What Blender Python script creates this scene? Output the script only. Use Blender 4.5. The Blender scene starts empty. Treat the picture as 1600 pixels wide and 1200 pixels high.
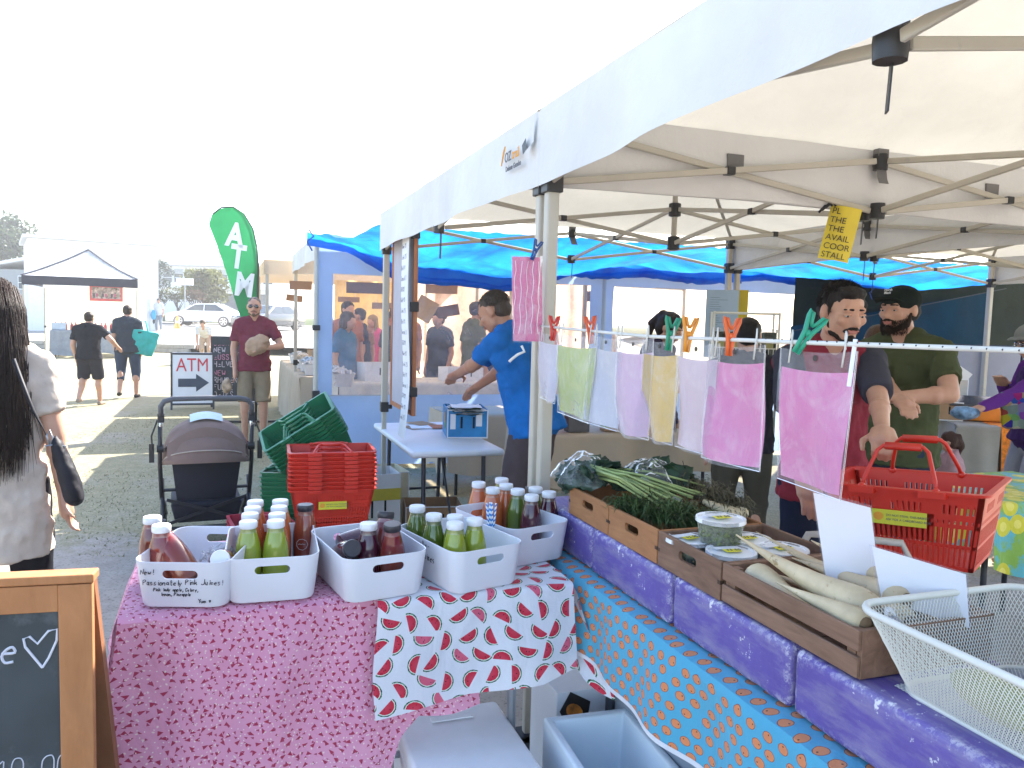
import bpy, bmesh, math, random
from mathutils import Vector, Matrix, Euler, noise
R = math.radians
rnd = random.Random(7)
col = bpy.context.scene.collection
scene = bpy.context.scene
# ------------------------------------------------------------------ camera, sky, sun, exposure
CAM = Vector((0, 0, 1.52)); FPX = 1240.0; PIT = R(4.53); ROLL = R(1.6)
cd = bpy.data.cameras.new('camera'); cam = bpy.data.objects.new('camera', cd); col.objects.link(cam)
cd.sensor_width = 36; cd.lens = 36 * FPX / 1600; cd.clip_start = .05; cd.clip_end = 2000
fwd = Vector((0, math.cos(PIT), -math.sin(PIT))); r0 = Vector((1, 0, 0)); u0 = r0.cross(fwd)
cr = r0 * math.cos(ROLL) + u0 * math.sin(ROLL); cu = -r0 * math.sin(ROLL) + u0 * math.cos(ROLL)
m = Matrix((cr, cu, -fwd)).transposed().to_4x4(); m.translation = CAM; cam.matrix_world = m
scene.camera = cam
SUNDIR = Vector((.45, .89, 0)).normalized(); EL = R(40)
SUNV = SUNDIR * math.cos(EL) + Vector((0, 0, math.sin(EL)))
w = bpy.data.worlds.new('World'); scene.world = w; w.use_nodes = True
nt = w.node_tree; nt.nodes.clear()
sky = nt.nodes.new('ShaderNodeTexSky'); sky.sky_type = 'NISHITA'; sky.sun_disc = False
sky.sun_elevation = EL; sky.sun_rotation = math.atan2(SUNDIR.x, SUNDIR.y)
sky.air_density = 1.0; sky.dust_density = 1.4; sky.ozone_density = 1.0
bgn = nt.nodes.new('ShaderNodeBackground'); bgn.inputs['Strength'].default_value = .15
won = nt.nodes.new('ShaderNodeOutputWorld')
nt.links.new(sky.outputs[0], bgn.inputs[0]); nt.links.new(bgn.outputs[0], won.inputs[0])
sl = bpy.data.lights.new('sun', 'SUN'); sl.energy = 5.0; sl.angle = R(.5); sl.color = (1, .95, .86)
so = bpy.data.objects.new('sun', sl); col.objects.link(so)
so.rotation_euler = (-SUNV).to_track_quat('-Z', 'Y').to_euler()
vs = scene.view_settings; vs.view_transform = 'Standard'; vs.look = 'None'; vs.exposure = 2.05; vs.gamma = 1
scene.cycles.max_bounces = 8; scene.cycles.transparent_max_bounces = 16; scene.cycles.diffuse_bounces = 4
scene.cycles.caustics_reflective = False; scene.cycles.caustics_refractive = False

# ------------------------------------------------------------------ frames: u runs back along the stall edge, v across the stalls
TH = R(19.7)
UU = Vector((-math.sin(TH), math.cos(TH), 0)); VV = Vector((math.cos(TH), math.sin(TH), 0)); AA = Vector((.066, 2.75, 0))
def S(u, v, z=0): return AA + UU * u + VV * v + Vector((0, 0, z))
def ray(px, py): return fwd + cr * ((px - 800) / FPX) - cu * ((py - 600) / FPX)
def Pz(px, py, z=0):
    d = ray(px, py); return CAM + d * ((z - CAM.z) / d.z)
def Pd(px, py, dep): return CAM + ray(px, py) * dep
def Pu(px, py, u):
    d = ray(px, py); return CAM + d * ((u + UU.dot(AA)) / UU.dot(d))
def uv(p): q = p - AA; return UU.dot(q), VV.dot(q)

# ------------------------------------------------------------------ node helper
class X:
    """a socket with arithmetic"""
    def __init__(s, t, o): s.t = t; s.o = o
    def _m(s, op, *a):
        n = s.t.nodes.new('ShaderNodeMath'); n.operation = op
        for i, q in enumerate((s,) + a):
            if isinstance(q, X): s.t.links.new(q.o, n.inputs[i])
            else: n.inputs[i].default_value = q
        return X(s.t, n.outputs[0])
    def __add__(s, b): return s._m('ADD', b)
    def __sub__(s, b): return s._m('SUBTRACT', b)
    def __mul__(s, b): return s._m('MULTIPLY', b)
    def __truediv__(s, b): return s._m('DIVIDE', b)
    def lt(s, b): return s._m('LESS_THAN', b)
    def gt(s, b): return s._m('GREATER_THAN', b)
    def floor(s): return s._m('FLOOR')
    def fract(s): return s._m('FRACT')
    def abs(s): return s._m('ABSOLUTE')
    def mod(s, b): return s._m('FLOORED_MODULO', b)
    def sin(s): return s._m('SINE')
    def cos(s): return s._m('COSINE')
    def sqrt(s): return s._m('SQRT')
    def max(s, b): return s._m('MAXIMUM', b)
    def min(s, b): return s._m('MINIMUM', b)
    def step(s, a, b):
        n = s.t.nodes.new('ShaderNodeMapRange'); s.t.links.new(s.o, n.inputs[0]); n.inputs[1].default_value = a; n.inputs[2].default_value = b
        return X(s.t, n.outputs[0])
def mixc(t, f, a, b):
    n = t.nodes.new('ShaderNodeMix'); n.data_type = 'RGBA'
    for i, q in ((0, f), (6, a), (7, b)):
        if isinstance(q, X): t.links.new(q.o, n.inputs[i])
        elif i == 0: n.inputs[i].default_value = q
        else: n.inputs[i].default_value = tuple(q) + (1,) if len(q) == 3 else q
    return X(t, n.outputs[2])
def noisen(t, vec=None, scale=5, detail=4, rough=.6, dist=0, dim=None):
    n = t.nodes.new('ShaderNodeTexNoise'); n.inputs['Scale'].default_value = scale; n.inputs['Detail'].default_value = detail
    n.inputs['Roughness'].default_value = rough; n.inputs['Distortion'].default_value = dist
    if vec is not None: t.links.new(vec.o, n.inputs['Vector'])
    return X(t, n.outputs[0])
def vor(t, vec=None, scale=5, feature='F1', out=0):
    n = t.nodes.new('ShaderNodeTexVoronoi'); n.feature = feature; n.inputs['Scale'].default_value = scale
    if vec is not None: t.links.new(vec.o, n.inputs['Vector'])
    return X(t, n.outputs[out])
def coord(t, which='Object', scale=None, rot=None):
    n = t.nodes.new('ShaderNodeTexCoord'); o = n.outputs[which]
    if scale or rot:
        mp = t.nodes.new('ShaderNodeMapping'); t.links.new(o, mp.inputs[0])
        if scale: mp.inputs['Scale'].default_value = scale
        if rot: mp.inputs['Rotation'].default_value = rot
        o = mp.outputs[0]
    return X(t, o)
def geopos(t):
    n = t.nodes.new('ShaderNodeNewGeometry'); return X(t, n.outputs['Position'])
def sep(t, v):
    n = t.nodes.new('ShaderNodeSeparateXYZ'); t.links.new(v.o, n.inputs[0]); return [X(t, o) for o in n.outputs]
def comb(t, x, y, z=0.0):
    n = t.nodes.new('ShaderNodeCombineXYZ')
    for i, q in enumerate((x, y, z)):
        if isinstance(q, X): t.links.new(q.o, n.inputs[i])
        else: n.inputs[i].default_value = q
    return X(t, n.outputs[0])
def white(t, vec):
    n = t.nodes.new('ShaderNodeTexWhiteNoise'); n.noise_dimensions = '3D'; t.links.new(vec.o, n.inputs['Vector']); return X(t, n.outputs[0])
def bumpn(t, bsdf, h, strength=.3, dist=.01):
    n = t.nodes.new('ShaderNodeBump'); n.inputs['Strength'].default_value = strength; n.inputs['Distance'].default_value = dist
    t.links.new(h.o, n.inputs['Height']); t.links.new(n.outputs[0], bsdf.inputs['Normal'])
MATS = {}
def lin(c):
    """sRGB hex-like triple 0-255 to linear"""
    return tuple(((x / 255) / 12.92 if x / 255 < .04045 else ((x / 255 + .055) / 1.055) ** 2.4) for x in c)
def newmat(name):
    mt = bpy.data.materials.new(name); mt.use_nodes = True; t = mt.node_tree
    b = t.nodes['Principled BSDF']; MATS[name] = mt
    return mt, t, b
def mat(name, c, rough=.6, metal=0, var=.12, scale=6, bump=0, bscale=40, bdist=.004, trans=0, spec=None, coat=0, stretch=None, detail=4, wear=None, wearamt=.5, wscale=9):
    """principled with colour variation, fine relief, optional translucency and worn patches"""
    if name in MATS: return MATS[name]
    mt, t, b = newmat(name); co = coord(t, 'Object', stretch)
    n = noisen(t, co, scale, detail)
    c2 = tuple(max(0, x * (1 - var * 1.6)) for x in c); c1 = tuple(min(1, x * (1 + var)) for x in c)
    cc = mixc(t, n.step(.3, .7), c2, c1)
    if wear:
        wn = noisen(t, co, wscale, 8, .7); cc = mixc(t, wn.step(wearamt, wearamt + .06), cc, wear)
    t.links.new(cc.o, b.inputs['Base Color']); b.inputs['Roughness'].default_value = rough; b.inputs['Metallic'].default_value = metal
    if spec is not None: b.inputs['Specular IOR Level'].default_value = spec
    if coat: b.inputs['Coat Weight'].default_value = coat; b.inputs['Coat Roughness'].default_value = .05
    if bump: bumpn(t, b, noisen(t, co, bscale, 5), bump, bdist)
    if trans: addtrans(mt, t, b, cc, trans)
    return mt
def addtrans(mt, t, b, cc, f):
    tr = t.nodes.new('ShaderNodeBsdfTranslucent'); t.links.new(cc.o, tr.inputs[0])
    mx = t.nodes.new('ShaderNodeMixShader'); mx.inputs[0].default_value = f
    t.links.new(b.outputs[0], mx.inputs[1]); t.links.new(tr.outputs[0], mx.inputs[2])
    t.links.new(mx.outputs[0], t.nodes['Material Output'].inputs[0])
def clearmat(name, tint=(1, 1, 1), haze=.12, rough=.08, streak=20, hazecol=(.9, .9, .9), bump=.2, ior=1.35):
    """clear film: see-through with gloss and a little milkiness"""
    if name in MATS: return MATS[name]
    mt, t, b = newmat(name); co = coord(t, 'Object')
    n = noisen(t, co, streak, 5, .65, 1.2)
    b.inputs['Base Color'].default_value = hazecol + (1,); b.inputs['Roughness'].default_value = rough
    bumpn(t, b, noisen(t, co, streak * .4, 3), bump, .01)
    tp = t.nodes.new('ShaderNodeBsdfTransparent'); tp.inputs[0].default_value = tint + (1,)
    mx = t.nodes.new('ShaderNodeMixShader')
    fr = t.nodes.new('ShaderNodeFresnel'); fr.inputs[0].default_value = ior
    f = (X(t, fr.outputs[0]) + n.step(.35, .8) * haze + haze * .5).min(.95)
    t.links.new(f.o, mx.inputs[0]); t.links.new(tp.outputs[0], mx.inputs[1]); t.links.new(b.outputs[0], mx.inputs[2])
    t.links.new(mx.outputs[0], t.nodes['Material Output'].inputs[0])
    return mt

# ------------------------------------------------------------------ mesh builder
class MB:
    def __init__(s): s.v = []; s.f = []; s.m = []; s.uv = {}; s.k = 0; s.T = None
    def at(s, T): s.T = T; return s
    def mi(s, k): s.k = k; return s
    def add(s, vs, fs, uvs=None):
        o = len(s.v)
        for p in vs:
            p = Vector(p); s.v.append(s.T @ p if s.T is not None else p)
        for f in fs: s.f.append([i + o for i in f]); s.m.append(s.k)
        if uvs:
            for i, q in enumerate(uvs): s.uv[o + i] = q
        return s
    def box(s, a, b, tx=0, ty=0):
        """corner to corner; tx, ty shrink the bottom"""
        (x0, y0, z0), (x1, y1, z1) = a, b
        return s.add([(x0 + tx, y0 + ty, z0), (x1 - tx, y0 + ty, z0), (x1 - tx, y1 - ty, z0), (x0 + tx, y1 - ty, z0), (x0, y0, z1), (x1, y0, z1), (x1, y1, z1), (x0, y1, z1)],
              [(0, 3, 2, 1), (4, 5, 6, 7), (0, 1, 5, 4), (1, 2, 6, 5), (2, 3, 7, 6), (3, 0, 4, 7)])
    def bar(s, p, q, w=.02, h=None, up=(0, 0, 1)):
        p, q = Vector(p), Vector(q); h = h or w; d = (q - p).normalized(); up = Vector(up)
        x = d.cross(up)
        if x.length < 1e-3: x = d.cross(Vector((1, 0, 0)))
        x.normalize(); y = x.cross(d); x *= w / 2; y *= h / 2
        vs = [p - x - y, p + x - y, p + x + y, p - x + y, q - x - y, q + x - y, q + x + y, q - x + y]
        return s.add(vs, [(0, 1, 2, 3), (7, 6, 5, 4), (0, 4, 5, 1), (1, 5, 6, 2), (2, 6, 7, 3), (3, 7, 4, 0)])
    def tube(s, pts, r=.01, n=8, closed=False, flat=1.0):
        pts = [Vector(p) for p in pts]; k = len(pts); rr = r if isinstance(r, (list, tuple)) else [r] * k
        vs = []; up = None
        for i, p in enumerate(pts):
            a = pts[(i - 1) % k] if (closed or i > 0) else p; b = pts[(i + 1) % k] if (closed or i < k - 1) else p
            d = (b - a)
            d = d.normalized() if d.length > 1e-9 else Vector((0, 0, 1))
            if up is None:
                up = Vector((0, 0, 1)) if abs(d.z) < .9 else Vector((1, 0, 0))
            x = d.cross(up)
            if x.length < 1e-4: x = d.cross(Vector((.3, .5, .8)))
            x.normalize(); y = x.cross(d); up = y
            for j in range(n):
                t = 2 * math.pi * j / n; vs.append(p + (x * math.cos(t) + y * math.sin(t) * flat) * rr[i])
        fs = []
        for i in range(k if closed else k - 1):
            for j in range(n):
                a = i * n + j; b = i * n + (j + 1) % n; c = ((i + 1) % k) * n + (j + 1) % n; d = ((i + 1) % k) * n + j
                fs.append((a, b, c, d))
        if not closed: fs += [tuple(range(n))[::-1], tuple(range((k - 1) * n, k * n))]
        return s.add(vs, fs)
    def lathe(s, prof, n=20, c=(0, 0, 0), capb=True, capt=True):
        vs = []; c = Vector(c)
        for r, z in prof:
            for j in range(n):
                t = 2 * math.pi * j / n; vs.append(c + Vector((r * math.cos(t), r * math.sin(t), z)))
        fs = []; k = len(prof)
        for i in range(k - 1):
            for j in range(n): fs.append((i * n + j, i * n + (j + 1) % n, (i + 1) * n + (j + 1) % n, (i + 1) * n + j))
        if capb: fs.append(tuple(range(n))[::-1])
        if capt: fs.append(tuple(range((k - 1) * n, k * n)))
        return s.add(vs, fs)
    def ell(s, c, r, rot=None, n=14, k=9):
        c = Vector(c); r = r if isinstance(r, (tuple, list)) else (r, r, r); M = rot.to_matrix() if rot else None
        vs = []; 
        for i in range(k + 1):
            a = math.pi * i / k - math.pi / 2
            for j in range(n):
                t = 2 * math.pi * j / n; p = Vector((r[0] * math.cos(a) * math.cos(t), r[1] * math.cos(a) * math.sin(t), r[2] * math.sin(a)))
                vs.append(c + (M @ p if M else p))
        fs = [(i * n + j, i * n + (j + 1) % n, (i + 1) * n + (j + 1) % n, (i + 1) * n + j) for i in range(k) for j in range(n)]
        return s.add(vs, fs)
    def cap(s, p, q, a, b, n=12, flat=None):
        """tapered capsule; flat=(axis vector, factor) squashes it"""
        p, q = Vector(p), Vector(q); d = q - p; L = d.length; d = d / L if L > 1e-6 else Vector((0, 0, 1))
        pts = []; rr = []
        for i in range(5):
            t = math.pi / 2 * (1 - i / 4); pts.append(p - d * a * math.sin(t)); rr.append(max(a * math.cos(t), .0005))
        for i in range(5):
            t = math.pi / 2 * i / 4; pts.append(q + d * b * math.sin(t)); rr.append(max(b * math.cos(t), .0005))
        o = len(s.v); s.tube(pts, rr, n)
        if flat:
            ax = Vector(flat[0]).normalized(); 
            for i in range(o, len(s.v)):
                v = s.v[i]; t = max(0, min(1, (v - p).dot(d) / max(L, 1e-6))); c = p + (q - p) * t; e = v - c
                s.v[i] = c + e - ax * (e.dot(ax) * (1 - flat[1]))
        return s
    def grid(s, fn, nu, nv, uvf=None, wrap=False):
        vs = []; us = []
        for i in range(nu + 1):
            for j in range(nv + 1):
                vs.append(fn(i / nu, j / nv))
                if uvf: us.append(uvf(i / nu, j / nv))
        fs = [(i * (nv + 1) + j, (i + 1) * (nv + 1) + j, (i + 1) * (nv + 1) + j + 1, i * (nv + 1) + j + 1) for i in range(nu) for j in range(nv)]
        return s.add(vs, fs, us or None)
    def prism(s, poly, z0, z1, hole=None):
        n = len(poly); vs = [(x, y, z0) for x, y in poly] + [(x, y, z1) for x, y in poly]
        fs = [tuple(range(n))[::-1], tuple(range(n, 2 * n))] + [(i, (i + 1) % n, n + (i + 1) % n, n + i) for i in range(n)]
        return s.add(vs, fs)
    def quad(s, a, b, c, d, uvs=None): return s.add([a, b, c, d], [(0, 1, 2, 3)], uvs)
    def mesh(s, name, mats, smooth=False, bevel=0, seg=2, angle=40):
        me = bpy.data.meshes.new(name); me.from_pydata([tuple(p) for p in s.v], [], s.f)
        mats = mats if isinstance(mats, (list, tuple)) else [mats]
        for q in mats: me.materials.append(q)
        if max(s.m, default=0) > 0: me.polygons.foreach_set('material_index', s.m)
        if s.uv:
            l = me.uv_layers.new(name='UVMap'); dat = []
            for lp in me.loops: dat += list(s.uv.get(lp.vertex_index, (0, 0)))
            l.data.foreach_set('uv', dat)
        if bevel:
            bm = bmesh.new(); bm.from_mesh(me); bmesh.ops.remove_doubles(bm, verts=bm.verts, dist=1e-5)
            es = [e for e in bm.edges if len(e.link_faces) == 2 and e.calc_face_angle(0) > R(angle)]
            bmesh.ops.bevel(bm, geom=es, offset=bevel, segments=seg, affect='EDGES', profile=.5, clamp_overlap=True)
            bm.to_mesh(me); bm.free()
        if smooth:
            me.polygons.foreach_set('use_smooth', [True] * len(me.polygons))
            if smooth != 'all': me.set_sharp_from_angle(angle=R(smooth if smooth is not True else 40))
        me.update(); return me
    def build(s, name, mats, parent=None, smooth=False, bevel=0, seg=2, **kw):
        return link(name, s.mesh(name, mats, smooth, bevel, seg), parent, **kw)
def link(name, me, parent=None, loc=None, rot=None, label=None, cat=None, group=None, kind=None):
    o = bpy.data.objects.new(name, me); col.objects.link(o)
    if parent is not None: o.parent = parent
    if loc is not None: o.location = loc
    if rot is not None: o.rotation_euler = rot
    return tag(o, label, cat, group, kind)
def tag(o, label=None, cat=None, group=None, kind=None):
    for k, x in (('label', label), ('category', cat), ('group', group), ('kind', kind)):
        if x: o[k] = x
    return o
def thing(name, label, cat, loc=(0, 0, 0), rz=0, group=None, rot=None):
    o = bpy.data.objects.new(name, None); col.objects.link(o); o.empty_display_size = .1
    o.location = loc; o.rotation_euler = rot if rot else (0, 0, rz); return tag(o, label, cat, group)
def dup(root, label=None, loc=None, rz=None, rot=None, group=None):
    r = root.copy(); col.objects.link(r)
    for ch in list(root.children):
        c = ch.copy(); col.objects.link(c); c.parent = r
        for g in list(ch.children):
            d = g.copy(); col.objects.link(d); d.parent = c
    if label: r['label'] = label
    if group: r['group'] = group
    if loc is not None: r.location = loc
    if rz is not None: r.rotation_euler = (0, 0, rz)
    if rot is not None: r.rotation_euler = rot
    return r
ORD = 'lowest second third fourth fifth sixth seventh eighth ninth tenth eleventh twelfth thirteenth fourteenth'.split()
def TR(loc=(0, 0, 0), rot=(0, 0, 0), sc=None):
    M = Matrix.Translation(loc) @ Euler(rot).to_matrix().to_4x4()
    if sc: M = M @ Matrix.Diagonal((sc[0], sc[1], sc[2], 1))
    return M
def remesh(o, vox, smooth=2, disp=0, dscale=.1):
    mo = o.modifiers.new('remesh', 'REMESH'); mo.mode = 'VOXEL'; mo.voxel_size = vox; mo.use_smooth_shade = True
    if smooth:
        sm = o.modifiers.new('smooth', 'SMOOTH'); sm.factor = .5; sm.iterations = smooth
    if disp:
        key = 'cl%.3f' % dscale; tx = bpy.data.textures.get(key)
        if not tx:
            tx = bpy.data.textures.new(key, 'CLOUDS'); tx.noise_scale = dscale; tx.noise_depth = 2
        d = o.modifiers.new('folds', 'DISPLACE'); d.texture = tx; d.strength = disp; d.mid_level = .5; d.texture_coords = 'GLOBAL'
    return o
# stroke lettering: each glyph is a list of polylines in a 0..1 x 0..1 box
G = {'A': '00 51 90|24 74', 'B': '00 09 69 78 76 65 05|65 83 71 60 00', 'C': '87 69 29 07 02 20 60 82', 'D': '00 09 59 86 83 50 00', 'E': '80 00 09 89|05 65', 'F': '00 09 89|05 65', 'G': '87 69 29 07 02 20 60 82 84 54', 'H': '00 09|80 89|05 85', 'I': '40 49', 'J': '02 10 50 82 89', 'K': '00 09|04 89|26 80', 'L': '09 00 80', 'M': '00 19 52 89 90', 'N': '00 09 80 89', 'O': '20 02 07 29 69 87 82 60 20', 'P': '00 09 69 87 66 04', 'R': '00 09 69 87 66 04|46 80', 'S': '87 69 29 07 25 64 82 60 20 02', 'T': '50 59|09 99', 'U': '09 02 20 60 82 89', 'V': '09 50 99', 'W': '09 20 56 80 99', 'X': '00 99|09 90', 'Y': '09 55 99|55 50', 'Z': '09 89 00 80',
     'a': '75 35 13 21 51 74|75 71 80', 'b': '09 00 50 73 55 03', 'c': '64 35 13 20 61', 'd': '74 35 13 20 61|79 70', 'e': '03 73 55 24 02 20 60', 'f': '69 48 40|15 65', 'g': '75 35 13 31 72|75 7f 3f', 'h': '09 00|03 45 74 70', 'i': '45 40|47 48', 'j': '55 5f 2f', 'k': '09 00|02 65|24 70', 'l': '49 40', 'm': '05 00|04 35 40|44 75 90', 'n': '05 00|03 35 64 60', 'o': '30 12 35 65 82 60 30', 'p': '05 0f|05 55 72 40 01', 'r': '05 00|03 35 65', 's': '65 25 13 62 50 10', 't': '49 41 60|16 76', 'u': '05 02 20 51|65 60', 'v': '05 40 75', 'w': '05 20 44 60 85', 'x': '00 75|05 70', 'y': '05 31|75 1f', 'z': '05 75 00 70',
     '0': '20 02 07 29 69 87 82 60 20', '1': '27 59 50', '2': '07 29 79 86 00 80', '3': '08 59 77 55 83 50 01', '5': '89 19 15 65 83 60 00', '8': '45 17 49 77 45 12 40 72 45', '9': '75 36 29 69 87 60', '!': '43 49|40 41', '.': '40 41', ',': '41 2f', '-': '25 65', '$': '86 68 28 06 63 51 11|49 40', '/': '00 89', '\x01': '50 05 18 38 56 78 98 a5 50'}
def strokes(text, h, r=None, jit=.06, slant=.1, adv=.72, seed=1):
    """handwriting as centred-left polylines in the xz plane, baseline z=0; returns list of point lists and the width"""
    q = random.Random(seed); x = 0; out = []
    hx = {c: i for i, c in enumerate('0123456789ab')}
    for ch in text:
        g = G.get(ch)
        if g:
            for pl in g.split('|'):
                pts = []
                for tk in pl.split():
                    gx = hx.get(tk[0], 5) / 9; gz = -.3 if tk[1] == 'f' else hx.get(tk[1], 5) / 9
                    gx += q.uniform(-jit, jit); gz += q.uniform(-jit, jit)
                    pts.append((x + (gx * .55 + gz * slant) * h, gz * h))
                out.append(pts)
        x += h * adv * (.55 if ch in 'iIl.,!1' else 1) * (1.15 if ch in 'mwMW' else 1)
    return out, x
def write(mb, text, h, ox, oz, r=None, fn=None, **kw):
    """adds handwriting strokes to a mesh builder as thin flat tubes; fn maps (x, z) to a point"""
    pls, wd = strokes(text, h, **kw); r = r or h * .05
    for pl in pls:
        dense = []
        for a, b in zip(pl, pl[1:]):
            for k in range(3): dense.append((a[0] + (b[0] - a[0]) * k / 3, a[1] + (b[1] - a[1]) * k / 3))
        dense.append(pl[-1])
        # soften the corners
        sm = [dense[0]] + [((a[0] + 2 * b[0] + c[0]) / 4, (a[1] + 2 * b[1] + c[1]) / 4) for a, b, c in zip(dense, dense[1:], dense[2:])] + [dense[-1]]
        mb.tube([fn(ox + x, oz + z) if fn else (ox + x, 0, oz + z) for x, z in sm], r, 4)
    return wd
def textmesh(text, size, mt, extrude=.0008, align='LEFT', bold=0, sx=1, space=1.0):
    """printed lettering as a mesh, standing in the xz plane and facing -y"""
    c = bpy.data.curves.new('lettering', 'FONT'); c.body = text; c.size = size; c.extrude = extrude; c.align_x = align; c.offset = bold; c.space_line = space
    o = bpy.data.objects.new('tmp', c); col.objects.link(o); dg = bpy.context.evaluated_depsgraph_get()
    me = bpy.data.meshes.new_from_object(o.evaluated_get(dg)); bpy.data.objects.remove(o); bpy.data.curves.remove(c)
    me.transform(Matrix.Rotation(R(90), 4, 'X') @ Matrix.Diagonal((sx, 1, 1, 1))); me.materials.clear(); me.materials.append(mt); me.name = 'lettering'
    return me
# ------------------------------------------------------------------ ground, far terrace
def ground_mat():
    mt, t, b = newmat('ground_grass'); p = geopos(t); x, y, z = sep(t, p)
    n1 = noisen(t, p, .9, 6, .65); n2 = noisen(t, p, 9, 6, .7); n3 = noisen(t, p, 60, 3, .6); nb = noisen(t, p, .5, 5, .6)
    grass = mixc(t, n2.step(.3, .7), (.245, .215, .13), (.43, .38, .26))
    grass = mixc(t, n3.step(.35, .7), grass, (.17, .16, .085))
    dirt = mixc(t, n2.step(.25, .75), (.25, .22, .19), (.38, .34, .30)); dirt = mixc(t, n3.step(.55, .7), dirt, (.14, .125, .105))
    patch = n1.step(.52, .68)
    near = ((y * -1) + 4.9 + (nb - .5) * 3.2 + (n2 - .5) * 1.2).step(-.25, .35)     # bare worn ground in front of the stalls
    c = mixc(t, near.max(patch * .55), grass, dirt)
    t.links.new(c.o, b.inputs['Base Color']); b.inputs['Roughness'].default_value = .95; b.inputs['Specular IOR Level'].default_value = .2
    bumpn(t, b, n3 + n2 * 2, .35, .012); return mt
g = MB(); 
g.grid(lambda a, b_: ((a - .5) * 640, -50 + b_ * 400, 0), 8, 8)
tag(g.build('ground', ground_mat()), 'worn grass and bare dirt ground of the market', 'ground', kind='structure')
# raised car park with low block wall
def far_mat(name, a, b_, sc): 
    mt, t, b = newmat(name); p = geopos(t); n = noisen(t, p, sc, 6, .65)
    t.links.new(mixc(t, n.step(.3, .7), a, b_).o, b.inputs['Base Color']); b.inputs['Roughness'].default_value = .9; bumpn(t, b, noisen(t, p, sc * 8, 3), .3, .02); return mt
cp = MB(); cp.add([(-40, 29.6, .3), (6, 29.6, .3), (6, 46, .62), (-40, 46, .62), (-70, 140, 1.2), (30, 140, 1.2)], [(0, 1, 2, 3), (3, 2, 5, 4)])
cp.build('car_park', far_mat('pale_asphalt', (.20, .19, .175), (.29, .28, .26), 1.2), label='pale raised car park beyond the grass', cat='car park', kind='structure')
vg = MB(); vg.grid(lambda a, b_: (-34 + a * 44, 56 + b_ * 3, .80 + .5 * math.sin(b_ * 3.1)), 20, 6)
vg.build('verge', far_mat('verge_green', (.05, .07, .02), (.10, .13, .04), 2), label='green verge in front of the school', cat='verge', kind='structure', smooth=True)
concrete = mat('concrete_block', (.36, .35, .33), .9, bump=.3)
lw = thing('low_wall', 'low grey block wall edging the raised car park', 'wall', (-15.2, 29.5, 0))
for r_ in range(2):
    for k in range(16):
        me = None
        o = MB().box((-3.2 + k * .4 + (r_ * .2), -.1, .01 + r_ * .155), (-3.2 + k * .4 + .39 + r_ * .2, .1, .155 + r_ * .155)).build('block', concrete, lw, bevel=.008, seg=1)
# grass blades standing out of the worn turf between the stalls (uncountable)
def blades():
    mb = MB(); q = random.Random(3)
    for i in range(15000):
        y = 4.8 + (q.random() ** 1.3) * 7; x = q.uniform(-4.6, .9) - (y - 5) * .15
        if noise.noise(Vector((x * .9, y * .9, 3))) < -.12: continue
        a = q.uniform(0, 6.28); h = q.uniform(.006, .02); w_ = .004; dx, dy = math.cos(a), math.sin(a); l = q.uniform(-.02, .02)
        mb.add([(x - dx * w_, y - dy * w_, 0), (x + dx * w_, y + dy * w_, 0), (x + l, y + q.uniform(-.02, .02), h)], [(0, 1, 2)])
    return mb
blades().build('grass', mat('grass_blade', (.24, .23, .11), .8, var=.4, scale=3), label='short dry grass blades on the market ground', cat='grass', kind='stuff')

# ------------------------------------------------------------------ gazebos
canopy_m = mat('canopy_cloth', (.65, .625, .55), .8, var=.08, scale=1.3, bump=.7, bscale=5, bdist=.03, trans=.14)
beige_m = mat('beige_canopy', (.72, .60, .46), .8, var=.05, scale=1.3, bump=.25, bscale=7, bdist=.02, trans=.4)
val_m = mat('valance_cloth', (.66, .655, .64), .8, var=.06, scale=2, bump=.4, bscale=6, bdist=.03)
frame_m = mat('frame_paint', (.47, .435, .36), .45, var=.05, spec=.4, wear=(.4, .38, .33), wearamt=.62, wscale=14)
blackp = mat('black_plastic', (.018, .018, .02), .45, var=.2)
greyvel = mat('velcro_grey', (.17, .165, .16), .9)
seam_m = mat('seam_tape', (.50, .47, .39), .85)
def eave(x, y, Lx, Ly, ze, zp):
    a = 1 - max(abs(x / Lx * 2 - 1), abs(y / Ly * 2 - 1)); sag = -.07 * math.sin(math.pi * a) * (1 - a * .3)
    wob = (.014 * noise.noise(Vector((x * 2.1, y * 2.3, 1))) + .006 * noise.noise(Vector((x * 6, y * 7, 4)))) * min(1, a * 8)
    return ze + (zp - ze) * a + sag + wob
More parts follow.
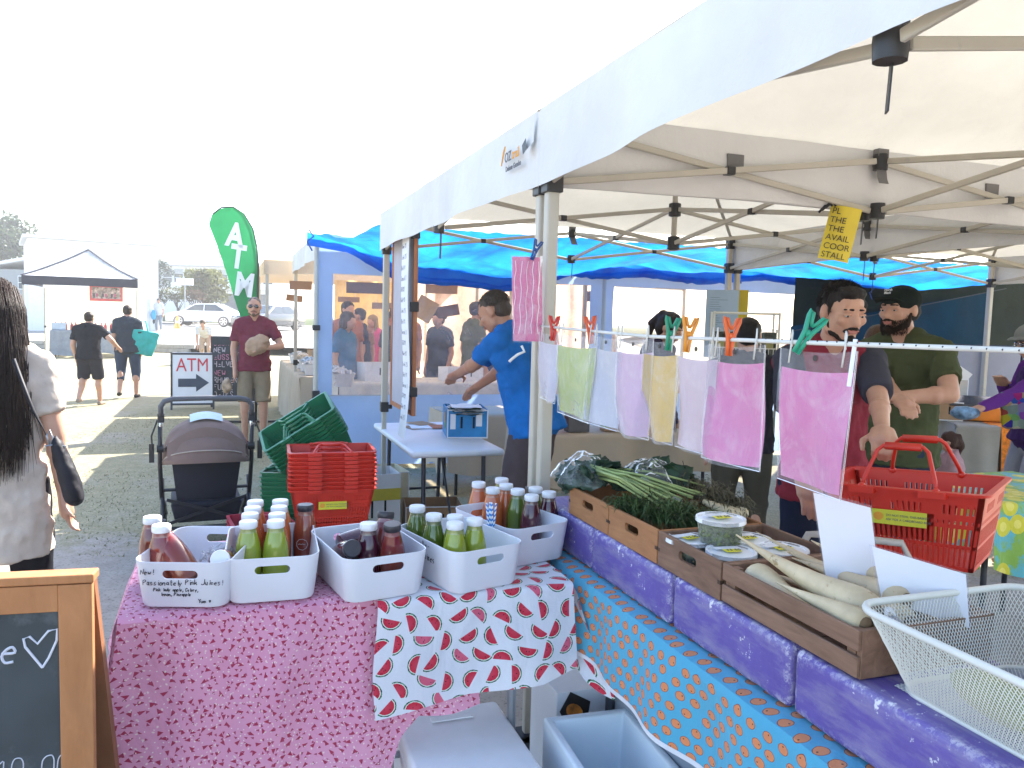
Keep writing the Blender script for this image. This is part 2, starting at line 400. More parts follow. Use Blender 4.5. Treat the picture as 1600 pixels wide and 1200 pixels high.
def gazebo(label, u0, v0, Lu=3.0, Lv=2.87, ze=2.236, zv=1.98, zp=2.98, canopy=None, legs=(1, 1, 1, 1), truss=True, valances='lrfb', val=None, seed=1, group='white pop-up gazebos over the stalls'):
    canopy = canopy or canopy_m; val = val or val_m
    g = thing('gazebo', label, 'gazebo', S(u0, v0), TH, group); q = random.Random(seed); i_ = .04
    cs = [(i_, i_), (Lv - i_, i_), (Lv - i_, Lu - i_), (i_, Lu - i_)]
    for k, (x, y) in enumerate(cs):
        if not legs[k]: continue
        lg = MB().at(TR((x, y, 0))).box((-.021, -.021, .9), (.021, .021, 2.2)).box((-.016, -.016, .02), (.016, .016, .9)).build('leg', frame_m, g, bevel=.006, seg=2)
        MB().at(TR((x, y, 0))).box((-.06, -.06, 0), (.06, .06, .012)).build('foot_plate', blackp, lg)
        MB().at(TR((x, y, 0))).box((-.027, -.027, .86), (.027, .027, .93)).box((.02, -.012, .88), (.055, .012, .91)).build('leg_clip', blackp, lg, bevel=.004)
        if truss:
            MB().at(TR((x, y, 0))).box((-.028, -.028, 2.15), (.028, .028, 2.225)).build('corner_bracket', blackp, lg, bevel=.004)
            MB().at(TR((x, y, 0))).box((-.03, -.03, 1.955), (.03, .03, 2.035)).build('slider', blackp, lg, bevel=.004)
    if truss:
        zt, zb = 2.185, 1.995; mids = [(Lv / 2, i_), (Lv - i_, Lu / 2), (Lv / 2, Lu - i_), (i_, Lu / 2)]; cen = (Lv / 2, Lu / 2)
        def scissor(a, b, off):
            a, b = Vector(a + (0,)), Vector(b + (0,)); d = (b - a).normalized(); n_ = Vector((-d.y, d.x, 0)) * off; a = a + d * .03; b = b - d * .03
            for s_, (z0, z1) in ((1, (zt, zb)), (-1, (zb, zt))):
                MB().bar(a + n_ * s_ + Vector((0, 0, z0)), b + n_ * s_ + Vector((0, 0, z1)), .013, .023).build('truss_bar', frame_m, g, bevel=.003, seg=1)
            c = (a + b) / 2 + Vector((0, 0, (zt + zb) / 2))
            MB().at(TR(c, (0, 0, math.atan2(d.y, d.x)))).box((-.018, -.018, -.015), (.018, .018, .015)).build('pivot_block', blackp, g, bevel=.003, seg=1)
        for k in range(4):
            scissor(cs[k], mids[k], .008); scissor(mids[k], cs[(k + 1) % 4], .008); scissor(mids[k], cen, .008)
            x, y = mids[k]
            for z in (zt, zb):
                MB().at(TR((x, y, z))).lathe([(.01, -.03), (.028, -.03), (.03, 0), (.028, .03), (.01, .03)], 12).build('hub_block', blackp, g, smooth=35)
            MB().at(TR((x, y, 0))).bar((0, 0, zt + .02), (0, 0, zt + .05), .03, .05).grid(lambda a, b_: (-.025 + .05 * a + .05 * (b_ - .5) * (b_ > .5), .0 + .004 * math.sin(b_ * 9), zt + .04 - .12 * b_), 2, 6).build('strap', greyvel, g)
            MB().at(TR((x, y, 0))).bar((.015, .01, zb), (.012, .012, zb - q.uniform(.1, .2)), .022, .003).build('strap', blackp, g)
        x, y = cen
        for z in (zt, zb): MB().at(TR((x, y, z))).lathe([(.02, -.04), (.035, -.035), (.035, .035), (.02, .04)], 12).build('centre_hub', blackp, g, smooth=35)
        MB().tube([(x, y, zb), (x, y, zp - .03)], .016, 10).build('centre_mast', frame_m, g, smooth=True)
    N = 44
    MB().grid(lambda a, b_: (a * Lv, b_ * Lu, eave(a * Lv, b_ * Lu, Lv, Lu, ze, zp)), N, N).build('canopy', canopy, g, smooth=True)
    for xa, ya in ((0, 0), (Lv, 0), (0, Lu), (Lv, Lu)):
        MB().tube([(lambda x, y: (x, y, eave(x, y, Lv, Lu, ze, zp) - .004))(xa + (Lv / 2 - xa) * k / 14, ya + (Lu / 2 - ya) * k / 14) for k in range(15)], .012, 6, flat=.25).build('hip_seam', seam_m, g)
    dr = ze - zv
    sides = {'l': ((0, 0), (0, Lu)), 'r': ((Lv, 0), (Lv, Lu)), 'f': ((0, 0), (Lv, 0)), 'b': ((0, Lu), (Lv, Lu))}
    for sd in valances:
        (xa, ya), (xb, yb) = sides[sd]; n_ = {'l': (-1, 0), 'r': (1, 0), 'f': (0, -1), 'b': (0, 1)}[sd]; ph = q.random() * 9
        def vf(a, b_, xa=xa, ya=ya, xb=xb, yb=yb, n_=n_, ph=ph, sd=sd):
            L = math.hypot(xb - xa, yb - ya); s_ = a * L; wv = b_ * (.014 * math.sin(s_ * 3.3 + ph) + .008 * math.sin(s_ * 9.1 + ph)) + .006 * noise.noise(Vector((s_ * 4, b_ * 3, ph)))
            pin = 1 - math.exp(-min(a, 1 - a) * 30); sc = -.018 * math.sin(math.pi * a) * b_ * (-1)
            o_ = {'l': .004, 'r': .004, 'f': .012, 'b': .012}[sd]
            return (xa + (xb - xa) * a + n_[0] * (wv * pin + o_ - .004), ya + (yb - ya) * a + n_[1] * (wv * pin - o_), ze - dr * b_ + sc)
        vo = MB().grid(vf, 60, 6).build('valance', val, g, smooth=True)
        if sd in 'fb' and truss:
            for fr in (.27, .72):
                p = Vector(vf(fr, .45)); MB().at(TR(p)).box((-.035, -.006, -.03), (.035, .006, .03)).build('velcro_patch', greyvel, vo)
    return g
t1 = gazebo('nearest white gazebo with valance sweeping up over the vegetable counter', -3, 0, seed=2)
t2 = gazebo('white gazebo behind, over the man in the blue shirt', 0, 0, valances='lrf', seed=3)
t3 = gazebo('white gazebo over the orange table at the right', 0, 2.87, valances='lrf', seed=4)
t5 = gazebo('white gazebo behind the blue window wall, left half', 5.42, -.2, 2.9, 2.95, ze=2.30, zv=2.06, zp=2.9, legs=(1, 1, 1, 1), truss=False, valances='lb', seed=5, canopy=beige_m)
t6 = gazebo('white gazebo behind the blue window wall, right half', 5.42, 2.8, 2.9, 2.95, ze=2.30, zv=2.06, zp=2.9, truss=False, valances='b', seed=6, canopy=beige_m)
t7 = gazebo('beige stall gazebo behind the man in maroon', 8.5, -.55, 3, 3, ze=2.24, zv=2.05, zp=2.75, truss=False, valances='lf', seed=7, canopy=beige_m, val=beige_m)
t8 = gazebo('farther beige gazebo at the end of the stall row', 11.7, -.6, 3, 3, ze=2.25, zv=2.05, zp=2.8, truss=False, valances='lf', seed=8, canopy=beige_m, val=beige_m)
# lettering and corner tabs on the nearest corner
ink = mat('grey_ink', (.12, .12, .13), .7); orange_ink = mat('orange_ink', (.75, .33, .03), .7); blue_ink = mat('blue_ink', (.10, .28, .60), .6)
vv_ = [c for c in t2.children if c.name.startswith('valance')][0]
for tx, sz, z, uoff, mt in (('OZ', .05, 2.105, .285, ink), ('trail', .05, 2.105, .205, orange_ink), ('Deluxe Gazebo', .026, 2.07, .27, ink)):
    link('lettering', textmesh(tx, sz, mt, .0006, bold=.0006), vv_, loc=(-.022, uoff, z), rot=(0, 0, R(-90)))
mb = MB()
for k in range(5): mb.bar((-.022, .32 - k * .008, 2.10 + .012 * k), (-.022, .30 - k * .004, 2.15 + .004 * k), .003, .006)
mb.build('logo_mark', orange_ink, vv_)
MB().add([(-.012, .012, 2.225), (-.012, .075, 2.12), (-.03, .06, 2.10), (-.012, .012, 2.13)], [(0, 1, 2, 3)]).build('corner_flap', val_m, vv_)
MB().add([(-.034, .03, 2.145), (-.036, .062, 2.125), (-.036, .05, 2.09), (-.034, .022, 2.105)], [(0, 1, 2, 3)]).build('velcro_patch', blackp, vv_)

# ------------------------------------------------------------------ blue window wall and tarpaulins
bluewall_m = mat('blue_wall_cloth', (.36, .50, .74), .7, var=.06, scale=2, bump=.3, bscale=7, bdist=.02, trans=.42)
pvc = clearmat('clear_pvc', (1, .91, .84), .28, .12, 4, (.80, .60, .52), .5)  # copper-pink reflections are put into the tint and haze colour
bw = thing('window_wall', 'pale blue fabric wall with two big clear windows', 'wall', S(5.3, 0), TH)
def cloth(x0, x1, z0, z1, nx, nz, amp, name, mt, par, y0=0, seed=0):
    return MB().grid(lambda a, b_: (x0 + (x1 - x0) * a, y0 + amp * noise.noise(Vector((x0 + (x1 - x0) * a * 1.0, (z0 + (z1 - z0) * b_) * 2.2, seed))), z0 + (z1 - z0) * b_), nx, nz).build(name, mt, par, smooth=True)
for nm, a in (('wall_fabric', (-.22, 5.8, .04, .75, 60, 8, .06)), ('wall_fabric', (-.22, 5.8, 1.93, 2.28, 60, 5, .03)), ('wall_fabric', (-.22, -.04, .75, 1.93, 3, 12, .02)), ('wall_fabric', (2.70, 2.98, .75, 1.93, 4, 12, .02)), ('wall_fabric', (5.52, 5.8, .75, 1.93, 4, 12, .02))):
    cloth(*a, nm, bluewall_m, bw)
cloth(-.05, 2.71, .74, 1.94, 30, 14, .03, 'window_pane', pvc, bw, .006); cloth(2.97, 5.53, .74, 1.94, 30, 14, .03, 'window_pane', pvc, bw, .006, 4)
for x in (-.2, 2.84): MB().tube([(x, -.05, 0), (x, -.05, 2.28)], .022, 8).build('post', frame_m, bw, smooth=True)
MB().box((-.235, -.09, .72), (-.165, -.02, .8)).build('post_clip', blackp, bw, bevel=.004)
MB().box((-.235, -.09, 1.38), (-.165, -.02, 1.43)).build('post_clip', blackp, bw, bevel=.004)
link('lettering', textmesh('OZtrail', .09, ink, .0006), bw, loc=(5.0, -.06, 2.16)); link('lettering', textmesh('Deluxe', .05, ink, .0006), bw, loc=(5.1, -.06, 2.10))
def tarp_mat(name, c, tr, c2):
    mt, t, b = newmat(name); co = coord(t, 'Object'); n = noisen(t, co, 2.2, 5, .6)
    cc = mixc(t, n.step(.35, .65), c, c2); t.links.new(cc.o, b.inputs['Base Color']); b.inputs['Roughness'].default_value = .38 if tr > .4 else .85; b.inputs['Specular IOR Level'].default_value = .5 if tr > .4 else .08
    bumpn(t, b, noisen(t, coord(t, 'Object', (1, 3, 2)), 6, 4), .45, .03); addtrans(mt, t, b, cc, tr); return mt
tarp_m = tarp_mat('blue_tarp', (.015, .25, .66), .58, (.008, .10, .46))
hem = [(-.3, 2.16), (.1, 2.10), (.5, 1.95), (1.0, 1.87), (1.6, 1.84), (2.0, 1.88), (2.4, 2.03), (3.0, 2.06), (3.6, 2.02), (4.2, 2.06), (4.8, 2.06), (5.3, 2.02), (5.9, 1.92), (6.5, 1.97), (7.2, 2.1)]
def lerp(tab, x):
    for (a, b_), (c, d) in zip(tab, tab[1:]):
        if x <= c: return b_ + (d - b_) * max(0, (x - a) / (c - a))
    return tab[-1][1]
def tarpf(a, b_):
    v = -.30 + a * 7.4; n_ = noise.noise(Vector((v * 1.3, b_ * 1.6, 2))); fold = math.sin(v * 4.2 + b_ * 5 + 3.5 * n_)
    if b_ < .8:
        t = b_ / .8; u = 3.12 + 2.06 * t; z = 2.17 + (lerp(hem, v) + .13 - 2.17) * t - .08 * math.sin(math.pi * t) * (1 + .6 * n_)
        v += .30 * (1 - t) * max(0, 1 - a * 8)
    else:
        t = (b_ - .8) / .2; u = 5.18 + .03 * t; z = lerp(hem, v) + .13 * (1 - t)
    u += .02 * fold * b_; z += .045 * fold * math.sin(math.pi * min(1, b_ * 1.1)) + .06 * n_ * b_ + .02 * abs(noise.noise(Vector((v * 6, b_ * 5, 7)))) + .012 * noise.noise(Vector((v * 14, b_ * 9, 3)))
    return (v, u, z)
tp = thing('tarpaulin', 'bright blue tarpaulin slung over the window wall', 'tarpaulin', S(0, 0), TH)
MB().grid(tarpf, 260, 60).build('sheet', tarp_m, tp, smooth=True)
MB().grid(lambda a, b_: Vector(tarpf(a, .9 + .1 * b_)) + Vector((0, -.03 - .02 * math.sin(b_ * 3), -.015 + .012 * math.sin(a * 40))), 120, 4).build('rolled_hem', tarp_m, tp, smooth=True)
for v in (-.3, 1.95, 4.35, 6.2):
    z = lerp(hem, v) + .05; MB().tube([(v, 5.0, z + .1), (v + .04, 4.95, z + .03), (v - .02, 4.95, z - .02), (v + .03, 4.96, z - .1)], .008, 6).build('tie', mat('blue_rope', (.02, .08, .3), .7), tp, smooth=True)
dk = thing('tarpaulin', 'dark olive tarpaulin wall behind the man in the cap', 'tarpaulin', S(0, 0), TH)
olive_m = tarp_mat('olive_tarp', (.014, .018, .013), .08, (.024, .028, .02)); blue_light_m = tarp_mat('painted_blue_light', (.010, .045, .075), .2, (.012, .035, .055))
MB().grid(lambda a, b_: (5.1 + a * 4.9, 4.95 + .06 * noise.noise(Vector((a * 8, b_ * 3, 5))), 2.32 - b_ * (1.25 - .35 * a * (1 - a))), 40, 14).build('sheet', olive_m, dk, smooth=True)
MB().grid(lambda a, b_: (5.0 + a * 3.0, 4.86 + .04 * noise.noise(Vector((a * 8, b_ * 3, 9))), (1.55 + .5 * a) * (1 - b_) + b_ * (.92 + .25 * a)), 30, 10).build('blue_light_patch', blue_light_m, dk, smooth=True)  # blue light on the dark tarpaulin, imitated by a teal sheet
MB().tube([S(0, 0) * 0 + Vector((5.0, 4.8, 1.5)), (6.5, 4.8, 1.78), (8.2, 4.8, 2.1)], .006, 6).build('rope', blackp, dk)
# ------------------------------------------------------------------ printed cloths
def uvcells(t, sx, sy, stag=.5):
    n = t.nodes.new('ShaderNodeUVMap'); x, y, z = sep(t, X(t, n.outputs[0])); x = x / sx; y = y / sy
    row = y.floor(); x = x + row.mod(2.0) * stag; cx = x.floor(); fx = x - cx - .5; fy = y - row - .5
    return cx, row, fx * sx, fy * sy, comb(t, cx, row, 0.0)
def clothfin(mt, t, b, c, tr=.12, bump=.25):
    t.links.new(c.o, b.inputs['Base Color']); b.inputs['Roughness'].default_value = .85; b.inputs['Specular IOR Level'].default_value = .15
    b.inputs['Sheen Weight'].default_value = .2; bumpn(t, b, noisen(t, coord(t, 'Object'), 14, 5, .6) * .35 + noisen(t, coord(t, 'Object', (1.6, 1.6, .7)), 4.5, 3, .5, .6), bump * 2, .04)
    if tr: addtrans(mt, t, b, c, tr)
    return mt
def rot2(x, y, a): return x * a.cos() - y * a.sin(), x * a.sin() + y * a.cos()
def pink_print():
    mt, t, b = newmat('pink_print'); base = mixc(t, noisen(t, coord(t, 'Object'), 5, 4).step(.3, .7), (.70, .29, .42), (.76, .36, .49))
    for sx, sy, r_, colr, sd, th_ in ((.026, .023, .0036, (.40, .04, .085), 3.0, .10), (.019, .017, .0022, (.42, .06, .12), 21.0, .3), (.014, .013, .0016, (.86, .74, .70), 9.0, .4), (.021, .019, .0028, (.83, .62, .58), 14.0, .5)):
        cx, cy, x, y, id_ = uvcells(t, sx, sy); rn = white(t, comb(t, cx, cy, sd)); rn2 = white(t, comb(t, cx, cy, sd + 5)); rn3 = white(t, comb(t, cx, cy, sd + 8))
        x = x + (rn2 - .5) * (sx * .5); y = y + (rn3 - .5) * (sy * .5); x, y = rot2(x, y, rn * 6.28)
        if sd in (3.0, 21.0): d = (x.abs() * .94 + y * .35).max(y * -1)
        else: d = (x * x + y * y * 2.5).sqrt()
        base = mixc(t, d.lt(r_) * rn.gt(th_), base, colr)
    return clothfin(mt, t, b, base)
def melon_print():
    mt, t, b = newmat('watermelon_print'); base = mixc(t, noisen(t, coord(t, 'Object'), 4, 4).step(.3, .7), (.68, .69, .74), (.76, .77, .80))
    cx, cy, x, y, id_ = uvcells(t, .060, .055); rn = white(t, comb(t, cx, cy, 2.0)); r2 = white(t, comb(t, cx, cy, 7.0)); r3 = white(t, comb(t, cx, cy, 11.0))
    x = x + (r2 - .5) * .012; y = y + (r3 - .5) * .012; x, y = rot2(x, y, rn * 5.6); y = y + .012
    d = (x * x + y * y * 1.15).sqrt(); half = y.gt(0.0); rim = d + (noisen(t, comb(t, cx * 3 + x * 240, y * 240, 0.0), 1, 2) - .5) * .003
    stripe = ((x / (y + .012)) * 9 + r2 * 6).sin()
    base = mixc(t, rim.lt(.0282) * half, base, (.10, .26, .13)); base = mixc(t, rim.lt(.0282) * half * stripe.gt(.15), base, (.012, .05, .035))
    base = mixc(t, rim.lt(.0248) * half, base, (.74, .80, .72))
    flesh = mixc(t, (d * 30).min(1.0), (.62, .06, .10), (.52, .008, .03)); flesh = mixc(t, r3.lt(.25) * .45, flesh, (.75, .22, .34))
    base = mixc(t, rim.lt(.0227) * half, base, flesh)
    seeds = vor(t, comb(t, x * 150, y * 105, rn * 9), 1).lt(.2)
    base = mixc(t, rim.lt(.020) * half * seeds * y.gt(.003), base, (.02, .006, .008))
    return clothfin(mt, t, b, base)
def orange_print():
    mt, t, b = newmat('orange_print'); base = mixc(t, noisen(t, coord(t, 'Object'), 5, 4).step(.3, .7), (.085, .37, .53), (.10, .42, .58))
    cx, cy, x, y, id_ = uvcells(t, .046, .040); rn = white(t, comb(t, cx, cy, 2.0)); r2 = white(t, comb(t, cx, cy, 7.0)); r3 = white(t, comb(t, cx, cy, 4.0))
    x = x + (r2 - .5) * .014; y = y + (r3 - .5) * .012; xr, yr = rot2(x, y, rn * 6.28)
    d = (x * x + y * y).sqrt() + (noisen(t, comb(t, x * 90 + cx, y * 90, 0.0), 1, 2) - .5) * .002
    base = mixc(t, d.lt(.0135), base, (.25, .05, .02)); base = mixc(t, d.lt(.0122), base, (.72, .25, .10))
    nav = ((xr - .003) * (xr - .003) + (yr - .006) * (yr - .006)).sqrt(); base = mixc(t, nav.lt(.0018), base, (.08, .02, .01))
    return clothfin(mt, t, b, base)
def lemon_print():
    mt, t, b = newmat('lemon_print'); co = coord(t, 'Object'); v1 = vor(t, co, 9); n = noisen(t, co, 11, 3)
    base = mixc(t, n.step(.45, .55), (.12, .42, .48), (.24, .42, .08)); base = mixc(t, v1.lt(.42), base, (.62, .56, .05)); base = mixc(t, v1.lt(.22), base, (.74, .66, .14))
    return clothfin(mt, t, b, base)
pinkc, melonc, orangec, lemonc = pink_print(), melon_print(), orange_print(), lemon_print()
tabletop_m = mat('table_plastic', (.62, .64, .68), .45, var=.04, bump=.1, bscale=90); steel_m = mat('grey_steel', (.30, .31, .33), .4, .6); darkleg = mat('dark_leg', (.04, .045, .06), .4, .3)
def trestle(label, u0, u1, v0, v1, z=.74, top=tabletop_m, legm=darkleg, group=None, rz=TH, cat='table'):
    t = thing('folding_table', label, cat, S(u0, v0), rz, group); a, b_ = v1 - v0, u1 - u0
    MB().box((0, 0, z - .042), (a, b_, z)).build('table_top', top, t, bevel=.018, seg=3, smooth=True)
    for k, (x, y) in enumerate(((.1, .12), (a - .1, .12), (.1, b_ - .12), (a - .1, b_ - .12))):
        MB().tube([(x, y, z - .04), (x, y + (.03 if y > .3 else -.03), 0)], .014, 8).build('leg', legm, t, smooth=True)
    for y in (.12, b_ - .12): MB().tube([(.1, y, z * .35), (a - .1, y, z * .35)], .01, 6).build('cross_bar', legm, t, smooth=True)
    MB().tube([(a / 2, .14, z * .36), (a / 2, b_ * .35, z - .05)], .008, 6).build('brace', legm, t, smooth=True)
    return t
trestle('folding table hidden under the pink and watermelon cloths', -.54, .05, -1.22, -.10, .797, legm=steel_m)
def drape(x0, x1, y0, y1, z, hemf, amp=.02, side_l=None, side_r=None, freq=11, seed=0, name='', mt=None, par=None, nx=110, ear=0, uvo=(0, 0), flare=.04):
    """cloth lying on a table (x across, y back) and falling over its front edge y0; hemf(x) gives the hem height"""
    nb = 44; top_n = 16
    def f(a, b_):
        x = x0 + (x1 - x0) * a; k = b_ * nb
        if k <= top_n:
            y = y1 + (y0 - y1) * (k / top_n); zz = z + .0025 * noise.noise(Vector((x * 9, y * 9, seed)))
            return Vector((x, y, zz)), y
        s_ = (k - top_n) / (nb - top_n); drop = (z - hemf(x)) * s_
        rr = .018; ang = min(drop / rr, math.pi / 2)
        y = y0 - rr * math.sin(ang); zz = z - rr * (1 - math.cos(ang)) - max(0, drop - rr * math.pi / 2)
        g_ = min(1, drop * 5)
        n_ = noise.noise(Vector((x * 3.1, drop * .8, seed + 4)))
        y -= g_ * (amp * (.5 + .5 * math.sin(x * freq + 2.2 * n_ + seed)) + amp * .5 * math.sin(x * freq * 2.3 + seed * 2 + drop * 2)) + flare * drop
        if ear and a < .12: x -= ear * g_ * (1 - a / .12) * math.sin(min(1, s_ * 1.15) * math.pi)
        x += .012 * g_ * math.sin(drop * 9 + x * 5)
        return Vector((x, y, zz)), y0 - drop
    return MB().grid(lambda a, b_: f(a, b_)[0], nx, nb, lambda a, b_: (x0 + (x1 - x0) * a + uvo[0], f(a, b_)[1] + uvo[1])).build(name, mt, par, smooth=True)
pc = thing('tablecloth', 'pink tablecloth with tiny triangle print on the juice table', 'tablecloth', S(0, 0), TH)
pinkhem = [(-1.3, .16), (-1.0, .14), (-.7, .18), (-.62, .26), (-.57, .40), (-.52, .46), (-.36, .475), (-.1, .5)]
drape(-1.235, -.36, -.55, .06, .8015, lambda x: lerp(pinkhem, x), .027, seed=1, name='cloth', mt=pinkc, par=pc, ear=.05, freq=13)
# its left end falls down the table side
MB().grid(lambda a, b_: (-1.235 - .012 * math.sin(min(1, b_ * 8) * 1.57) - b_ * (.03 + .05 * math.sin(a * 9)) * min(1, b_ * 3), -.55 + .61 * a, .8015 - b_ * (.36 + .1 * math.sin(a * 5)) - (.0 if b_ else 0)), 30, 16, lambda a, b_: (-1.235 - b_ * .4, -.55 + .61 * a)).build('side_fall', pinkc, pc, smooth=True)
wc = thing('tablecloth', 'white tablecloth with red watermelon slices at the right of the juice table', 'tablecloth', S(0, 0), TH)
melhem = [(-.64, .487), (-.4, .525), (-.2, .53), (-.09, .56)]
drape(-.635, -.095, -.605, -.05, .806, lambda x: lerp(melhem, x), .013, seed=3, name='cloth', mt=melonc, par=wc, freq=9, uvo=(.9, .1), flare=.02)
def earf(a, b_):
    y = -.603 + .46 * a; fold = math.sin(a * 12 + b_ * 2) * .022 * b_
    return (-.095 + .012 * min(1, b_ * 9) + fold + .05 * b_ * (1 - a), y - (.03 + .09 * b_) * (1 - a) * b_ * 1.1, .806 - b_ * (.25 + .05 * math.sin(a * 7 + 1)) * (1 - .35 * a) - .004 * (1 - b_))
MB().grid(earf, 34, 20, lambda a, b_: (.9 + b_ * .27, .1 - .56 + .42 * a)).build('corner_fall', melonc, wc, smooth=True)

# ------------------------------------------------------------------ vegetable counter
foam_w = mat('white_foam', (.86, .87, .89), .6, var=.05, bump=.2, bscale=120, bdist=.002, wear=(.45, .45, .46), wearamt=.66)
vc = thing('counter', 'long vegetable counter under the orange-print cloth', 'counter', S(0, 0), TH)
MB().box((-.025, -3.0, .755), (.62, -.30, .795)).build('counter_top', tabletop_m, vc)
for y in (-2.8, -1.7, -.45):
    for x in (.12, .52): MB().tube([(x, y, 0), (x, y, .755)], .016, 8).build('leg', darkleg, vc, smooth=True)
oc = thing('tablecloth', 'turquoise tablecloth printed with oranges along the vegetable counter', 'tablecloth', S(0, 0), TH)
def ocf(a, b_):
    y = -3.0 + 2.72 * a; w_ = b_ * .62
    if w_ < .28: x = .245 - w_; z = .8 + .001 * noise.noise(Vector((y * 8, x * 8, 0)))
    else:
        d = w_ - .28; rr = .02; an = min(d / rr, 1.57); x = -.035 - rr * math.sin(an); z = .8 - rr * (1 - math.cos(an)) - max(0, d - rr * 1.57) * .58
        x -= min(1, d * 6) * (.012 * math.sin(y * 11) + .010 * math.sin(y * 23 + 1)) + d * .05
    return Vector((x, y, z))
MB().grid(ocf, 130, 34, lambda a, b_: (-3.0 + 2.72 * a, b_ * .50)).build('cloth', orangec, oc, smooth=True)
MB().grid(lambda a, b_: ocf(a, 1) + Vector((-.002, 0, -.012 * b_ + .001)), 130, 1).build('white_hem', mat('hem_white', (.7, .7, .72), .8), oc, smooth=True)
hl = MB()
for k in range(34): hl.box((-.0012, 0, 0), (0, .02 + .012 * ((k * 7) % 3), .006))
purple_m = None
def purple():
    mt, t, b = newmat('purple_foam'); co = coord(t, 'Object'); gp = geopos(t); n = noisen(t, co, 6, 6, .7); nf = noisen(t, co, 55, 6, .75); nl = noisen(t, coord(t, 'Object', (14, 2, 10)), 3, 6, .7)
    c = mixc(t, n.step(.3, .7), (.096, .065, .275), (.14, .10, .36)); c = mixc(t, nl.step(.45, .7) * .7, c, (.30, .27, .38))
    chip = (nf * .6 + n * .4); g2 = t.nodes.new('ShaderNodeNewGeometry'); pt = X(t, g2.outputs['Pointiness'])
    c = mixc(t, chip.step(.60, .62), c, (.68, .66, .70)); c = mixc(t, (pt.step(.51, .55) * nf.step(.48, .58) * .8), c, (.66, .63, .66))
    t.links.new(c.o, b.inputs['Base Color']); b.inputs['Roughness'].default_value = .55; bumpn(t, b, nf + chip.step(.565, .585) * -1.0, .35, .004); return mt
purple_m = purple()
def foambox(label, u0, u1, v0=.0, v1=.33, z0=.8045, h=.125, seed=0):
    q = random.Random(seed); t = thing('foam_box', label, 'foam box', S(u0, v0, z0), TH + q.uniform(-.008, .008), 'purple foam boxes along the counter')
    mb = MB(); L, W = u1 - u0 - .004, v1 - v0; N = 18; nz = 6
    mb.box((0, 0, 0), (W, L, h)); me = mb.mesh('box', purple_m, bevel=.014, seg=4)
    bm = bmesh.new(); bm.from_mesh(me); bmesh.ops.subdivide_edges(bm, edges=[e for e in bm.edges if e.calc_length() > .06], cuts=9, use_grid_fill=True)
    for v in bm.verts:
        p = v.co + Vector((seed * 3, 0, 0)); n_ = noise.noise(p * 26) * .0022 + min(0, noise.noise(p * 55) + .35) * .006 + noise.noise(p * 5) * .003; v.co += v.normal * n_
    bm.to_mesh(me); bm.free(); me.polygons.foreach_set('use_smooth', [True] * len(me.polygons)); link('box', me, t)
    MB().box((.004, .004, h * .74), (W - .004, L - .004, h * .745)).build('lid_line', mat('purple_dark', (.05, .03, .2), .8), t)
    return t
for k, (a, b_, lb) in enumerate(((-.525, -.10, 'purple foam box beside the rightmost juice bin'), (-.96, -.53, 'purple foam box under the two leafy crates'), (-1.388, -.966, 'scuffed greyish purple foam box under the slatted crate'), (-1.86, -1.394, 'purple foam box under the white mesh basket'), (-2.35, -1.866, 'purple foam box nearest the camera, cut by the right edge'))): foambox(lb, a, b_, seed=k + 1)

# ------------------------------------------------------------------ wooden crates
def boolcut(me, cutters):
    """returns a mesh with the cutter meshes taken out of it"""
    o = bpy.data.objects.new('t', me); col.objects.link(o); cs = []
    for c in cutters:
        k = bpy.data.objects.new('k', c); col.objects.link(k); cs.append(k); md = o.modifiers.new('b', 'BOOLEAN'); md.object = k; md.solver = 'EXACT'
    dg = bpy.context.evaluated_depsgraph_get(); dg.update(); r_ = bpy.data.meshes.new_from_object(o.evaluated_get(dg))
    for x in cs + [o]: bpy.data.objects.remove(x)
    return r_
def stadium(w_, h, n=8): 
    r_ = h / 2; return [(w_ / 2 - r_ + r_ * math.cos(t), r_ * math.sin(t)) for t in [-math.pi / 2 + math.pi * i / n for i in range(n + 1)]] + [(-w_ / 2 + r_ + r_ * math.cos(t), r_ * math.sin(t)) for t in [math.pi / 2 + math.pi * i / n for i in range(n + 1)]]
def woodm(name, c1, c2, sc=(3, 22, 22), gr=.7):
    mt, t, b = newmat(name); co = coord(t, 'Object', sc); n = noisen(t, co, 2.2, 7, .65, .8); n2 = noisen(t, coord(t, 'Object'), 5, 4)
    c = mixc(t, n.step(.3, .72), c1, c2); c = mixc(t, n2.step(.5, .8) * .5, c, tuple(x * gr for x in c1)); t.links.new(c.o, b.inputs['Base Color'])
    b.inputs['Roughness'].default_value = .7; bumpn(t, b, n, .25, .004); return mt
ply = woodm('plywood', (.29, .115, .04), (.42, .185, .068), (16, 3, 16)); brown = woodm('brown_wood', (.12, .058, .032), (.25, .135, .08), (16, 3, 16)); brown2 = woodm('slat_wood', (.15, .075, .042), (.28, .155, .095), (18, 2.4, 18))
slot = lambda w_, h, M: (lambda mb: mb.at(M).prism(stadium(w_, h), -.03, .03).mesh('slot', ply))(MB())
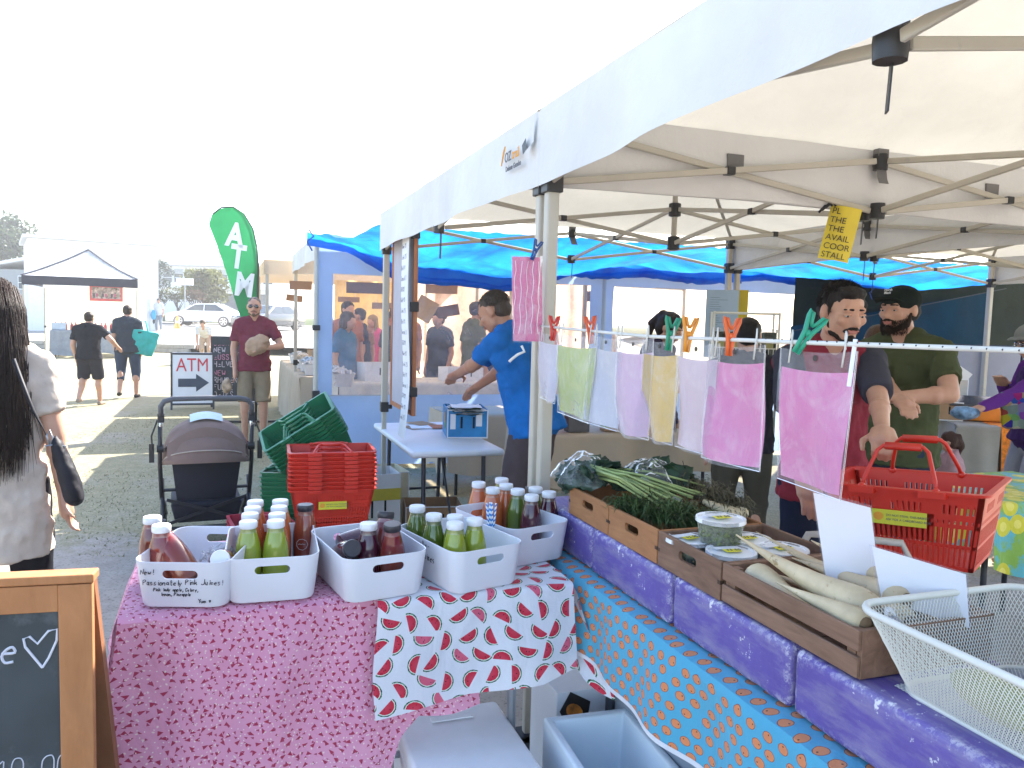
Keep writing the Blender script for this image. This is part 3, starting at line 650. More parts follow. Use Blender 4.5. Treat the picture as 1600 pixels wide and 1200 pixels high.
def crate(label, u0, u1, mt, v0=.005, v1=.315, z0=.932, h=.085, slats=False, rz=TH):
    t = thing('wooden_crate', label, 'crate', S(u0, v0, z0), rz, 'wooden crates on the counter'); W, L, th_ = v1 - v0, u1 - u0, .009
    if not slats:
        fb = MB().box((0, 0, 0), (th_, L, h)).mesh('p', mt, bevel=.0012, seg=1)
        M = TR((th_ / 2, L / 2, h * .62), (R(90), 0, R(90)))
        link('end_panel', boolcut(fb, [slot(.075, .022, M)]), t)
        fb = MB().box((W - th_, 0, 0), (W, L, h)).mesh('p', mt, bevel=.0012, seg=1); M = TR((W - th_ / 2, L / 2, h * .62), (R(90), 0, R(90))); link('end_panel', boolcut(fb, [slot(.075, .022, M)]), t)
        for y in (0, L - th_):
            MB().box((th_, y, .0), (W - th_, y + th_, h - .002)).build('side_panel', mt, t, bevel=.0012, seg=1)
        for x in (.0, W - th_):
            for y in (0, L - th_): MB().box((x - .0006, y - .0006, h * .42), (x + th_ + .0006, y + th_ + .0006, h * .52)).build('joint', mat('joint_dark', (.06, .03, .015), .8), t)
    else:
        for x in (0, W - .008):
            for z in (.004, .05): MB().box((x, 0, z), (x + .008, L, z + .036)).build('slat', mt, t, bevel=.0015, seg=1)
        for y in (0, L - .012):
            MB().box((.009, y, 0), (W - .009, y + .012, h)).build('end_panel', mt, t, bevel=.0015, seg=1)
        for x in (.009, W - .03):
            for y in (.013, L - .034): MB().box((x, y, .002), (x + .02, y + .02, h - .004)).build('corner_post', mt, t)
    for k in range(5): MB().box((th_ + .002, .012 + k * (L - .024) / 5, .002), (W - th_ - .002, .012 + (k + 1) * (L - .024) / 5 - .004, .008)).build('bottom_slat', mt, t)
    return t
crate('plywood crate of bagged leafy greens beside the gazebo leg', -.613, -.345, ply)
crate('plywood crate with handle slot holding dark feathery herbs', -.883, -.618, ply)
crate('brown wooden crate holding the plastic tubs', -1.152, -.888, brown)
crate('slatted brown crate of long white radishes', -1.548, -1.158, brown2, slats=True)
# a second row behind


# greens
leaf_d = mat('leaf_dark', (.022, .06, .028), .55, var=.4, scale=20, trans=.2); leaf_b = mat('leaf_blue', (.035, .08, .05), .5, var=.3, scale=18, trans=.2); leaf_l = mat('leaf_light', (.12, .21, .045), .5, var=.3, scale=14, trans=.25)
stem_m = mat('stem_pale', (.30, .37, .13), .5, var=.25, scale=12); herb_m = mat('herb_green', (.05, .10, .026), .6, var=.5, scale=25, trans=.15); herb_b = mat('herb_brown', (.075, .065, .03), .7, var=.4, scale=25)
def leafy(mb, c, n, rad, size, q, curl=.5):
    for i in range(n):
        d = Vector((q.gauss(0, 1), q.gauss(0, 1), abs(q.gauss(.2, .7)))).normalized(); p = c + d * rad * q.uniform(.2, 1); a = q.uniform(.6, 1.3) * size
        x = (d * .9 + Vector((q.gauss(0, .6), q.gauss(0, .6), q.gauss(-.1, .35)))).normalized(); y = x.cross(Vector((q.gauss(0, 1), q.gauss(0, 1), q.gauss(0, 1)))).normalized(); d = x.cross(y).normalized(); d = d if d.z > 0 else -d; N = 7
        def f(s_, t_): 
            wv = a * .36 * (1 + .18 * math.sin(s_ * 23)) * math.sin(math.pi * min(1, .1 + s_ * .95)) ** .7; l = (s_ - .5) * a; r_ = (t_ - .5) * 2
            return p + x * l + y * wv * r_ + d * (curl * a * (.25 - (s_ - .5) ** 2) - .25 * abs(r_) * wv + .06 * a * math.sin(s_ * 12 + r_ * 5))
        mb.grid(f, N, 4)
def feather(mb, a, b_, n, spread, q, ln=.045):
    """feathery herb sprigs along a line"""
    for i in range(n):
        t = q.random(); p = a.lerp(b_, t) + Vector((q.gauss(0, spread), q.gauss(0, spread), abs(q.gauss(0, spread * .6)))); d = ((b_ - a).normalized() + Vector((q.gauss(0, .7), q.gauss(0, .7), q.gauss(.15, .5)))).normalized()
        x = d.cross(Vector((0, 0, 1))).normalized() * .0016; l = ln * q.uniform(.5, 1.3); e = p + d * l - Vector((0, 0, l * .3)); m_ = p + d * l * .5 + Vector((0, 0, l * .06))
        mb.add([p - x, p + x, m_ + x, m_ - x, e], [(0, 1, 2, 3), (3, 2, 4)])
q = random.Random(11); zt = 1.02
lg = thing('leafy_greens', 'bunch of dark leafy greens in clear plastic in the first crate', 'vegetables', S(0, 0), 0); lg.location = (0, 0, 0)
mb = MB()
for (u, v, z) in ((-.40, .03, 1.045), (-.44, .10, 1.055), (-.36, .09, 1.05), (-.48, .17, 1.045), (-.33, .02, 1.02), (-.40, .2, 1.03), (-.30, .07, 1.02)): leafy(mb, S(u, v, z), 34, .045, .075, q, .7)
mb.build('leaves', leaf_b, lg, smooth='all')
mb = MB()
for (u, v, z) in ((-.50, .20, 1.065), (-.46, .24, 1.055), (-.56, .24, 1.05)): leafy(mb, S(u, v, z), 30, .045, .075, q, .7)
mb.build('leaves', leaf_d, lg, smooth='all')
mb = MB(); leafy(mb, S(-.50, .21, 1.075), 12, .03, .07, q); mb.build('leaves', leaf_l, lg, smooth='all')
film = clearmat('clear_film', (1, 1, 1), .10, .2, 40, (.85, .88, .9), .25, 1.07)
def bag(label, c, r_, seed, flat=.6):
    """crumpled film lying over the greens"""
    mb = MB(); c = Vector(c)
    def f(a, b_):
        t = a * 2 * math.pi; q_ = b_ ** .8; ed = 1 + .22 * noise.noise(Vector((math.cos(t) * 2, math.sin(t) * 2, seed))) + .08 * math.sin(t * 9 + seed)
        x, y = math.cos(t) * r_[0] * q_ * ed, math.sin(t) * r_[1] * q_ * ed; P_ = Vector((x * 22, y * 22, seed)); rid = 1 - abs(noise.noise(P_)) * 2; rid2 = 1 - abs(noise.noise(P_ * 2.6)) * 2
        return c + Vector((x, y, r_[2] * (.55 - .75 * q_ * q_) + .011 * rid + .006 * rid2))
    mb.grid(f, 60, 22); return mb.build('plastic_bag', film, None, smooth=25, label=label, cat='plastic bag')
bag('crinkled clear plastic bag over the greens nearest the gazebo leg', S(-.35, .05, 1.05), (.09, .13, .11), 1)
bag('clear plastic bag lying over the back greens', S(-.50, .20, 1.06), (.10, .13, .09), 6)
hb = thing('herb_bunch', 'feathery dark green herb bunch with pale stalks lying across the second crate', 'herbs', (0, 0, 0))
mb = MB(); feather(mb, S(-.60, .05, 1.01), S(-.80, .15, 1.015), 2300, .022, q, .05); feather(mb, S(-.68, .05, 1.02), S(-.85, .22, 1.0), 1500, .018, q, .05); mb.build('foliage', herb_m, hb)
mb = MB(); 
for i in range(26):
    a = S(-.42 + q.gauss(0, .02), .06 + q.gauss(0, .02), 1.075 + q.gauss(0, .012)); b_ = S(-.70 + q.gauss(0, .03), .16 + q.gauss(0, .05), 1.05 + q.gauss(0, .012)); mb.tube([a, a.lerp(b_, .5) + Vector((0, 0, .012)), b_], [.0045, .004, .0025], 5)
mb.build('stalks', stem_m, hb, smooth='all')
rb = thing('herb_bunch', 'brownish wilted herb bunch at the back of the second crate', 'herbs', (0, 0, 0))
mb = MB(); feather(mb, S(-.56, .27, 1.05), S(-.80, .29, 1.03), 2200, .026, q, .03); mb.build('foliage', herb_b, rb)
pl = mat('parsnip_skin', (.62, .52, .33), .55, var=.12, scale=18, bump=.2, bscale=60, bdist=.003)
for k in range(3):
    a = S(-.74, .23 + k * .018, 1.045 - k * .006); b_ = S(-.835, .255 + k * .02, 1.03); MB().tube([a, a.lerp(b_, .5), b_, b_ + (b_ - a) * .08], [.008, .013, .015, .004], 10).build('parsnip', pl, None, smooth='all', label='cut pale root end showing at the right of the herbs', cat='vegetable', group='pale root ends in the herb crate')
# long white radishes
radish_m = mat('radish_skin', (.62, .50, .31), .55, var=.16, scale=9, bump=.45, bscale=45, bdist=.004, wear=(.34, .23, .11), wearamt=.60, wscale=30)
def radish(label, p0, p1, r_, bend=(0, 0, 0)):
    p0, p1, bend = Vector(p0), Vector(p1), Vector(bend); pts = []; rr = []
    for i in range(46):
        t = i / 45; pts.append(p0.lerp(p1, t) + bend * math.sin(math.pi * t)); k = (.05 + .95 * min(1, t * 1.12) ** 1.25) * (1 if t < .9 else .62 + .38 * math.sqrt(max(0, 1 - ((t - .9) / .1) ** 2)))
        rr.append(r_ * k * (1 + .07 * noise.noise(Vector((t * 9, r_ * 99, 0))) + .03 * noise.noise(Vector((t * 40, r_ * 99, 3)))))
    rt = MB().tube(pts, rr, 16).build('radish', radish_m, None, smooth='all', label=label, cat='vegetable', group='long white radishes in the slatted crate')
    d = (p1 - p0).normalized(); MB().tube([p1 - d * .01, p1 + d * .004, p1 + d * .009], [r_ * .62, r_ * .55, r_ * .2], 12).build('cut_crown', mat('crown_brown', (.16, .10, .05), .8, bump=.5), rt, smooth='all'); return rt
radish('slender white radish with long thin tail lying on top of the crate', S(-1.11, .07, 1.062), S(-1.49, .095, 1.02), .033, (0, 0, -.008))
radish('fat white radish at the back of the slatted crate', S(-1.16, .17, 1.03), S(-1.46, .225, 1.01), .034)
radish('white radish against the front slats, left of the others', S(-1.48, .04, .985), S(-1.19, .06, .995), .034)
radish('white radish half buried under the slender one', S(-1.17, .12, .99), S(-1.515, .15, 1.0), .034)
radish('white radish wedged between the slender one and the back ones', S(-1.20, .15, 1.03), S(-1.49, .165, 1.035), .026)
radish('small white radish crossing over the back of the crate', S(-1.14, .25, 1.045), S(-1.40, .20, 1.045), .022)
radish('small white radish by the crate end beside the mesh basket', S(-1.30, .03, 1.02), S(-1.52, .045, 1.015), .024)
radish('white radish along the back panel of the crate', S(-1.16, .26, .98), S(-1.5, .28, .98), .026)
radish('thin root poking up at the back left of the slatted crate', S(-1.06, .16, 1.05), S(-1.22, .235, 1.0), .012)
# deli tubs
tubclear = clearmat('tub_plastic', (1, 1, 1), .10, .08, 8, (.9, .9, .9), .1); lidm = clearmat('tub_lid', (1, 1, 1), .30, .2, 12, (.85, .87, .88), .2); yel = mat('yellow_label', (.75, .68, .03), .6, var=.05); capers = mat('green_beads', (.16, .19, .07), .5, var=.5, scale=90, bump=.8, bscale=150); wpap = mat('white_paper', (.74, .75, .78), .7, var=.03)
def tub(label, c, r_, h, fill, rot=0, tilt=(0, 0)):
    t = thing('plastic_tub', label, 'tub', c, group='clear plastic tubs in the brown crate', rot=(tilt[0], tilt[1], rot))
    MB().lathe([(r_ * .80, 0), (r_ * .82, .003), (r_, h)], 28, capt=False).build('tub_wall', tubclear, t, smooth=True)
    fm = MB().lathe([(r_ * .78, .002), (r_ * .92, h * .8)], 24)
    qq = random.Random(int(r_ * 1e5))
    for i in range(90):
        a = qq.uniform(0, 6.28); z = qq.uniform(.04, .8) * h; rr = (r_ * .79 + (r_ * .15) * z / h); fm.ell((rr * math.cos(a), rr * math.sin(a), z), .0045, n=6, k=4)
    fm.build('filling', fill, t, smooth='all')
    MB().lathe([(r_ * .4, h + .002), (r_ * .9, h + .002), (r_ * .94, h + .005), (r_ * 1.05, h + .005), (r_ * 1.06, h - .004), (r_ * 1.0, h - .005)], 32).build('lid', lidm, t, smooth=50)
    lb = MB().box((-r_ * .35, -r_ * .28, h + .0065), (r_ * .35, r_ * .1, h + .0075)).build('price_label', yel, t)
    wr = MB(); write(wr, '$8.50', r_ * .2, -r_ * .25, -r_ * .18, r=.0006, fn=lambda x, z: (x, z, h + .008)); wr.build('writing', ink, lb)
    MB().box((-r_ * .6, r_ * .14, h + .0062), (r_ * .55, r_ * .5, h + .0070)).build('paper_label', wpap, t); return t
grey_olive = mat('olive_filling', (.12, .15, .07), .5, var=.5, scale=60); pale_f = mat('pale_filling', (.42, .40, .28), .6, var=.3, scale=50)
tub('tall clear tub of small green seeds stacked on top', S(-.985, .115, 1.005), .056, .058, capers, TH)
tub('low clear tub at the left under the tall one', S(-.94, .06, .955), .055, .05, grey_olive, TH + .2); tub('low clear tub in front under the tall one', S(-1.06, .095, .955), .055, .05, grey_olive, TH - .1)
tub('low clear tub behind the tall one', S(-.99, .19, .955), .055, .055, pale_f, TH); tub('low clear tub at the right beside the radishes', S(-1.085, .215, .955), .058, .055, pale_f, TH + .1)

# ------------------------------------------------------------------ white mesh basket and card holders
wirew = mat('white_wire', (.70, .69, .62), .4, var=.05)
def mesh_basket(label, u0, u1, v0, v1, z0, h, ins=.05):
    t = thing('mesh_basket', label, 'basket', S(u0, v0, z0), TH); W, L = v1 - v0, u1 - u0; cut = .05
    def ring(k, w_, l, o):  # rounded rectangle
        pts = []
        for cx, cy, a0 in ((w_ - cut, l - cut, 0), (cut, l - cut, 90), (cut, cut, 180), (w_ - cut, cut, 270)):
            for i in range(7): a = R(a0 + 15 * i); pts.append(Vector((o + cx + cut * math.cos(a), o + cy + cut * math.sin(a), k)))
        return pts
    top = ring(h, W, L, 0); bot = ring(0, W - 2 * ins, L - 2 * ins, ins)
    MB().tube(top, .0065, 8, True).build('rim', wirew, t, smooth='all'); MB().tube(bot, .004, 6, True).build('base_ring', wirew, t, smooth='all')
    def arc(pts):
        ac = [0]; n = len(pts)
        for i in range(n): ac.append(ac[-1] + (pts[(i + 1) % n] - pts[i]).length)
        return ac
    at_, ab = arc(top), arc(bot)
    def pt(pts, ac, s_):
        s_ = (s_ % 1) * ac[-1]; n = len(pts)
        for i in range(n):
            if s_ <= ac[i + 1]: return pts[i].lerp(pts[(i + 1) % n], (s_ - ac[i]) / max(1e-9, ac[i + 1] - ac[i]))
        return pts[0]
    n = int(at_[-1] / .0075); mb = MB(); rows = 5; sh = .012 * rows / at_[-1] * 1.4
    for i in range(n):
        for sg in (1, -1):
            P = [pt(bot, ab, i / n + sg * sh * k / rows).lerp(pt(top, at_, i / n + sg * sh * k / rows), k / rows) for k in range(rows + 1)]
            mb.tube(P, .00075, 3)
    mb.build('mesh_wall', wirew, t)
    mb = MB(); w2, l2 = W - 2 * ins, L - 2 * ins
    for i in range(int((w2 + l2) / .008)):
        s_ = i * .008; 
        a = (ins + min(s_, w2), ins + max(0, s_ - w2), 0); b_ = (ins + max(0, s_ - l2), ins + min(s_, l2), 0); mb.tube([a, b_], .0008, 3)
        a = (ins + w2 - min(s_, w2), ins + max(0, s_ - w2), 0); b_ = (ins + w2 - max(0, s_ - l2), ins + min(s_, l2), 0); mb.tube([a, b_], .0008, 3)
    mb.build('mesh_floor', wirew, t); return t
mesh_basket('big white wire mesh basket at the near end of the counter', -2.12, -1.53, .005, .40, .933, .125)
mesh_basket('white wire mesh basket behind the white price cards', -1.98, -1.50, .43, .78, .90, .12)
fl = thing('leafy_greens', 'green squash and leaves inside the near mesh basket', 'vegetables', (0, 0, 0))
mb = MB()
for k, (u, v) in enumerate(((-1.74, .10), (-1.84, .14), (-1.90, .22), (-1.80, .26))): mb.ell(S(u, v, .975), (.035, .09, .033), Euler((0, 0, TH + .4 * k)))
mb.build('squash', mat('squash_skin', (.24, .27, .10), .4, var=.3, scale=14), fl, smooth='all')
mb = MB(); leafy(mb, S(-1.82, .22, 1.03), 16, .08, .10, q); mb.build('leaves', leaf_l, fl, smooth='all')
acry = clearmat('acrylic', (.97, .97, 1), .06, .05, 6, (.8, .8, .85), .05); cardm = mat('card_white', (.72, .72, .76), .6, var=.02, bump=.08, bscale=12)
def cardholder(label, P):
    """P: four corners top-left, top-right, bottom-right, bottom-left as points in the stall"""
    P = [Vector(p) for p in P]; c = sum(P, Vector()) / 4; n_ = (P[1] - P[0]).cross(P[3] - P[0]).normalized()
    if n_.dot(CAM - c) < 0: n_ = -n_
    t = thing('price_card', label, 'card', P[3]); L = [p - P[3] for p in P]; cc = c - P[3]
    def slab(k, a, b_): 
        q_ = [cc + (p - cc) * k for p in L]; vs_ = [p + n_ * a for p in q_] + [p + n_ * b_ for p in q_]
        return MB().add(vs_, [(3, 2, 1, 0), (4, 5, 6, 7), (0, 1, 5, 4), (1, 2, 6, 5), (2, 3, 7, 6), (3, 0, 4, 7)])
    slab(.95, .002, .004).build('card', cardm, t); slab(1, -.002, .0).build('acrylic_back', acry, t)
    return t
def cardpts(px, dep):  # a rectangle fitted to the pictured corners, standing at its own depth
    return [Pd(x, y, d) for (x, y), d in zip(px, dep)]
cardholder('tall blank white card in clear holder at the basket', cardpts(((1268, 765), (1362, 790), (1380, 942), (1290, 915)), (1.60, 1.56, 1.54, 1.58)))
cardholder('wide blank white card in clear holder, lower right one', cardpts(((1358, 850), (1512, 896), (1518, 984), (1374, 937)), (1.47, 1.42, 1.41, 1.46)))
cl = thing('card_clip', 'clear plastic clip gripping the mesh basket rim', 'clip', (0, 0, 0))
a = Pd(1385, 955, 1.42); b_ = Pd(1395, 975, 1.36)
MB().tube([a, a.lerp(b_, .5) + Vector((0, 0, .01)), b_], .009, 10).build('clip_body', acry, cl, smooth='all'); MB().ell(b_, .014).build('clip_knob', acry, cl, smooth='all')
MB().bar(Pd(1350, 925, 1.5), Pd(1418, 955, 1.44), .004, .03).build('clip_bar', acry, cl)
for x, y in ((1365, 938), (1402, 952)): MB().ell(Pd(x, y, 1.44), .0045).build('screw', steel_m, cl, smooth='all')

# ------------------------------------------------------------------ boxes under the tables
def tubbox(label, name, u0, u1, v0, v1, h, mt, open_, rz=TH, wall=.025, rim=.03, cat='box', inner=None, z0=0):
    t = thing(name, label, cat, S(u0, v0, z0), rz); W, L = v1 - v0, u1 - u0
    if open_:
        mb = MB(); o = [(0, 0), (W, 0), (W, L), (0, L)]; i_ = [(wall, wall), (W - wall, wall), (W - wall, L - wall), (wall, L - wall)]
        vs_ = [(x, y, 0) for x, y in o] + [(x, y, h) for x, y in o] + [(x, y, h) for x, y in i_] + [(x + (.02 if x < W / 2 else -.02), y + (.02 if y < L / 2 else -.02), .06) for x, y in i_]
        fs = [(3, 2, 1, 0)] + [(k, (k + 1) % 4, 4 + (k + 1) % 4, 4 + k) for k in range(4)] + [(4 + k, 4 + (k + 1) % 4, 8 + (k + 1) % 4, 8 + k) for k in range(4)] + [(8 + k, 8 + (k + 1) % 4, 12 + (k + 1) % 4, 12 + k) for k in range(4)] + [(12, 13, 14, 15)]
        mb.add(vs_, fs).build('body', mt, t, bevel=.009, seg=3, smooth=60)
    else:
        MB().box((0, 0, 0), (W, L, h - .05)).build('body', mt, t, bevel=.012, seg=3, smooth=60); MB().box((-.006, -.006, h - .048), (W + .006, L + .006, h)).build('lid', mt, t, bevel=.014, seg=3, smooth=60)
        MB().box((W * .3, L * .9, h + .001), (W * .7, L * .93, h + .006)).build('lid_ridge', mt, t, bevel=.002)
    return t
tubbox('closed white foam box under the watermelon cloth', 'foam_box', -1.15, -.33, -.53, -.215, .35, foam_w, False, cat='foam box')
palb = mat('pale_blue_plastic', (.72, .80, .86), .45, var=.05, scale=3)
tubbox('open pale blue cool box in front of the counter', 'cool_box', -1.25, -.50, -.17, .10, .37, palb, True, rz=TH - .06, cat='cool box')
tubbox('grey plastic tub under the orange-print cloth', 'plastic_tub', -1.7, -.40, .13, .55, .44, mat('grey_tub', (.25, .30, .36), .5, var=.05), True, cat='tub')
mg = thing('carton', 'white fruit carton with a mango picture under the counter end', 'carton', S(-.36, -.02), TH)
MB().box((0, 0, 0), (.3, .22, .36)).build('carton_wall', wpap, mg, bevel=.003)
MB().at(TR((.045, -.002, .30), (R(90), 0, 0))).prism([(-.035, 0), (0, .06), (.07, .02), (.06, -.05), (.0, -.07)], -.001, .001).build('print_panel', mat('black_print', (.015, .012, .01), .6), mg)
MB().at(TR((.06, -.005, .295), (R(90), 0, R(0)))).ell((0, 0, 0), (.034, .023, .0015), Euler((0, 0, -.7))).build('mango_print', mat('mango', (.62, .20, .02), .5, var=.4, scale=30), mg, smooth='all')

# ------------------------------------------------------------------ white bins and juice bottles
binw = mat('white_bin', (.70, .70, .74), .38, var=.025, scale=4, wear=(.58, .57, .6), wearamt=.7, wscale=18)
def rrect(w_, l, r_, z, n=6):
    p = []
    for cx, cy, a0 in ((w_ / 2 - r_, l / 2 - r_, 0), (-w_ / 2 + r_, l / 2 - r_, 90), (-w_ / 2 + r_, -l / 2 + r_, 180), (w_ / 2 - r_, -l / 2 + r_, 270)):
        for i in range(n + 1): a = R(a0 + 90 * i / n); p.append((cx + r_ * math.cos(a), cy + r_ * math.sin(a), z))
    return p
def loft(mb, rings, capa=True, capb=True):
    n = len(rings[0]); fs = []
    for i in range(len(rings) - 1):
        for j in range(n): fs.append((i * n + j, i * n + (j + 1) % n, (i + 1) * n + (j + 1) % n, (i + 1) * n + j))
    if capa: fs.append(tuple(range(n))[::-1])
    if capb: fs.append(tuple(range((len(rings) - 1) * n, len(rings) * n)))
    return mb.add([p for r_ in rings for p in r_], fs)
BH = .116
def make_binmesh():
    mb = MB(); loft(mb, [rrect(.200, .298, .034, 0.0), rrect(.206, .304, .034, .006), rrect(.230, .335, .042, BH - .001), rrect(.228, .333, .041, BH), rrect(.223, .328, .04, BH - .001), rrect(.198, .296, .032, .008)], True, True)
    me = mb.mesh('bin', binw); cu_ = []
    for s_ in (-1, 1):
        c = MB().at(TR((0, s_ * .16, BH - .032), (R(90), 0, 0))).prism(stadium(.084, .022), -.04, .04).mesh('c', binw); cu_.append(c)
    me = boolcut(me, cu_); me.polygons.foreach_set('use_smooth', [True] * len(me.polygons)); me.set_sharp_from_angle(angle=R(35)); return me
binmesh = make_binmesh(); bins = []
def whitebin(label, p0, p1, rz=None):
    """p0, p1: pictured bottom front corners"""
    a, b_ = Pz(*p0, .806), Pz(*p1, .806); d = (b_ - a).normalized(); ang = math.atan2(d.y, d.x) if rz is None else rz
    a = Pz(p0[0], p0[1] + 6, .806); b_ = Pz(p1[0], p1[1] + 6, .806); c = (a + b_) / 2 + Vector((-math.sin(ang), math.cos(ang), 0)) * .153; c.z = .808
    t = thing('storage_bin', label, 'bin', c, ang, 'white bins of juice bottles'); link('bin_wall', binmesh, t); bins.append(t); return t
b1 = whitebin('white bin at the left end with handwriting on its front', (222, 944), (345, 945)); b2 = whitebin('white bin second from the left, packed with upright bottles', (363, 940), (486, 931))
b3 = whitebin('middle white bin with tumbled dark-capped bottles', (543, 942), (662, 920), R(30)); b4 = whitebin('white bin second from the right, of green juices', (714, 928), (808, 904), R(35)); b5 = whitebin('rightmost white bin beside the gazebo leg', (801, 885), (882, 864), R(36))
mark = mat('marker_ink', (.015, .015, .02), .6)
def binwrite(b_, rows, side=False):
    mb = MB()
    for tx, h, x, z, sd in rows:
        f = (lambda X_, Z_: (X_, -.152 - .0155 * (Z_ / BH) - .0012, Z_)) if not side else (lambda X_, Z_: (-.103 - .012 * (Z_ / BH) - .0012, X_, Z_))
        if side: f2 = f; f = lambda X_, Z_: f2(-X_, Z_)
        write(mb, tx, h, x, z, r=.00085, fn=f, seed=sd, adv=.62)
    mb.build('handwriting', mark, b_)
binwrite(b1, (('New!', .014, -.092, .084, 1), ('Passionately', .0135, -.088, .057, 2), ('Pink Juices!', .0135, .012, .059, 3), ('Pink lady apple, Celery,', .008, -.064, .042, 4), ('lemon, Pineapple', .008, -.047, .030, 5), ('Yum', .010, .040, .012, 6), ('\x01', .006, .066, .014, 7)))
binwrite(b4, (('Alkr-4', .02, -.02, .09, 3), ('Juices', .02, -.01, .06, 4)), True)
whitep0 = mat('logo_white', (.7, .7, .7), .6); capw = mat('white_cap', (.74, .74, .76), .35, var=.03); capk = mat('dark_cap', (.03, .025, .03), .4)
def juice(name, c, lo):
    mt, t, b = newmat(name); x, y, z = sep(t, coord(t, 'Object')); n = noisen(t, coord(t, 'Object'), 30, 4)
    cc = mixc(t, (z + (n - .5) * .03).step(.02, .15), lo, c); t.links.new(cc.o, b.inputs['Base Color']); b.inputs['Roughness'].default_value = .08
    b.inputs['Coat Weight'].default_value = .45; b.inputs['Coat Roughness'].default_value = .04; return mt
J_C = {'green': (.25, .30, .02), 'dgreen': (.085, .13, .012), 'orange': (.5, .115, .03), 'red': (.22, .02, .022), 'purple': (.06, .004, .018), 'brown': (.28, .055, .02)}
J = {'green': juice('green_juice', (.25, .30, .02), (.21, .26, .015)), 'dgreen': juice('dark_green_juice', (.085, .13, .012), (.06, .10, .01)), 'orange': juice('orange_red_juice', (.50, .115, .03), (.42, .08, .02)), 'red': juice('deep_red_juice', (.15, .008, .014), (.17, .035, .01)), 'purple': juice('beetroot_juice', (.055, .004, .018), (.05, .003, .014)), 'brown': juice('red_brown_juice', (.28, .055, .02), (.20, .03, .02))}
glassm = clearmat('bottle_glass', (.96, .98, .97), .05, .03, 4, (.8, .85, .85), .02)
PROF = [(.028, .0), (.0325, .003), (.0345, .012), (.0345, .074), (.0335, .092), (.0305, .110), (.0262, .127), (.0222, .141), (.0205, .149), (.0205, .154)]
juicemesh = {}; 
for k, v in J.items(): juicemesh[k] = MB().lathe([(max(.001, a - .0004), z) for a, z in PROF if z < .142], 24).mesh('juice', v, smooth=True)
neckmesh = {k: MB().lathe([(a, z) for a, z in PROF if z > .135], 24, capb=False, capt=False).mesh('neck', mat('neck_' + k, tuple(.7 * x + .08 for x in J_C[k]), .12, coat=.6, var=.05), smooth=True) for k in J}
capmesh = {k: MB().lathe([(.0215, .152), (.0232, .154), (.0232, .167), (.0215, .170), (.012, .1705)], 24).mesh('cap', mt, smooth=45) for k, mt in (('w', capw), ('k', capk))}
JN = {'green': 'lime green', 'dgreen': 'dark green', 'orange': 'orange-red', 'red': 'deep red', 'purple': 'beetroot purple', 'brown': 'red-brown'}
def bottle(j, where, cap='w', px=None, loc=None, rot=None, ztop=.978, group=None):
    if px: p = Pz(*px, ztop); p.z = .810
    else: p = Vector(loc)
    t = thing('juice_bottle', JN[j] + ' juice bottle, ' + ('white' if cap == 'w' else 'dark') + ' cap, ' + where, 'bottle', p, group=group or 'juice bottles in the white bins', rot=rot or (0, 0, rnd.uniform(0, 6)))
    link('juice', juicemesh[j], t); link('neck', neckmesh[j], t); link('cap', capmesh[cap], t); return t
bottle('red', 'standing at the back of the left bin', px=(238, 808)); bottle('red', 'standing in front in the left bin', px=(252, 821))
def lying(j, where, cap, bn, off, rot):
    az = bn.rotation_euler.z; M = Matrix.Translation(bn.location) @ Matrix.Rotation(az, 4, 'Z'); return bottle(j, where, cap, loc=M @ Vector(off), rot=(rot[0], rot[1], rot[2] + az))
lying('red', 'leaning over in the left bin', 'k', b1, (.0, -.075, .035), (R(-30), R(-38), R(10))); lying('red', 'lying in left bin facing the camera', 'w', b1, (.045, .02, .052), (R(68), R(12), R(10)))
for k, p in enumerate(((399, 783), (395, 793), (391, 803))): bottle('orange', ('back', 'third', 'second')[k] + ' in left row of second bin', px=p)
for k, p in enumerate(((438, 782), (436, 792), (433, 803))): bottle('orange', ('back', 'third', 'second')[k] + ' in right row of second bin', px=p)
bottle('green', 'at the front left of the second bin', px=(388, 815)); bottle('green', 'at the front right of the second bin', px=(431, 814)); bq = bottle('brown', 'standing alone at the right of the second bin', 'k', px=(477, 789), rot=(0, 0, 0)); MB().tube([(.016 * math.cos(k * .7), -.0352 * math.cos(.016 * math.cos(k * .7) / .0345), .062 + .016 * math.sin(k * .7)) for k in range(9)], .0006, 4, True).tube([(-.01 + .004 * k, -.0354, .062 + .002 * (k % 2)) for k in range(6)], .0006, 4).build('printed_logo', whitep0, bq)
bottle('purple', 'standing upright in the middle bin', px=(576, 818)); lying('purple', 'lying across the back of the middle bin', 'w', b3, (-.055, .06, .085), (R(80), R(8), R(95)))
lying('red', 'tilted beside the upright one in the middle bin', 'k', b3, (.03, -.03, .02), (R(-10), R(8), 0)); lying('red', 'tilted in the front of the middle bin', 'k', b3, (.045, -.075, .01), (R(8), R(-4), 0)); lying('purple', 'lying at left of middle bin', 'k', b3, (-.055, .06, .055), (R(66), R(0), R(-6)))
for k, p in enumerate(((652, 791), (678, 804), (711, 806), (711, 817), (742, 811))): bottle(('dgreen', 'dgreen', 'green', 'green', 'green')[k], ('at the back left of', 'second from the left in', 'in the middle of', 'in the front of', 'at the right of')[k] + ' the fourth bin', px=p)
for k, (j, p, wh) in enumerate((('orange', (748, 754), 'at the back left of the rightmost bin'), ('orange', (770, 763), 'second along in the rightmost bin'), ('orange', (791, 757), 'third along in the rightmost bin'), ('green', (784, 748), 'farthest back in the rightmost bin'), ('dgreen', (809, 765), 'in the middle of the rightmost bin'), ('purple', (831, 774), 'at the front right of the rightmost bin'), ('dgreen', (837, 762), 'behind the purple ones in the rightmost bin'), ('purple', (858, 769), 'at the right end of the rightmost bin'))): bottle(j, wh, px=p)
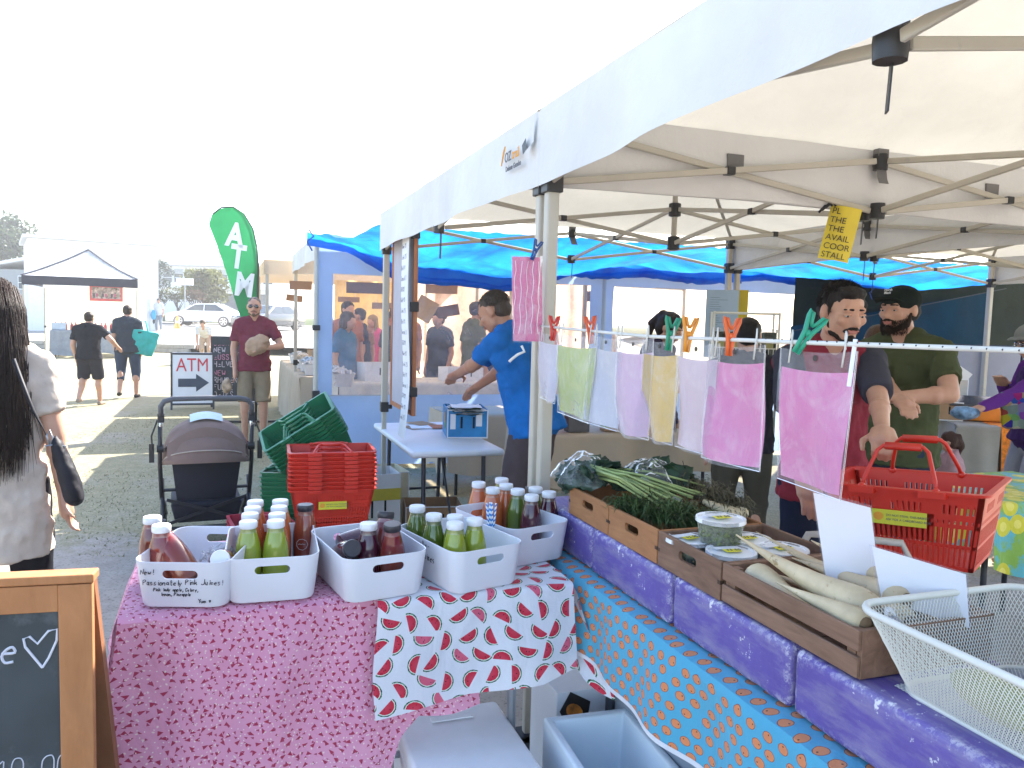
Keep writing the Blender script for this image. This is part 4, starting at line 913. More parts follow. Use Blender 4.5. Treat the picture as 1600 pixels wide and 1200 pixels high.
# paper straws
def strawmat():
    mt, t, b = newmat('straw_paper'); x, y, z = sep(t, coord(t, 'Object')); n = ((z * 420 + x * 500).sin()).gt(.1); t.links.new(mixc(t, n, (.75, .77, .8), (.03, .22, .55)).o, b.inputs['Base Color']); b.inputs['Roughness'].default_value = .7; return mt
sm_ = strawmat(); sp = Pz(768, 815, .93)
for k in range(7): MB().tube([(0, 0, -.12), (0, 0, .055)], .003, 8).build('paper_straw', sm_, None, smooth='all', loc=sp + Vector((.006 * (k % 4) - .01, .007 * (k // 4), 0)), rot=(R(rnd.uniform(-4, 4)), R(rnd.uniform(-8, 2)), k), label='blue and white paper straw in the rightmost bin', cat='straw', group='paper straws')
# ice bag in the left bin
MB().grid(lambda a, b_: Vector((-.01 + .10 * a, -.02 + .13 * b_, .075 + .02 * noise.noise(Vector((a * 5, b_ * 5, 2))) + .015 * noise.noise(Vector((a * 15, b_ * 13, 4))))), 24, 24).build('plastic_bag', film, None, smooth='all', loc=b1.location, rot=b1.rotation_euler, label='crumpled clear plastic bag inside the left bin', cat='plastic bag')
def facecam(p): return math.atan2(-p[0], p[1])
# ------------------------------------------------------------------ shopping baskets
def basketmeshes(mt):
    tw, tl, bw_, bl, h = .44, .30, .36, .225, .225; wall = MB()
    def side(n, P, Q, p, q_):  # top corners P,Q bottom corners p,q
        P, Q, p, q_ = map(Vector, (P, Q, p, q_)); f = lambda s_, t_: (p.lerp(q_, s_)).lerp(P.lerp(Q, s_), t_); o = (f(.5, .5)); o = Vector((o.x, o.y, 0)).normalized() * .0022
        def band(t0, t1, s0=0, s1=1):
            a, b_, c, d = f(s0, t0), f(s1, t0), f(s1, t1), f(s0, t1); wall.add([a - o, b_ - o, c - o, d - o, a + o, b_ + o, c + o, d + o], [(0, 1, 2, 3), (7, 6, 5, 4), (0, 4, 5, 1), (1, 5, 6, 2), (2, 6, 7, 3), (3, 7, 4, 0)])
        for t0, t1 in ((0, .06), (.30, .34), (.56, .61), (.66, .74), (.86, 1)): band(t0, t1)
        for i in range(n):
            s_ = i / n; wd = .42 / n
            band(.06, .30, s_, s_ + wd); band(.34, .56, s_, s_ + wd * 1.0); band(.74, .86, s_, s_ + wd * (1.4 if (i // 3) % 3 else 2.4)); band(.61, .66, s_, s_ + wd * 1.6)
        for s0 in (0, .97): band(0, 1, s0, s0 + .03)
        if n > 20: band(.36, .72, .28, .72)
    T = [(-tw / 2, -tl / 2, h), (tw / 2, -tl / 2, h), (tw / 2, tl / 2, h), (-tw / 2, tl / 2, h)]; B = [(-bw_ / 2, -bl / 2, 0), (bw_ / 2, -bl / 2, 0), (bw_ / 2, bl / 2, 0), (-bw_ / 2, bl / 2, 0)]
    for k in range(4): side(28 if k % 2 == 0 else 18, T[k], T[(k + 1) % 4], B[k], B[(k + 1) % 4])
    rim = MB(); loft(rim, [rrect(tw, tl, .02, h - .004, 3), rrect(tw + .03, tl + .03, .03, h - .002, 3), rrect(tw + .032, tl + .032, .03, h + .006, 3), rrect(tw - .002, tl - .002, .02, h + .007, 3), rrect(tw - .004, tl - .004, .02, h - .004, 3)], False, False)
    rim.box((-.13, -tl / 2 - .026, h - .012), (-.06, -tl / 2 - .002, h + .0075)).box((.06, -tl / 2 - .026, h - .012), (.13, -tl / 2 - .002, h + .0075))
    base = MB(); loft(base, [rrect(bw_ + .004, bl + .004, .02, 0, 3), rrect(bw_ + .006, bl + .006, .02, .006, 3)])
    hd = MB(); pts = [(-.10, 0, 0), (-.095, 0, .03), (-.07, 0, .115), (-.055, 0, .13), (.055, 0, .13), (.07, 0, .115), (.095, 0, .03), (.10, 0, 0)]; hd.tube(pts, .0062, 8); hd.bar((-.05, 0, .13), (.05, 0, .13), .012, .02); hd.ell((-.10, 0, 0), .011).ell((.10, 0, 0), .011)
    return dict(wall=wall.mesh('wall', mt), rim=rim.mesh('rim', mt, smooth=35), base=base.mesh('base', mt), handle=hd.mesh('handle', mt, smooth='all'))
redp = mat('red_plastic', (.62, .03, .015), .38, var=.08, scale=5); greenp = mat('green_plastic', (.01, .17, .075), .35, var=.12, scale=5); magp = mat('magenta_plastic', (.40, .02, .05), .4)
RB, GB, MG = basketmeshes(redp), basketmeshes(greenp), basketmeshes(magp)
def basket(ms, label, M, group=None, handles='flat', lab=False):
    t = thing('shopping_basket', label, 'basket', group=group); t.matrix_basis = M
    link('wall', ms['wall'], t); link('rim', ms['rim'], t); link('base', ms['base'], t)
    for s_ in (-1, 1):
        if handles == 'flat': link('handle', ms['handle'], t, loc=(0, s_ * .155, .228), rot=(R(78) * s_, 0, 0))
        else: link('handle', ms['handle'], t, loc=(0, s_ * .15, .228), rot=(R(handles) * s_, 0, 0))
    if lab:
        lo = MB().box((-.075, -.0012, -.021), (.075, .0012, .021)).build('label_sticker', mat('yellow_sticker', (.62, .58, .03), .6, var=.05), t, loc=(0, -.148, .142), rot=(R(-9.5), 0, 0))
        for i, tx in enumerate(('DO NOT STEAL THIS BASKET', 'ASK FOR A CARDBOARD BOX')): link('lettering', textmesh(tx, .0088, ink, .0004), lo, loc=(-.034, -.0016, .003 - i * .012))
        MB().ell((-.055, -.0016, .001), (.014, .0008, .012)).build('print_mark', orange_ink, lo)
    return t
c0 = Pd(517, 800, 4.45); rzs = facecam(c0) + R(4)
for k in range(6): basket(GB, 'green shopping basket under the red stack, %s from the ground' % ORD[k], TR((c0.x, c0.y, .004 + k * .024), (0, 0, rzs)), 'green baskets under the red stack')
for k in range(10): basket(RB, 'lowest red shopping basket of the stack, with yellow sticker' if k == 0 else 'red shopping basket, %s from the bottom of the red stack' % ORD[k], TR((c0.x + rnd.uniform(-.003, .003), c0.y, .355 + k * .0225), (0, 0, rzs + R(rnd.uniform(-.8, .8)))), 'red baskets in the red stack', lab=(k == 0))
c1 = Pd(462, 780, 4.95)
for k in range(14): basket(GB, 'green shopping basket, %s in the upright stack behind the red one' % ORD[k], TR((c1.x, c1.y, .004 + k * .027), (0, 0, rzs + R(75 + rnd.uniform(-1, 1)))), 'upright green baskets')
c2 = Pd(487, 692, 4.8); fr = facecam(c2); ax = Matrix.Rotation(fr, 4, 'Z') @ Matrix.Rotation(R(-33), 4, 'Y') @ Matrix.Rotation(R(16), 4, 'X')
for k in range(7): basket(GB, 'green shopping basket, %s in the tilted leaning stack' % ORD[k] if k < 6 else 'topmost green basket of the tilted stack', Matrix.Translation(c2) @ ax @ TR((0, 0, -.21 + k * .026)), 'tilted green baskets')
c3 = Pd(425, 850, 4.6)
for k in range(5): basket(MG, 'dark red basket, %s in the low stack left of the green ones' % ORD[k], TR((c3.x, c3.y, .004 + k * .028), (0, 0, rzs + R(10))), 'dark red baskets')

# ------------------------------------------------------------------ white folding table, fruit boxes, board
trestle('white plastic folding table in front of the man in the blue shirt', 1.96, 3.28, .02, .60, .74, mat('white_table', (.66, .70, .74), .4, var=.03))
cardb = mat('cardboard', (.36, .22, .12), .85, var=.12, scale=5, bump=.15, bscale=30); bluebox = mat('blue_print', (.015, .22, .50), .5, var=.15, scale=8); cream = mat('cream_board', (.60, .55, .40), .7)
def fruitbox(label, p, rz, w_, d, h, face, side=None, name='carton', band=None):
    t = thing(name, label, 'carton', p, rz); th_ = .006
    MB().box((0, 0, 0), (w_, th_, h)).build('front_panel', face, t, bevel=.001, seg=1); MB().box((0, d - th_, 0), (w_, d, h)).build('back_panel', face, t)
    MB().box((0, th_, 0), (th_, d - th_, h)).build('side_panel', side or face, t); MB().box((w_ - th_, th_, 0), (w_, d - th_, h)).build('side_panel', side or face, t); MB().box((th_, th_, 0), (w_ - th_, d - th_, .006)).build('base_panel', cardb, t)
    for x in (.35, .65):
        MB().at(TR((w_ * x, -.001, h * .55), (R(90), 0, 0))).prism([(a * .35, b_) for b_, a in stadium(h * .42, .03)] if 0 else [(-.007, -h * .2), (.007, -h * .2), (.007, h * .2), (-.007, h * .2)], -.001, .001).build('vent_hole', mat('hole_dark', (.01, .01, .012), .9), t)
    for x0, x1, z0, z1 in ((0, w_, 0, .008), (0, w_, h - .008, h), (0, .007, .008, h - .008), (w_ - .007, w_, .008, h - .008)): MB().box((x0, -.0016, z0), (x1, -.0002, z1)).build('print_border', wpap, t)
    return t
bb = fruitbox('blue printed fruit carton on the white folding table', S(2.44, .36, .741), TH - R(10), .27, .36, .19, bluebox)
MB().box((.02, -.0022, .06), (.055, -.0016, .16)).build('print_panel', wpap, bb); MB().box((.19, -.0022, .08), (.23, -.0016, .165)).build('print_panel', wpap, bb)
mb = MB(); mb.at(TR((-.0015, .14, .1), (R(90), 0, R(-90)))).ell((0, 0, 0), (.07, .06, .001)); mb.build('fruit_print', mat('print_green', (.10, .35, .10), .5, var=.6, scale=30), bb, smooth='all'); MB().at(TR((-.003, .16, .12), (R(90), 0, R(-90)))).ell((0, 0, 0), (.035, .04, .001)).build('fruit_print', mat('print_orange', (.60, .20, .05), .5, var=.5, scale=30), bb, smooth='all')
pp = thing('paper_bags', 'pile of white and green paper bags in the blue carton', 'paper bags', S(2.5, .5, .9), TH)
for k in range(9): MB().grid(lambda a, b_: ((a - .5) * .2, (b_ - .5) * .24, .006 * k + .012 * noise.noise(Vector((a * 3, b_ * 3, k)))), 8, 8).build('bag', wpap if k % 3 else leaf_b, pp, smooth='all', rot=(0, 0, rnd.uniform(-.3, .3)))
pr = thing('paper_sheets', 'loose papers at the back of the white table', 'papers', S(2.95, .25, .742), TH)
for k in range(4): MB().box((0, 0, 0), (.15, .2, .0015)).build('sheet', (cardb, wpap, mat('rust_paper', (.42, .12, .04), .7))[k % 3], pr, loc=(rnd.uniform(-.05, .15), rnd.uniform(-.1, .1), .002 * k), rot=(0, 0, rnd.uniform(-.5, .5)))
fruitbox('white and yellow fruit carton under the white table', S(3.05, -.16), TH + R(6), .42, .36, .40, cream); fruitbox('brown fruit carton on the grass beneath the white table', S(2.75, .16), TH - R(8), .4, .3, .22, cardb, name='carton')
yb = fruitbox('yellow-banded banana carton left of the white table legs', S(2.72, -.18, 0), TH + R(3), .3, .3, .46, wpap); MB().box((-.001, -.003, .28), (.301, -.0012, .36)).build('print_band', mat('banana_yellow', (.6, .5, .05), .6), yb)
MB().box((0, 0, 0), (.34, .24, .035)).build('wooden_board', brown, None, bevel=.003, loc=S(1.15, -.02, .0), rot=(0, 0, .4), label='flat brown wooden board on the ground under the table', cat='board')
mtg = thing('ground_mat', 'black rubber lattice mat on the ground by the gazebo leg', 'mat', S(1.2, .15, .0), TH); mb = MB()
for k in range(15): mb.bar((k * .06 - .3, 0, .012), (k * .06 + .2, .8, .012), .018, .014).bar((k * .06 - .3, .8, .012), (k * .06 + .2, 0, .012), .018, .014)
mb.build('lattice', blackp, mtg)
# framed board hanging along the gazebo edge, with paper price strip
hb_ = thing('framed_board', 'wood-framed grey notice board hanging beside the rear gazebo leg', 'notice board', S(2.2, .08, .92), TH)
chalkgrey = mat('pale_board', (.42, .41, .48), .7, var=.06); oakw = woodm('frame_wood', (.34, .12, .05), (.48, .20, .09), (14, 14, 3))
MB().box((-.006, .03, .03), (.006, .67, 1.11)).build('panel', chalkgrey, hb_)
for a, b_ in (((-.013, 0, 0), (.013, .03, 1.14)), ((-.013, .67, 0), (.013, .70, 1.14)), ((-.013, .03, 0), (.013, .67, .03)), ((-.013, .03, 1.11), (.013, .67, 1.14))): MB().box(a, b_).build('frame_rail', oakw, hb_, bevel=.003)
ps = thing('price_strip', 'long white handwritten paper strip hanging over the notice board', 'paper strip', S(2.2, .055, .92), TH)
def strip(a, b_): return (-.012 - .018 * math.sin(b_ * 7) * b_ - .01, -.02 + .20 * a + .012 * math.sin(b_ * 5 + 1), 1.13 - 1.27 * b_)
MB().grid(strip, 4, 40).build('paper', wpap, ps, smooth='all')
mb = MB()
for k in range(17):
    write(mb, ('Kale $3', 'Leek 2.5', 'Beet $4', 'Carrot 3', 'Dill $2')[k % 5], .028, 0, 0, r=.0007, fn=lambda x, z, k=k: (lambda q_: (q_[0] - .003, q_[1], q_[2]))(strip(1 - min(1, .06 + x * 5.4), .08 + k * .052 - z * .8)), seed=k, adv=.6)
mb.build('handwriting', mat('pencil_grey', (.22, .22, .27), .8), ps)
for z in (1.08, .64, .12): MB().box((-.03, -.012, z), (.02, .03, z + .06)).build('bulldog_clip', blackp, hb_, bevel=.004)

# ------------------------------------------------------------------ pushchair
def pram():
    p = Pz(322, 842); rz = facecam(p) + R(2); t = thing('pushchair', 'black pushchair with brown hood parked on the grass', 'pushchair', p, rz)
    chrome = mat('chrome', (.55, .55, .58), .25, .9); fr = mat('pram_black', (.015, .016, .022), .4); hoodm = mat('hood_brown', (.20, .135, .115), .85, var=.08, bump=.25, bscale=16, bdist=.01); grip = mat('grip_grey', (.09, .095, .11), .7); navy = mat('pram_navy', (.012, .013, .026), .8, bump=.2)
    W = .27
    for s_ in (-1, 1):
        MB().tube([(s_ * W, -.06, .30), (s_ * (W + .01), -.12, .55), (s_ * (W + .005), -.20, .80)], .014, 10).build('side_tube', fr, t, smooth='all'); MB().tube([(s_ * (W + .006), -.155, .66), (s_ * W, -.225, .87)], .0115, 10).build('upper_tube', chrome, t, smooth='all')
        MB().tube([(s_ * W, -.06, .32), (s_ * .25, .30, .12)], .014, 8).build('lower_tube', fr, t, smooth='all'); MB().tube([(s_ * W, .02, .42), (s_ * .26, -.22, .12)], .014, 8).build('rear_tube', fr, t, smooth='all')
        MB().lathe([(.012, -.02), (.026, -.02), (.028, .02), (.012, .02)], 12).build('hinge', fr, t, smooth=40, loc=(s_ * (W + .006), -.15, .65), rot=(0, R(90), 0)); MB().box((-.02, -.015, -.03), (.02, .015, .03)).build('clamp', fr, t, bevel=.006, loc=(s_ * W, -.225, .855))
        for y in (-.22, .34):
            wl = MB().at(TR((s_ * .265, y, .105), (0, R(90), 0))).lathe([(.075, -.018), (.1, -.02), (.105, 0), (.1, .02), (.075, .018)], 24).build('wheel', fr, t, smooth=40)
            mb = MB().at(TR((s_ * .265, y, .105), (0, R(90), 0)))
            for k in range(6): mb.bar((0, 0, 0), (.078 * math.cos(k * 1.047), .078 * math.sin(k * 1.047), 0), .014, .012)
            mb.build('spokes', chrome, wl)
        MB().tube([(s_ * (W + .02), -.2, .84), (s_ * (W + .055), -.21, .74), (s_ * (W + .05), -.2, .62)], .006, 6).build('strap', blackp, t); MB().box((-.015, -.006, -.06), (.015, .006, .06)).build('strap_end', blackp, t, loc=(s_ * (W + .055), -.2, .63))
    hp = [(-W, -.23, .87), (-W, -.25, .93), (-W + .02, -.262, .962), (-W + .07, -.27, .978), (0, -.272, .982), (W - .07, -.27, .978), (W - .02, -.262, .962), (W, -.25, .93), (W, -.23, .87)]
    MB().tube(hp, .0165, 12).build('handle_bar', grip, t, smooth='all')
    def hood(a, b_):  # a: left to right arch, b_: back to front sweep
        th_ = math.pi * a; sw = R(-28 + 118 * b_); w_ = .262 + .012 * math.sin(b_ * 25) ; rr = .30 + .014 * abs(math.sin(b_ * 9.4))
        x = -w_ * math.cos(th_) * (1 - .05 * b_); hgt = math.sin(th_) ** .62
        return (x, -.02 + rr * math.sin(sw - R(52)) * hgt * 1.0, .52 + (rr * 1.02) * math.cos(sw - R(52)) * hgt * .98)
    MB().grid(hood, 40, 30).build('hood', hoodm, t, smooth='all')
    for bb_ in (.12, .33): MB().tube([Vector(hood(a / 30, bb_)) * 1.0 + Vector((0, -.004, .004)) for a in range(31)], .0045, 6).build('hood_piping', mat('piping', (.42, .35, .30), .7), t, smooth='all')
    MB().grid(lambda a, b_: ((a - .5) * .44 * (1 - .18 * (1 - b_)), -.20 - .03 * math.sin(a * 3.14) + .10 * (1 - b_), .30 + .36 * b_ + .05 * b_ * math.sin(a * 3.14)), 16, 12).build('seat_back', navy, t, smooth='all')
    MB().grid(lambda a, b_: ((a - .5) * .47, -.235 - .03 * math.sin(a * 3.14) + .03 * b_, .585 + (.10 + .07 * math.sin(a * 3.14)) * b_ + .035 * math.sin(a * 3.14)), 16, 6).build('hood_back', hoodm, t, smooth='all')
    MB().grid(lambda a, b_: ((a - .5) * .2, -.13 + .22 * b_, .812 + .02 * math.sin(a * 3.14) + .035 * math.sin(b_ * 3.14)), 8, 8).build('muslin_cloth', mat('pale_cloth', (.55, .66, .66), .8), t, smooth='all')
    bk = MB().box((-.22, -.2, .16), (.22, .22, .30), .03, .03).build('under_basket', navy, t, bevel=.02)
    MB().tube([(-W, -.21, .14), (W, -.21, .14)], .011, 8).build('axle', fr, t); MB().tube([(-W, -.06, .36), (W, -.06, .36)], .011, 8).build('cross_tube', fr, t)
    for a, b_ in (((-.24, -.215, .33), (.24, -.215, .17)), ((-.24, -.215, .17), (.24, -.215, .33))): MB().bar(a, b_, .012, .02).build('brace', fr, t)
pram()

# ------------------------------------------------------------------ feather flag, sandwich boards
flagm = mat('flag_green', (.02, .24, .085), .7, var=.06, trans=.3, bump=.1, bscale=4); whitep = mat('white_print', (.80, .82, .84), .7, var=.02)
fp = Pd(400, 500, 11.0); fl_ = thing('feather_flag', 'green feather flag with white letters ATM behind the man in maroon', 'flag', (fp.x, fp.y, 0), facecam(fp)); k_ = 11.0 / FPX
outl = [(402, 500), (403.5, 460), (404, 420), (402, 385), (396, 357), (383, 335), (367, 325.5), (350, 327.5), (338, 338), (333, 354), (346, 388), (363, 440), (377, 488), (384, 504)]
def fx(x, y): return ((x - 402) * k_, 0, CAM.z + (488 - y) * k_)
mb = MB(); n_ = len(outl); c_ = (380, 400)
right = [(404 if y > 420 else None, y) for y in range(0)]
def edge(y, side):
    pts = outl[:7] if side else outl[6:]
    pts = sorted([(b_, a) for a, b_ in pts]); 
    return lerp(pts, y)
ys = [326 + (503 - 326) * i / 40 for i in range(41)]
mb.grid(lambda a, b_: (lambda y: (lambda l, r_: (fx(l + (r_ - l) * b_, y)[0], -.03 * math.sin(b_ * 3 + y * .03), fx(0, y)[2]))(edge(y, 0), edge(y, 1)))(326 + 177 * a), 40, 10).build('flag_cloth', flagm, fl_, smooth='all')
MB().tube([(0, .015, 0)] + [Vector(fx(x + 1.2, y)) + Vector((0, .01, 0)) for x, y in outl[:9]], [.016] * 4 + [.010] * 6, 8).build('pole', mat('pole_black', (.02, .02, .03), .4), fl_, smooth='all')
mb = MB(); mb.bar((-.4, 0, .02), (.4, 0, .02), .03).bar((0, -.4, .021), (0, .4, .021), .03); mb.build('cross_base', blackp, fl_)
for ch, x, y, sz in (('A', 358, 383, .43), ('T', 363, 416, .43), ('M', 369.5, 458, .43)): link('lettering', textmesh(ch, sz, whitep, .001, bold=.018, sx=.72), fl_, loc=(fx(x, y)[0], -.05, fx(x, y)[2]), rot=(0, R(7), 0))
def sandwich(label, px, d, boardm, framem, w_, h, zb, lean=R(8), name='sandwich_board', fw=.03):
    p = Pd(*px, d); p.z = 0; t = thing(name, label, 'sign', p, facecam(p))
    b_ = MB().box((-w_ / 2, -.008, zb), (w_ / 2, .008, zb + h)).build('board', boardm, t, rot=(-lean, 0, 0)); MB().box((-w_ / 2, .25, zb), (w_ / 2, .266, zb + h)).build('rear_board', boardm, t, rot=(lean * .9, 0, 0))
    for a, c in (((-w_ / 2 - fw, -.014, 0), (-w_ / 2, .014, zb + h + fw)), ((w_ / 2, -.014, 0), (w_ / 2 + fw, .014, zb + h + fw)), ((-w_ / 2, -.014, zb + h), (w_ / 2, .014, zb + h + fw)), ((-w_ / 2, -.014, zb - fw), (w_ / 2, .014, zb))): MB().box(a, c).build('frame_rail', framem, t, bevel=.003, rot=(-lean, 0, 0))
    return t, b_
boardk = mat('chalk_black', (.035, .042, .055), .75, var=.25, scale=5); blackwood = mat('black_frame', (.03, .032, .045), .6)
at_, ab_ = sandwich('white sandwich board reading ATM with a dark arrow on the grass', (301, 600), 12.4, mat('white_board', (.66, .67, .71), .5, var=.03), blackwood, .58, .76, .10)
link('lettering', textmesh('ATM', .30, mat('red_marker', (.55, .03, .05), .6), .001, 'CENTER', sx=.78), ab_, loc=(0, -.011, .60))
MB().at(TR((0, -.011, .42), (R(90), 0, 0))).prism([(-.21, -.065), (.05, -.065), (.05, -.14), (.24, 0), (.05, .14), (.05, .065), (-.21, .065)], -.001, .001).build('arrow_print', mat('slate_print', (.035, .05, .08), .6), ab_)
link('lettering', textmesh('CASH  OUT', .105, mat('faint_print', (.45, .45, .5), .6), .001, 'CENTER'), ab_, loc=(0, -.011, .135))
ct, cb = sandwich('dark chalkboard of sweets behind the white ATM board', (366, 590), 12.9, boardk, blackwood, .66, 1.0, .12); chalk = mat('chalk_white', (.55, .5, .55), .9); chalkp = mat('chalk_pink', (.55, .25, .35), .9)
for i, (tx, mt) in enumerate((('BACK', chalkp), ('NEW SEASON', chalk), ('AUSSIE', chalkp), ('HALVES', chalk), ('NEW', chalkp), ('RHUBARB', chalk), ('FUDGE', chalk), ('DATES', chalk))):
    mb = MB(); write(mb, tx, .085, -.31, 1.0 - i * .115 - (.03 if i > 3 else 0), r=.006, fn=lambda x, z: (x, -.011, z), seed=i, slant=.02); mb.build('chalk_lettering', mt, cb)
# wooden chalkboard at the left front
wood_o = woodm('orange_wood', (.34, .135, .045), (.46, .20, .075), (10, 10, 2.2)); slate = mat('slate_board', (.045, .055, .06), .8, var=.25, scale=3, wear=(.07, .08, .085), wearamt=.52, wscale=4)
q0 = Pd(143, 897, 1.60); wb = thing('chalkboard_sign', 'wood-framed chalkboard sandwich sign at the lower left', 'sign', (q0.x, q0.y, 0), math.atan2(Pd(0, 905, 1.56).y - q0.y, Pd(0, 905, 1.56).x - q0.x) + math.pi); H_ = q0.z
fw = .062; Wd = .60
for nm, a, b_ in (('frame_rail', (-fw, 0, .06), (0, .02, H_ - .02)), ('frame_rail', (-Wd, 0, .06), (-Wd + fw, .02, H_ - .02)), ('frame_rail', (-Wd + fw, .0015, H_ - .02 - .055), (-fw, .02, H_ - .02)), ('frame_rail', (-Wd + fw, .0015, .06), (-fw, .02, .12))): MB().box(a, b_).build(nm, wood_o, wb, bevel=.002)
MB().box((-Wd, -.002, H_ - .018), (.004, .045, H_)).build('top_rail', wood_o, wb, bevel=.003)
sb = MB().box((-Wd + fw, .008, .12), (-fw, .013, H_ - .075)).build('slate', slate, wb)
MB().add([(-.001, .022, H_ - .02), (.0, .042, H_ - .02), (.02, .30, 0), (.02, .26, 0), (-.03, .022, H_ - .02), (-.03, .042, H_ - .02), (-.03, .30, 0), (-.03, .26, 0)], [(0, 1, 2, 3), (7, 6, 5, 4), (0, 3, 7, 4), (1, 5, 6, 2), (3, 2, 6, 7), (0, 4, 5, 1)]).build('rear_leg', woodm('dark_wood', (.20, .075, .03), (.28, .12, .05), (10, 10, 2)), wb)
MB().grid(lambda a, b_: (-.03 - .54 * a, .045 + .23 * b_, H_ - .05 - (H_ - .15) * b_), 2, 2).build('rear_slate', slate, wb)
Lw = -fw; chb = mat('chalk_bright', (.62, .62, .68), .9)
def chalkword(tx, h, x, z, r_, sd, name='chalk_word', **kw):
    for i, ch_ in enumerate(tx):   # every letter is a stroke drawing of its own
        if ch_ != ' ':
            mb = MB(); write(mb, ch_, h, x + i * h * .62, z, r=r_, fn=lambda X_, Z_: (X_, .0072, Z_), seed=sd + i, jit=.03); mb.build('chalk_letter', chb, wb)
chalkword('dejuxe', .06, Lw - .292, H_ - .175, .0028, 2); chalkword('and', .06, Lw - .21, H_ - .085, .0026, 3)
hp_ = [(.0, 0), (-.03, .045), (-.033, .062), (-.022, .066), (-.008, .05), (.012, .075), (.028, .078), (.027, .055), (.012, .02), (.0, 0)]; MB().tube([(Lw - .032 + x, .0072, H_ - .19 + z) for x, z in hp_], .0026, 6).build('chalk_heart', chb, wb)
chalkword('$10.00', .045, Lw - .15, H_ - .42, .0012, 5); chalkword('Take 9', .05, Lw - .17, H_ - .51, .0018, 6)

# ------------------------------------------------------------------ washing line of paper sleeves
ropem = mat('rope_white', (.70, .68, .62), .7)
LZ = 1.497
rl = thing('rope', 'white cord strung along the counter carrying the paper sleeves', 'cord', S(0, 0), TH); MB().tube([(.0, -.02, LZ + .01), (0, -.8, LZ - .006), (0, -1.5, LZ), (0, -3, LZ + .015)], .0042, 8).build('cord', ropem, rl, smooth='all')
mb = MB()
for k in range(70): mb.ell((-.0036, -1.25 - k * .024, LZ + .003), .0016, n=5, k=3)
mb.build('fleck', blackp, rl)
sleeve = clearmat('sleeve_plastic', (.97, .97, .98), .14, .1, 16, (.85, .85, .88), .5)
def papermat(name, c):
    mt, t, b = newmat(name); n = noisen(t, coord(t, 'Object'), 9, 6, .7, 1.5); t.links.new(mixc(t, n.step(.48, .72), c, tuple(min(.85, x * .5 + .42) for x in c)).o, b.inputs['Base Color']); b.inputs['Roughness'].default_value = .35
    bumpn(t, b, noisen(t, coord(t, 'Object', (1, 6, 1)), 14, 4), .3, .004); addtrans(mt, t, b, mixc(t, 0.0, c, c), .3); return mt
PM = {'white': papermat('paper_white', (.62, .60, .72)), 'green': papermat('paper_lime', (.44, .56, .10)), 'blue': papermat('paper_bluewhite', (.58, .62, .75)), 'pale pink': papermat('paper_palepink', (.66, .46, .66)), 'yellow': papermat('paper_yellow', (.68, .48, .09)), 'faint pink': papermat('paper_faintpink', (.66, .54, .64)), 'pink': papermat('paper_pink', (.68, .20, .48))}
def tline(px): 
    d = ray(px, 520); d = Vector((d.x, d.y)); A2 = Vector((AA.x, AA.y)); U2 = Vector((UU.x, UU.y)); k = (px - 800) / FPX
    return (k * A2.y - A2.x) / (U2.x - k * U2.y)   # u where the line crosses that column (near enough)
def sleeve_card(label, x0, x1, ytop, ybot, c, tw=0, off=0.0):
    u0, u1 = tline(x0), tline(x1); um = (u0 + u1) / 2; W = abs(u1 - u0) * 1.07; zt_, zb_ = Pu((x0 + x1) / 2, ytop, um).z, Pu((x0 + x1) / 2, ybot, um).z
    t = thing('paper_sleeve', label, 'paper sleeve', S(um, off, 0), TH + tw, 'paper sleeves pegged on the cord'); hd = .035
    tl_ = rnd.uniform(-.05, .05); ph = rnd.uniform(0, 6); f = lambda s_, a, b_: (s_ + (.014 * math.sin(b_ * 3.2 + a * 2.5 + ph) + .008 * math.sin(a * 6 + ph * 2)) * b_, (a - .5) * W + tl_ * .18 * b_, LZ - .012 - .006 * math.sin(a * 3.14) - (LZ - .012 - zb_) * b_ + tl_ * (a - .5) * W)
    MB().grid(lambda a, b_: f(-.001, a, b_), 8, 12).build('sleeve', sleeve, t, smooth='all')
    MB().grid(lambda a, b_: f(.0012, .03 + .94 * a, .14 + .83 * b_), 8, 12).build('paper', PM[c], t, smooth='all')
    MB().tube([f(-.001, a, b_) for a, b_ in ((0, .0), (0, 1), (1, 1), (1, 0))], .0014, 5).build('sleeve_edge', sleeve, t)
    MB().at(TR((-.004, 0, LZ - .028), (0, R(90), 0))).lathe([(.003, 0), (.0055, 0), (.0055, .001), (.003, .001)], 10).build('punch_hole', blackp, t)
    for a in (.15, .85):
        y = (a - .5) * W; MB().tube([(-.005, y, LZ - .04), (-.006, y - .006, LZ - .005), (-.004, y - .006, LZ + .015), (0, y, LZ + .021), (.004, y + .006, LZ + .012), (.004, y + .004, LZ - .01)], .0017, 5).build('hook', ropem, t, smooth='all')
    return t
for a in (('white paper sleeve nearest the gazebo leg', 845, 872, 530, 626, 'white', .1), ('lime green paper sleeve, second on the cord', 870, 931, 535, 652, 'green', -.02), ('bluish white paper sleeve between the green and pink ones', 926, 968, 540, 666, 'blue', .03), ('pale pink paper sleeve left of the yellow one', 962, 1018, 545, 680, 'pale pink', -.02), ('yellow paper sleeve on the cord', 1005, 1057, 550, 688, 'yellow', .02), ('faint pink paper sleeve right of the yellow one', 1058, 1120, 555, 706, 'faint pink', .0), ('bright pink paper sleeve left of the man in the red shirt', 1108, 1192, 560, 724, 'pink', -.02), ('largest bright pink paper sleeve in front of the man in the red shirt', 1222, 1334, 575, 762, 'pink', .0)): sleeve_card(*a)
